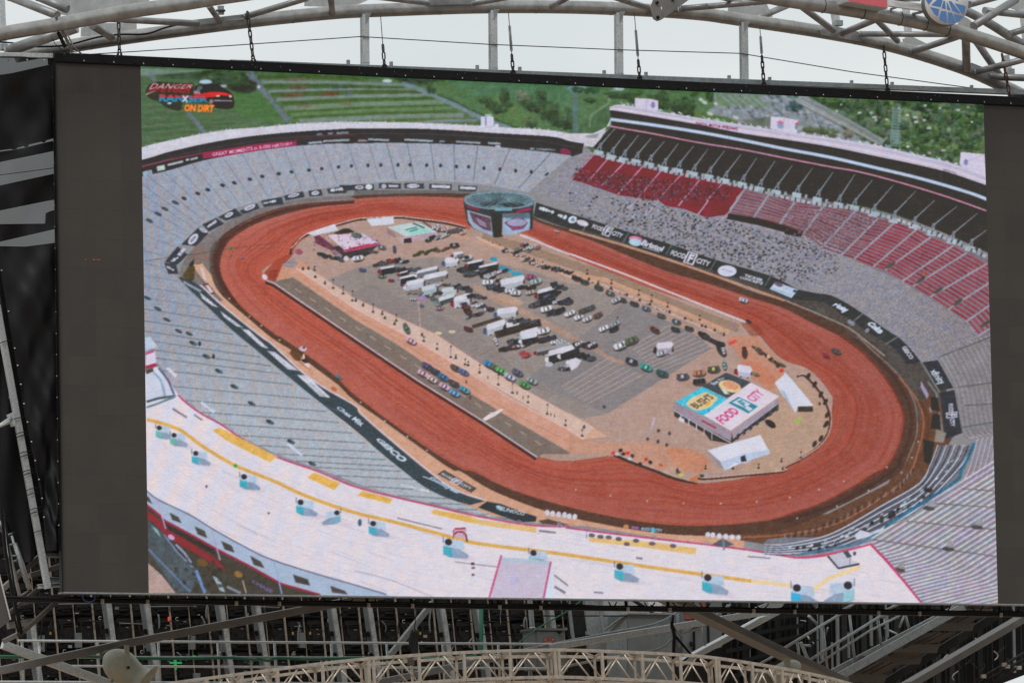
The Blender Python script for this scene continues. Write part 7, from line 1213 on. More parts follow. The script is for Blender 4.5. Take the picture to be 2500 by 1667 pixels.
for x0, y0, x1, y1 in ((30, 1060, 75, 1045), (45, 1110, 88, 1096), (60, 1165, 100, 1160), (62, 1195, 105, 1180), (80, 1255, 112, 1225), (100, 1370, 150, 1340)): MB().tube([A(*lb_(x0, y0), 1.5), A(*lb_(x1, y1), 1.5)], 5 * k5 * U, 8).build('rung', M_galvd, t)
tag(MB().prism([A(*lb_(*p), 2.4) for p in ((-20, 975), (40, 990), (55, 1045), (20, 1050), (-20, 1020))], .03).build('sheet_panel', M_sheet), 'pale metal sheet corner at the left edge above the ribbon board', 'panel')
tag(MB().tube([A(*lb_(x, y), .9) for x, y in ((-10, 860), (10, 960), (30, 1160), (60, 1330), (80, 1420), (110, 1560))], .03, 10).build('cable_bundle', M_black), 'thick black cable bundle hanging down the lower left corner', 'cable')
tag(MB().tube([A(*lb_(x, y), 1.0) for x, y in ((20, 900), (40, 1100), (70, 1300), (75, 1480), (100, 1580))], .02, 8).build('cable_bundle', M_black2), 'thinner black cable beside the thick bundle at lower left', 'cable')
t = thing('ribbon_board', A(0, 1530, -.4), 'dark ribbon board corner edged with small white lamps at the lower left', 'screen')
MB().prism([A(x, y, -.3) for x, y in ((-90, 1180), (-24, 1395), (0, 1400), (27, 1512), (0, 1533), (-60, 1570), (-90, 1560))], .12).build('panel', M_ribbon, t)
for i in range(34):
    f = i / 33; p = A(-3 + 28 * f, 1398 + 112 * f, -.32); MB().box(p, .022, .02, .018).build('lamp', M_lamp, t)
# ------------------------------------------------------------------ behind and below the screen
b1 = lambda x, y: (x * .2976, 1400 + y * .2976); b2 = lambda x, y: (600 + x * .2976, 1400 + y * .2976); b3 = lambda x, y: (1200 + x * .2976, 1400 + y * .2976); b4 = lambda x, y: (1800 + x * .2976, 1400 + y * .2976)
# rear of the LED wall that faces the other way: black cabinets between pale alloy strips
DW = 11.0
rw = thing('led_wall_rear', A(800, 1700, DW), 'black rear side of another LED wall, its cabinets in a grid below the screen', 'screen')
cw = A(800 + 91.5, 1560, DW).x - A(800, 1560, DW).x
hz = .62
zs = A(800, 1668, DW).z; x00 = A(800, 1560, DW).x
lean = .085
cab = MB(); W2, H2 = cw * .5 - .018, hz - .02
for ox in (-cw * .25, cw * .25):
    cab.box((ox, 0, H2 / 2), W2, .1, H2); cab.box((ox, -.066, H2 * .86), W2 * .86, .03, H2 * .16); cab.box((ox, -.06, H2 * .42), W2 * .8, .02, H2 * .46); cab.box((ox - W2 * .3, -.092, H2 * .62), .03, .04, .2); cab.box((ox + W2 * .3, -.092, H2 * .3), .05, .04, .12); cab.box((ox, -.092, H2 * .14), .18, .04, .03); cab.box((ox, -.062, H2 * .73), W2 * .9, .02, .016)
cabo = cab.build('cabinet', M_black2, org=Vector((0, 0, 0)))
lat = MB().box((0, 0, 0), .05, .012, .007).build('cabinet_mark', M_white, org=Vector((0, 0, 0)))
row = 0; made = 0
for j in range(-1, 4):
    for i in range(-9, 12):
        for h in (0,):
            x = x00 + (i + h * .5) * cw; z = zs + j * hz; xs = x + (z - zs) * -lean + cw * .5
            if not -60 < project((xs, DW, z))[0] < 1480: continue
            if made >= 100: continue
            o = cabo.copy(); C.objects.link(o); o.name = 'cabinet'; o.parent = rw; o.location = Vector((xs, DW, z)) - rw.location; made += 1
            o.rotation_euler = (0, -math.atan(lean) * -1 * -1, 0)
bpy.data.objects.remove(cabo)
mk = MB(); tb = MB()
for j in range(-1, 5):
    for i in range(-9, 12):
        x = x00 + i * cw + cw * .3; z = zs + j * hz + hz * .82; xs = x - (z - zs) * lean
        if project((xs, DW, z))[0] > 1470: continue
        mk.box((xs, DW - .12, z), .055, .01, .007); mk.box((xs + cw * .5, DW - .12, z - .12), .05, .01, .006)
        if (i + j) % 2: tb.tube([(xs - .15 + .03 * math.cos(t), DW - .12, z + .05 + .03 * math.sin(t)) for t in np.linspace(0.5, 5.5, 10)], .006, 5)
m_ = mk.build('marking', M_sheet, rw); m_['kind'] = 'stuff'
m_ = tb.build('cable_ring', M_sheet, rw); m_['kind'] = 'stuff'
bpy.data.objects.remove(lat)
for i in range(-18, 24):
    x = x00 + i * cw * .5
    a = (x, DW - .12, zs - hz); b = (x - 5 * hz * lean, DW - .12, zs + 4 * hz)
    if project(a)[0] > 1475: continue
    MB().beam(a, b, .016 if i % 2 else .034, .03, (0, 1, 0)).build('alloy_strip', M_strip, rw)
for j in (0, 1, 2, 3): 
    z = zs + j * hz + .01; MB().beam((A(60, 1600, DW).x, DW - .1, z), (A(1470, 1600, DW).x, DW - .1, z), .05, .03).build('cross_rail', M_black, rw)
MB().beam((A(-200, 1600, DW).x, DW + .35, zs + .6), (A(1480, 1600, DW).x, DW + .35, zs + .6), .5, 5.5).build('backing', M_black, rw)
for x, y, m in ((412, 1510, M_rled), (429, 1619, M_gled), (715, 1545, M_yled), (757, 1545, M_yled), (988, 1545, M_yled), (1026, 1545, M_yled), (123, 1545, M_yled)):
    w, h = (.03, .08) if m is M_rled else (.03, .05)
    if m is M_gled: MB().box(A(x, y, DW - .2), .03, .02, .22).build('status_lamp', m, rw); MB().box(A(x, y - 2, DW - .2), .24, .02, .03).build('status_lamp', m, rw)
    else: MB().box(A(x, y, DW - .17), w, .02, h).build('status_lamp', m, rw)
for x, y in ((93, 1528), (187, 1528), (373, 1527), (380, 1600), (474, 1600), (645, 1528), (734, 1528), (824, 1528), (912, 1528), (1093, 1530)): MB().box(A(x, y, DW - .17), .05, .02, .02).build('status_lamp', M_gled if x in (380, 474) else M_green, rw)
for x, y, h in ((100, 1570, 40), (191, 1562, 36), (468, 1568, 34), (737, 1562, 38), (480, 1652, 20)): MB().box(A(x, y, DW - .18), .13, .05, h * U * 1.05).build('power_supply', M_cab, rw)
for k in range(70):
    x = random.uniform(80, 1440); y = random.uniform(1470, 1650); L_ = random.uniform(20, 70); sw = random.uniform(-8, 8)
    MB().tube([A(x + sw * math.sin(u * 3.1) + u * sw, y + L_ * u, DW - .22) for u in np.linspace(0, 1, 7)], random.choice((.008, .012, .018)), 6).build('cable', random.choice((M_black2, M_black, M_cab)), rw)
for k in range(34):
    x = random.uniform(60, 1420); y = 1476 + random.choice((0, 42, 84, 126, 160)) + random.uniform(-4, 4); w_ = random.uniform(30, 110)
    MB().tube([A(x, y, DW - .2), A(x + w_, y + random.uniform(-2, 3), DW - .2)], .011, 6).build('cable', random.choice((M_black2, M_cab, M_black)), rw)
for k in range(60):
    MB().box(A(random.uniform(70, 1440), random.uniform(1470, 1660), DW - .18), random.choice((.02, .03, .07)), .03, random.choice((.012, .02, .05))).build('bracket', random.choice((M_strip, M_cab, M_galvd)), rw)
# galvanised columns in front of it
M_colm = mat('spangled_galvanised_steel', (.46, .49, .50), .45, .25, .34, 14, .04)
colz = [(76, 1512, 99, 1672), (263, 1468, 290, 1672), (356, 1470, 386, 1672), (539, 1474, 570, 1672), (628, 1476, 657, 1672), (812, 1478, 841, 1672), (901, 1480, 929, 1672), (1079, 1482, 1108, 1672), (1167, 1484, 1195, 1672), (1344, 1486, 1372, 1672)]
nm = ['first', 'second', 'third', 'fourth', 'fifth', 'sixth', 'seventh', 'eighth', 'ninth', 'tenth']
for i, (x0, y0, x1, y1) in enumerate(colz):
    t = thing('galvanised_column', A(x1, y1, 9), '%s galvanised column from the left in front of the black cabinets' % nm[i], 'column', 'galvanised columns below the screen')
    MB().beam(A(x0 + 2, y0, 9), A(x1 + 2, y1, 9), .085, .03, (0, 1, 0)).build('front_flange', M_colm, t); MB().beam(A(x0 - 11, y0, 9.25), A(x1 - 11, y1, 9.25), .07, .03, (0, 1, 0)).build('rear_flange', M_cab, t)
    MB().beam(A(x0 - 1, y0, 9.13), A(x1 - 1, y1, 9.13), .012, .2, (0, 1, 0)).build('web', M_galvd, t)
    for f in (.35, .62): MB().box(A(x0 + (x1 - x0) * f - 12, y0 + (y1 - y0) * f, 9.2), .05, .05, .09).build('cable_clip', M_black, t)
# catwalk railing
rl = thing('catwalk_railing', A(640, 1668, 6), 'long grey pipe railing of the catwalk below the screen', 'railing')
for p, q, r, m in ((b1(150, 548), b3(505, 576), 3.2, M_galv), (b1(-60, 682), b3(120, 690), 3.4, M_galvd), (b1(500, 755), b3(470, 775), 3.0, M_galv), (b1(-40, 884), b3(400, 905), 3.0, M_galv)): MB().tube([A(*p, 6), A(*q, 6)], r * U, 12).build('rail', m, rl)
for x, y, y1 in ((800, 550, 860), (1297, 552, 900), (1785, 555, 900), (2250, 558, 780)): MB().tube([A(*b1(x, y), 6.05), A(*b1(x + 18, y1), 6.05)], 3.2 * U, 12).build('stanchion', M_galv, rl)
for x in (235, 700, 1155, 1615, 2070): MB().tube([A(*b2(x, 562), 6.05), A(*b2(x + 16, 900), 6.05)], 3.2 * U, 12).build('stanchion', M_galv, rl)
for x in (180, 320): MB().tube([A(*b1(x, 550), 6.05), A(*b1(x + 14, 900), 6.05)], 3.4 * U, 12).build('stanchion', M_galv, rl)
gp = [b1(-20, 676), b1(300, 680), b1(700, 676), b1(1100, 690), b1(1500, 694), b1(1900, 688), b1(2100, 705), b2(100, 690), b2(180, 712), b2(260, 690), b2(560, 700), b2(900, 690), b2(1240, 700), b2(1700, 690), b2(1900, 670)]
tag(MB().tube([A(x, y, 5.85) for x, y in spl(gp, 4)], .026, 8).build('green_cord', M_green), 'green cord tied along the middle rail of the catwalk', 'cord')
tag(MB().tube([A(*p, 8.5) for p in (b2(1930, 290), b2(1935, 480), b2(1930, 640), b2(1940, 690))], .04, 8).build('green_cord', M_green), 'green cord hanging straight down the ninth column', 'cord')
tag(MB().tube([A(*p, 7.6) for p in (b3(730, 225), b3(600, 320), b3(380, 445), b3(280, 520), b3(160, 615))], .016, 6).build('green_cord', M_green), 'thin green cord slanting past the grey electrical box', 'cord')
for p, q, lb in ((b2(1400, 280), b2(1380, 500), 'thin black cord hanging beside the diagonal brace'), (b3(2010, 470), b3(2022, 700), 'thin black cord hanging right of the middle, in front of the stair')): tag(MB().tube([A(*p, 5), A(*q, 5)], .009, 6).build('hanging_cord', M_black), lb, 'cord')
# big beams
def lone(name, p, q, w, h, d0, d1, m, lb, grp=None, kind='beam'):
    c = MB(); a, b = A(*p, d0), A(*q, d1)
    if kind == 'i': c.ibeam(a, b, w, h)
    else: c.beam(a, b, w, h)
    return tag(c.build(name, m), lb, 'beam', grp)
t = thing('tie_beam', A(*b1(900, 650), 3.2), 'long brown box beam rising from the lower left corner to the screen\'s bottom edge', 'beam')
MB().beam(A(*b1(-150, 826), 3), A(*b1(1020, 572), 3.2), .5, .135).build('shaft', M_brown, t); MB().beam(A(*b1(1020, 572), 3.2), A(*b2(1150, 168), 3.8), .5, .135).build('shaft', M_brown, t); MB().beam(A(*b1(1016, 573), 3.2), A(*b1(1052, 566), 3.2), .52, .15).build('splice_plate', M_brown, t)
lone('tie_beam', b3(1380, 175), b4(860, 888), .5, .125, 3.0, 3.0, M_brown, 'brown box beam falling to the right from the screen\'s bottom edge')
lone('tie_beam', b4(1390, 915), b4(2450, 300), .45, .12, 2.5, 2.5, M_brown, 'brown box beam rising through the lower right corner')
lone('diagonal_brace', b1(20, 580), b1(960, 925), .14, .14, 4.5, 4.5, M_galv, 'thick galvanised brace falling to the right in the lower left corner')
lone('diagonal_brace', b2(1530, 240), b2(1185, 665), .12, .10, 7, 7, M_galvd, 'grey diagonal brace leaning left below the middle of the screen')
lone('catwalk_beam', b2(1000, 908), b3(440, 605), .35, .115, 5, 5, M_galvd, 'galvanised beam seen behind the beige truss, left of the electrical box')
lone('catwalk_beam', b3(430, 612), b3(2230, 316), .35, .12, 5, 5.4, M_galv, 'galvanised beam climbing to the right from the electrical box')
lone('catwalk_beam', b3(1540, 735), b3(2330, 312), .35, .10, 5.6, 5.6, M_galv, 'galvanised beam climbing steeply beside the grey cabinet')
for pts, r, lb in (([b3(500, 576), b3(900, 497), b3(1340, 412), b3(1520, 318)], 3.2, 'pipe handrail bending upward above the galvanised beam'), ([b3(560, 770), b3(900, 700), b3(1370, 620), b3(1500, 520), b3(1720, 430), b3(1960, 250)], 3.2, 'pipe handrail passing in front of the grey air duct')):
    t = thing('handrail', A(*pts[0], 5.4), lb, 'handrail'); MB().tube([A(x, y, 5.4) for x, y in spl(pts, 4)], r * U, 10).build('rail', M_galvd, t)
    for f in ((1, 90), (2, 70)): MB().tube([A(*pts[f[0]], 5.45), A(pts[f[0]][0] + 4, pts[f[0]][1] + f[1] * .45, 5.45)], 2.6 * U, 10).build('stanchion', M_galvd, t)
for x, y0, y1 in ((1525, 320, 600), (1735, 420, 590), (1935, 250, 400)): tag(MB().tube([A(*b3(x, y0), 5.5), A(*b3(x + 16, y1), 5.5)], 3 * U, 10).build('stanchion', M_galvd), {1525: 'left upright pipe by the grey air duct', 1735: 'middle upright pipe in front of the grey cabinet', 1935: 'right upright pipe under the steep galvanised beam'}[x], 'pipe')
# electrical box, conduit
eb = thing('electrical_box', A(1342, 1628, 8), 'grey electrical box with red warning label below the screen\'s middle', 'box')
ez = A(1342, 1534, 8).z; MB().prism([A(1305, 1534, 8), A(1379, 1536, 8), A(1382, 1632, 8), A(1310, 1632, 8)], .55).build('housing', M_cab, eb); MB().prism([A(1301, 1531, 7.96), A(1380, 1533, 7.96), A(1380, 1538, 7.96), A(1303, 1537, 7.96)], .6).build('lid', M_cab, eb)
MB().prism([A(1310, 1540, 7.985), A(1373, 1541, 7.985), A(1376, 1628, 7.985), A(1314, 1628, 7.985)], .012).build('door', M_cab, eb)
lbp = MB().prism([A(1328, 1556, 7.97), A(1353, 1556, 7.97), A(1354, 1577, 7.97), A(1329, 1577, 7.97)], .008).build('warning_label', M_redlab, eb)
wl_ = MB()
for x in (1331.5, 1350): wl_.prism([A(x, 1557.5, 7.965), A(x + 2.4, 1562, 7.965), A(x - 2.4, 1562, 7.965)], .004)
for y in (1565, 1567.5, 1570, 1573): wl_.prism([A(1334, y, 7.965), A(1348, y, 7.965), A(1348, y + .7, 7.965), A(1334, y + .7, 7.965)], .004)
wl_.build('label_print', M_sheet, lbp)
MB().prism([A(1337, 1577, 7.97), A(1349, 1577, 7.97), A(1349, 1586, 7.97), A(1338, 1586, 7.97)], .006).build('warning_label', M_redlab, eb)
MB().box(A(1366, 1542, 7.95), .05, .06, .05).build('latch', M_black, eb)
cd = thing('conduit_pipe', A(1299, 1534, 8.2), 'fat grey conduit bending into the top of the electrical box', 'pipe'); MB().tube([A(x, y, 8.2) for x, y in spl([b3(310, 200), b3(322, 300), b3(330, 400), b3(336, 455)], 5)], 7 * U, 14).build('pipe', M_galvd, cd); MB().tube([A(*b3(336, 440), 8.2), A(*b3(336, 470), 8.2)], 8.5 * U, 14).build('collar', M_white, cd)
# grey duct, cabinets and walls in the middle
ad = thing('air_duct', A(1600, 1668, 9), 'big grey sheet metal duct with a slanted left corner below the screen', 'duct')
MB().prism([A(*p, 9) for p in (b3(1115, 325), b3(1470, 330), b3(1490, 915), b3(1115, 915))], .9).build('front_face', M_cab, ad); MB().prism([A(*b3(1112, 327), 9), A(*b3(945, 452), 9.6), A(*b3(965, 915), 9.6), A(*b3(1112, 915), 9)], .05).build('side_face', M_galvd, ad)
MB().beam(A(*b3(1118, 323), 8.97), A(*b3(1475, 328), 8.97), .06, .035).build('lid_flange', M_galvd, ad); MB().beam(A(*b3(1112, 325), 8.97), A(*b3(940, 455), 9.5), .06, .035).build('lid_flange', M_galvd, ad)
gc = thing('equipment_cabinet', A(1700, 1600, 9.5), 'grey equipment cabinet with doors right of the air duct', 'cabinet')
MB().prism([A(*p, 9.5) for p in (b3(1560, 230), b3(1890, 230), b3(1890, 600), b3(1570, 680))], .8).build('housing', M_cab, gc)
for x in (1660, 1778): MB().box(A(*b3(x, 490), 9.47), .03, .04, 1.9).build('door_seam', M_black, gc)
for x, y in ((1638, 575), (1690, 420)): MB().box(A(*b3(x, y), 9.46), .04, .05, .09).build('handle', M_black, gc)
for q in (((1590, 320), (1640, 320), (1640, 375), (1590, 370)), ((1728, 222), (1752, 222), (1752, 275), (1728, 275))): MB().prism([A(*b3(*p), 9.47) for p in q], .02).build('red_label', M_redlab, gc)
for pts, d, m, lb in (([b3(915, 215), b3(1520, 215), b3(1520, 335), b3(1120, 330), b3(940, 450)], 10.2, M_sheet, 'pale sheet metal wall behind the air duct just under the screen'), ([b3(765, 215), b3(915, 215), b3(945, 450), b3(960, 640), b3(800, 640)], 10.0, M_galvd, 'dull grey wall panel left of the air duct'), ([b3(640, 215), b3(765, 215), b3(800, 640), b3(820, 915), b3(640, 915)], 10.6, M_black2, 'dark wall panel between black cabinets and grey panel')):
    tag(MB().prism([A(*p, d) for p in pts], .1).build('wall_panel', m), lb, 'panel')
tag(MB().box(A(*b3(1342, 255), 10.1), .27, .04, .62).build('sky_slit_patch', M_white), 'small bright white panel just under the screen\'s bottom edge', 'panel')  # white patch in place of bright sky showing through a gap
for p, q, w, d, m, lb in ((b3(1160, 215), b3(1330, 320), 26, 9.8, M_black2, 'dark slanted strut in front of the pale wall under the screen'), (b3(885, 215), b3(918, 500), 26, 8.5, M_galvd, 'dull upright bar in front of the grey wall panel'), (b3(630, 215), b3(672, 560), 26, 8.4, M_galvd, 'dull upright bar right of the electrical box'), (b3(740, 230), b3(775, 470), 12, 8.6, M_black2, 'dark upright bar by the grey wall panel'), (b3(-10, 345), b3(1110, 345), 10, 8.8, M_black, 'upper black horizontal pipe behind the electrical box'), (b3(600, 500), b3(840, 505), 9, 8.8, M_black, 'lower black horizontal pipe right of the electrical box'), (b3(1310, 255), b3(1310, 320), 16, 8, M_black, 'black upright bar left of the white sky patch'), (b2(1950, 495), b2(2340, 510), 9, 8.6, M_black, 'black horizontal pipe left of the electrical box')):
    tag(MB().beam(A(*p, d), A(*q, d), w * .2976 * U, w * .2976 * U, (0, 1, 0)).build('bar', m), lb, 'bar')
t = thing('bracket_arm', A(*b3(1500, 720), 4.0), 'black angled bracket arm in front of the air duct', 'bracket')
for pts, r in (([b3(1490, 340), b3(1478, 420), b3(1500, 500), b3(1492, 700)], 4.5), ([b3(1500, 500), b3(1640, 665), b3(1555, 730)], 3.6), ([b3(1470, 720), b3(1530, 715)], 6), ([b3(1480, 430), b3(1500, 470)], 6)): MB().tube([A(x, y, 4.0) for x, y in pts], r * U, 8).build('arm', M_black, t)
t = thing('cable_bunch', A(*b2(1380, 740), -2.4), 'dark bundle of cables and clamp hanging onto the beige truss', 'cable')
for k in range(4): MB().tube([A(x, y, -2.2 + .05 * k) for x, y in spl([b2(1365 + k * 14, 460), b2(1345 + k * 20, 560), b2(1372 + k * 10, 660), b2(1365 + k * 14, 750)], 4)], .022, 7).build('cable', M_black, t)
MB().box(A(*b2(1355, 725), -2.5), .09, .09, .1).build('clamp', M_wood, t)
# stair on the right
sr_ = thing('staircase', A(2150, 1660, 6), 'steel staircase seen from below in the lower right, with pipe handrails', 'staircase')
MB().beam(A(*b4(770, 815), 6.3), A(*b4(1820, 268), 6.3), .05, .13).build('stringer', M_galvd, sr_); MB().beam(A(*b4(780, 872), 6.0), A(*b4(1860, 268), 6.0), .05, .15).build('stringer', M_galvd, sr_)
MB().beam(A(*b4(1180, 915), 8.3), A(*b4(2150, 330), 8.3), .05, .16).build('stringer', M_black2, sr_)
for k, (xa, ya, xb) in enumerate(((1545, 462, 1930), (1265, 642, 1640), (985, 735, 1500), (830, 885, 1210), (1790, 350, 2080))):
    MB().prism([A(*b4(xa, ya), 6.2), A(*b4(xb, ya + 4), 7.6), A(*b4(xb + 20, ya - 62), 7.6), A(*b4(xa + 40, ya - 62), 6.2)], .08).build('tread', M_wood, sr_)
    MB().prism([A(*b4(xa + 60, ya - 66), 6.6), A(*b4(xb - 10, ya - 66), 8.2), A(*b4(xb + 160, ya - 160), 8.2), A(*b4(xa + 260, ya - 160), 6.6)], .05).build('soffit_board', M_wood, sr_)
    for q in range(3): MB().beam(A(*b4(xa + 120 + q * 70, ya - 68), 6.5), A(*b4(xa + 300 + q * 70, ya - 158), 6.5), .02, .02).build('batten', M_black2, sr_)
for pts, r in (([b4(360, 625), b4(850, 328)], 3.8), ([b4(565, 725), b4(1190, 338)], 3.8), ([b4(640, 752), b4(1080, 470), b4(1340, 340)], 3.2), ([b4(180, 740), b4(360, 640)], 3.2), ([b4(870, 295), b4(960, 245)], 3.5), ([b4(1220, 300), b4(1310, 250)], 3.5)): MB().tube([A(x, y, 6.1) for x, y in pts], r * U, 10).build('handrail', M_galvd, sr_)
for a, b, r in ((b4(490, 560), b4(512, 690), 3.6), (b4(700, 420), b4(742, 800), 3.4), (b4(920, 330), b4(968, 745), 3.6), (b4(1150, 350), b4(1182, 590), 3.8), (b4(1372, 320), b4(1408, 450), 3.8), (b4(1370, 340), b4(1330, 440), 3)): MB().tube([A(*a, 6.15), A(*b, 6.15)], r * U, 10).build('baluster', M_galvd, sr_)
MB().beam(A(*b4(520, 560), 6.4), A(*b4(585, 715), 6.4), .06, .05).build('knee_brace', M_galvd, sr_)
# dark framework behind the stair
dk = thing('rear_framework', A(2200, 1680, 12), 'dark framework of slats and cables behind the staircase', 'framework')
MB().prism([A(*p, 12) for p in (b3(560, 150), b4(2600, 120), b4(2600, 735), b4(2130, 915), b3(560, 930))], .3).build('backing', M_black, dk)  # black sheet standing in for the dark void behind the stair
for k in range(46):
    x = -60 + k * 55 + random.uniform(-14, 14); y1 = 900 if x < 2050 else 900 - (x - 2050) * .42
    MB().beam(A(*b4(x, 180), 11.8), A(*b4(x + 14, min(y1, 930)), 11.8), random.choice((.02, .03, .05, .12)), .05, (0, 1, 0)).build('slat', random.choice((M_black2, M_black2, M_black, M_black, M_black2, M_cab)), dk)
for k in range(5): MB().beam(A(*b4(-100, 420 + k * 110), 11.6), A(*b4(560 - k * 20, 330 + k * 90), 11.6), .05, .08).build('ledge', M_black, dk)
for x, y0, y1, w in ((690, 340, 700, 26), (820, 330, 760, 24), (775, 560, 780, 10), (1095, 340, 590, 22), (1225, 340, 520, 24), (910, 480, 690, 12)): MB().beam(A(*b4(x, y0), 10.5), A(*b4(x + 6, y1), 10.5), w * .2976 * U, .06, (0, 1, 0)).build('post', M_cab, dk)
for k in range(7): MB().beam(A(*b4(1240 + k * 130, 870 - k * 78), 9.8), A(*b4(1250 + k * 130, 700 - k * 78), 9.8), .12, .08, (0, 1, 0)).build('post', M_black2, dk)
for pts in ([b4(1950, 880), b4(2352, 650)], [b4(1990, 900), b4(2352, 700)], [b4(2060, 905), b4(2420, 700)]): MB().tube([A(x, y, 10.5) for x, y in pts], .03, 8).build('cable', M_black, dk)
for x, y in ((2190, 745), (2020, 840), (2310, 770), (2215, 760)): MB().box(A(*b4(x, y), 10.4), .09, .06, .07).build('clamp', M_strip, dk)
for k in range(16):
    p = b4(random.uniform(1500, 2350), random.uniform(360, 800)); MB().tube([A(p[0] + 10 * math.sin(u * 3 + k), p[1] + 22 * u, 10.3) for u in np.linspace(0, 1, 8)], .012, 6).build('loose_cable', M_black2 if k % 3 else M_strip, dk)
for k in range(26):
    x = random.uniform(500, 1500); y = random.uniform(250, 760); c_ = b4(x, y); MB().tube([A(c_[0], c_[1], 11.2), A(c_[0] + random.uniform(-30, 50), c_[1] + random.uniform(-30, 30), 11.0)], random.choice((.012, .02, .03)), 7).build('pipe', random.choice((M_cab, M_black2, M_galvd)), dk)
tag(MB().prism([A(*p, 5.6) for p in (b4(140, 280), b4(240, 240), b4(400, 235), b4(350, 285))], .05).build('bent_plate', M_galv), 'bent galvanised plate under the screen edge left of the staircase', 'plate')
# beige lighting truss in front
lt = thing('lighting_truss', A(1349, 1668, -3), 'beige curved box truss running along the bottom of the picture', 'truss')
ft_ = spl([(380, 1676), (440, 1664), (600, 1643), (778, 1620), (927, 1605), (1136, 1592), (1349, 1586), (1498, 1590), (1646, 1597), (1750, 1606), (1910, 1631), (2008, 1651), (2059, 1664), (2140, 1688)], 6)
fb_ = [(x, y + 66 + abs(x - 1349) * .004) for x, y in ft_]
rt_ = spl([(480, 1684), (600, 1659), (898, 1622), (1136, 1606), (1349, 1602), (1527, 1606), (1706, 1620), (1900, 1642), (2010, 1664), (2100, 1684)], 6)
rb_ = [(x, y + 62) for x, y in rt_]
F, Rr = -3.0, -1.9
for nm_, L_, d, w in (('top_chord', ft_, F, .052), ('bottom_chord', fb_, F, .052), ('rear_chord', rt_, Rr, .05), ('rear_chord', rb_, Rr, .05)):
    c = MB(); PP = [A(x, y, d) for x, y in L_]
    for a, b in zip(PP[:-1], PP[1:]): c.beam(a, b + (b - a) * .02, w, w)
    c.build(nm_, M_beige, lt)
def yt(L_, x): return float(np.interp(x, [p[0] for p in L_], [p[1] for p in L_]))
po = [505, 590, 677, 787, 899, 911, 1022, 1132, 1244, 1354, 1363, 1469, 1567, 1660, 1747, 1754, 1836, 1909, 1975, 2040]
for i, x in enumerate(po):
    MB().beam(A(x, yt(ft_, x), F), A(x + 4, yt(fb_, x), F), .048, .045, (0, 1, 0)).build('post', M_beige, lt)
    xr = x - 18; MB().beam(A(xr, yt(rt_, xr), Rr), A(xr + 4, yt(rb_, xr), Rr), .036, .036, (0, 1, 0)).build('rear_post', M_beige, lt)
    MB().beam(A(x, yt(ft_, x) + 3, F), A(xr, yt(rt_, xr), Rr), .04, .04).build('cross_strut', M_beige, lt); MB().beam(A(x + 4, yt(fb_, x), F), A(xr + 4, yt(rb_, xr), Rr), .04, .04).build('cross_strut', M_beige, lt)
    if i + 1 < len(po) and po[i + 1] - x > 30:
        x2 = po[i + 1]; xm = (x + x2) / 2
        for xe, dx in ((x + 7, -4), (x2 - 3, 4)):
            MB().tube([A(xe, yt(fb_, xe) - 3, F), A(xm + dx, yt(ft_, xm) + 3, F)], .016, 8).build('diagonal', M_beige, lt)
            MB().tube([A(xe - 18, yt(rb_, xe) - 3, Rr), A(xm - 18 + dx, yt(rt_, xm) + 3, Rr)], .014, 8).build('rear_diagonal', M_beige, lt)
        MB().beam(A(xm, yt(fb_, xm), F), A(x2 - 10, yt(rb_, x2 - 18), Rr), .03, .03).build('floor_brace', M_beige, lt); MB().beam(A(xm, yt(ft_, xm), F), A(x2 - 14, yt(rt_, x2 - 18), Rr), .026, .026).build('roof_brace', M_beige, lt)
# horn loudspeakers
def horn(p0, p1, r, d, lb, s=1):
    a, b = A(*p0, d + .1), A(*p1, d - .25); ax = b - a; Ln = ax.length
    t = thing('horn_loudspeaker', b, lb, 'loudspeaker', 'cream horn loudspeakers')
    prof = [(0, 0), (.012, .2), (.04, .38), (.09, .58), (.16, .76), (.25, .9), (.34, .98), (.42, 1), (.52, .97), (.62, .9), (.72, .84), (.80, .83), (.87, .9), (.93, 1.02), (.975, 1.2), (1.0, 1.32), (1.0, 1.28), (.96, 1.12), (.85, .7), (.7, .3), (.65, 0)]
    MB().lathe(a, ax, [(x * Ln, q * r) for x, q in prof], 40).build('horn_body', M_cream, t); return t, a, ax, Ln
t, a, ax, Ln = horn((256, 1596), (352, 1668), .29, 2.2, 'cream horn loudspeaker hanging from the brown beam at the lower left')
MB().beam(A(*b1(1038, 585), 1.9), A(*b1(1052, 775), 1.85), .085, .02, (0, 1, 0)).build('yoke', M_cream, t); MB().lathe(A(*b1(1050, 768), 1.82), (0, -1, 0), [(0, .025), (.03, .025), (.03, 0)], 8).build('bolt', M_black, t); MB().lathe(A(*b1(918, 878), 1.85), (0, -1, 0), [(0, .03), (.02, .03), (.02, 0)], 10).build('plug', M_brown, t)
MB().prism([A(*b1(x, y), 2.6) for x, y in ((850, 650), (900, 620), (1010, 590), (1040, 600), (1030, 640), (880, 680))], .2).build('bracket', M_wood, t)
t, a, ax, Ln = horn((1952, 1620), (1864, 1668), .19, 2.4, 'cream horn loudspeaker behind the beige truss at the lower right')
MB().beam(A(*b4(408, 690), 2.0), A(*b4(412, 800), 2.0), .12, .03, (0, 1, 0)).build('yoke', M_cream, t)
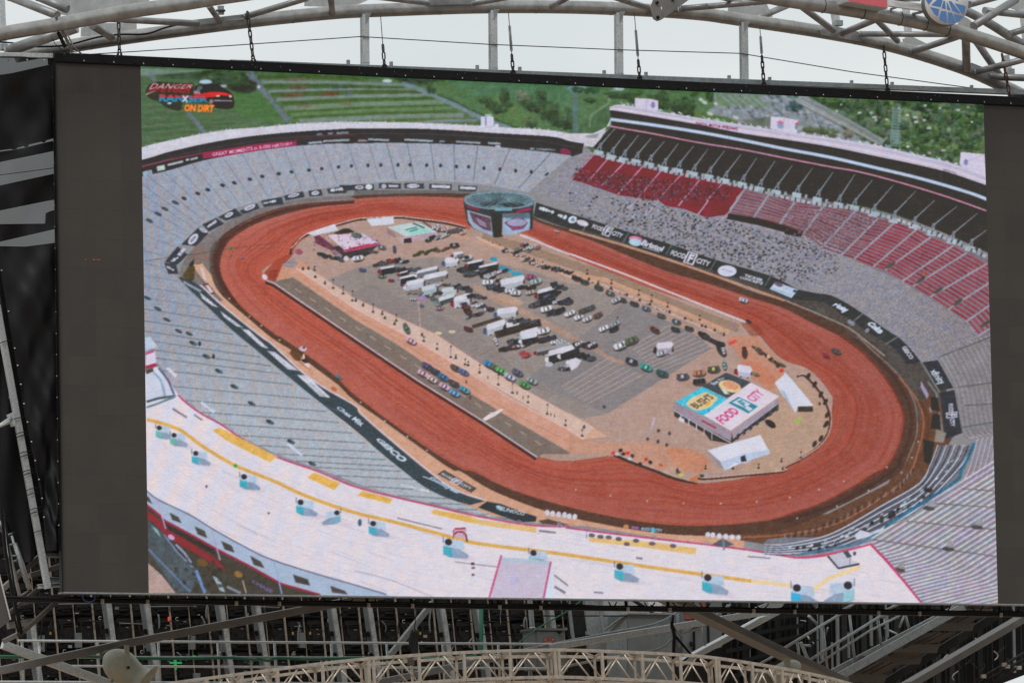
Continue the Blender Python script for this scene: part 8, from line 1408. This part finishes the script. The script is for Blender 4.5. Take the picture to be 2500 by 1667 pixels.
# unseen grandstand bowl behind the viewpoint, added to shut out the low sky there
gs = MB(); n_ = 60; prof_ = [(128, .5), (132, 6), (185, 52), (190, 66), (196, 66), (200, .5)]
vs = []
for i in range(n_ + 1):
    t_ = math.radians(-205 + 230 * i / n_)
    vs += [(r * math.cos(t_), r * math.sin(t_), z) for r, z in prof_]
m6 = len(prof_); gs.add(vs, [(i * m6 + k, (i + 1) * m6 + k, (i + 1) * m6 + k + 1, i * m6 + k + 1) for i in range(n_) for k in range(m6 - 1)])
M_stand = mat('grandstand_seats', (.22, .215, .22), .8, 0, .25, .3)
o = gs.build('grandstand', M_stand, org=Vector((0, -160, 0))); tag(o, 'unseen grey grandstand bowl behind the viewpoint, added to shut out the low sky', 'grandstand')
# ------------------------------------------------------------------ light
w = bpy.data.worlds.new('World'); bpy.context.scene.world = w; w.use_nodes = True
N, L = w.node_tree.nodes, w.node_tree.links; bg = N['Background']
sk = N.new('ShaderNodeTexSky'); sk.sky_type = 'NISHITA'; sk.sun_disc = False; sk.sun_elevation = math.radians(48); sk.sun_rotation = math.radians(-35); sk.air_density = 1; sk.dust_density = 3
tc = N.new('ShaderNodeTexCoord'); mp = N.new('ShaderNodeMapping'); mp.inputs['Scale'].default_value = (1, 1, 2.2); L.new(tc.outputs['Generated'], mp.inputs['Vector'])
ns = N.new('ShaderNodeTexNoise'); ns.inputs['Scale'].default_value = 9; ns.inputs['Detail'].default_value = 4; ns.inputs['Roughness'].default_value = .45; L.new(mp.outputs['Vector'], ns.inputs['Vector'])
rp_ = N.new('ShaderNodeValToRGB'); rp_.color_ramp.elements[0].position = .38; rp_.color_ramp.elements[1].position = .66
rp_.color_ramp.elements[0].color = (7.0, 7.5, 7.6, 1); rp_.color_ramp.elements[1].color = (8.75, 9.0, 8.9, 1); L.new(ns.outputs['Fac'], rp_.inputs['Fac'])
mx = N.new('ShaderNodeMix'); mx.data_type = 'RGBA'; mx.inputs['Factor'].default_value = .93; L.new(sk.outputs['Color'], mx.inputs['A']); L.new(rp_.outputs['Color'], mx.inputs['B'])
L.new(mx.outputs['Result'], bg.inputs['Color']); bg.inputs['Strength'].default_value = .1
sl = bpy.data.lights.new('sun', 'SUN'); sl.energy = 1.1; sl.angle = math.radians(20); sl.color = (1, .97, .93); so = bpy.data.objects.new('sun', sl); C.objects.link(so)
so.rotation_euler = (math.radians(42), 0, math.radians(-35)); so.location = (-20, -60, 80)
sc = bpy.context.scene; sc.view_settings.view_transform = 'Standard'; sc.view_settings.look = 'None'; sc.view_settings.exposure = 0; sc.view_settings.gamma = 1
sc.cycles.use_denoising = True; sc.cycles.max_bounces = 6; sc.cycles.transparent_max_bounces = 8
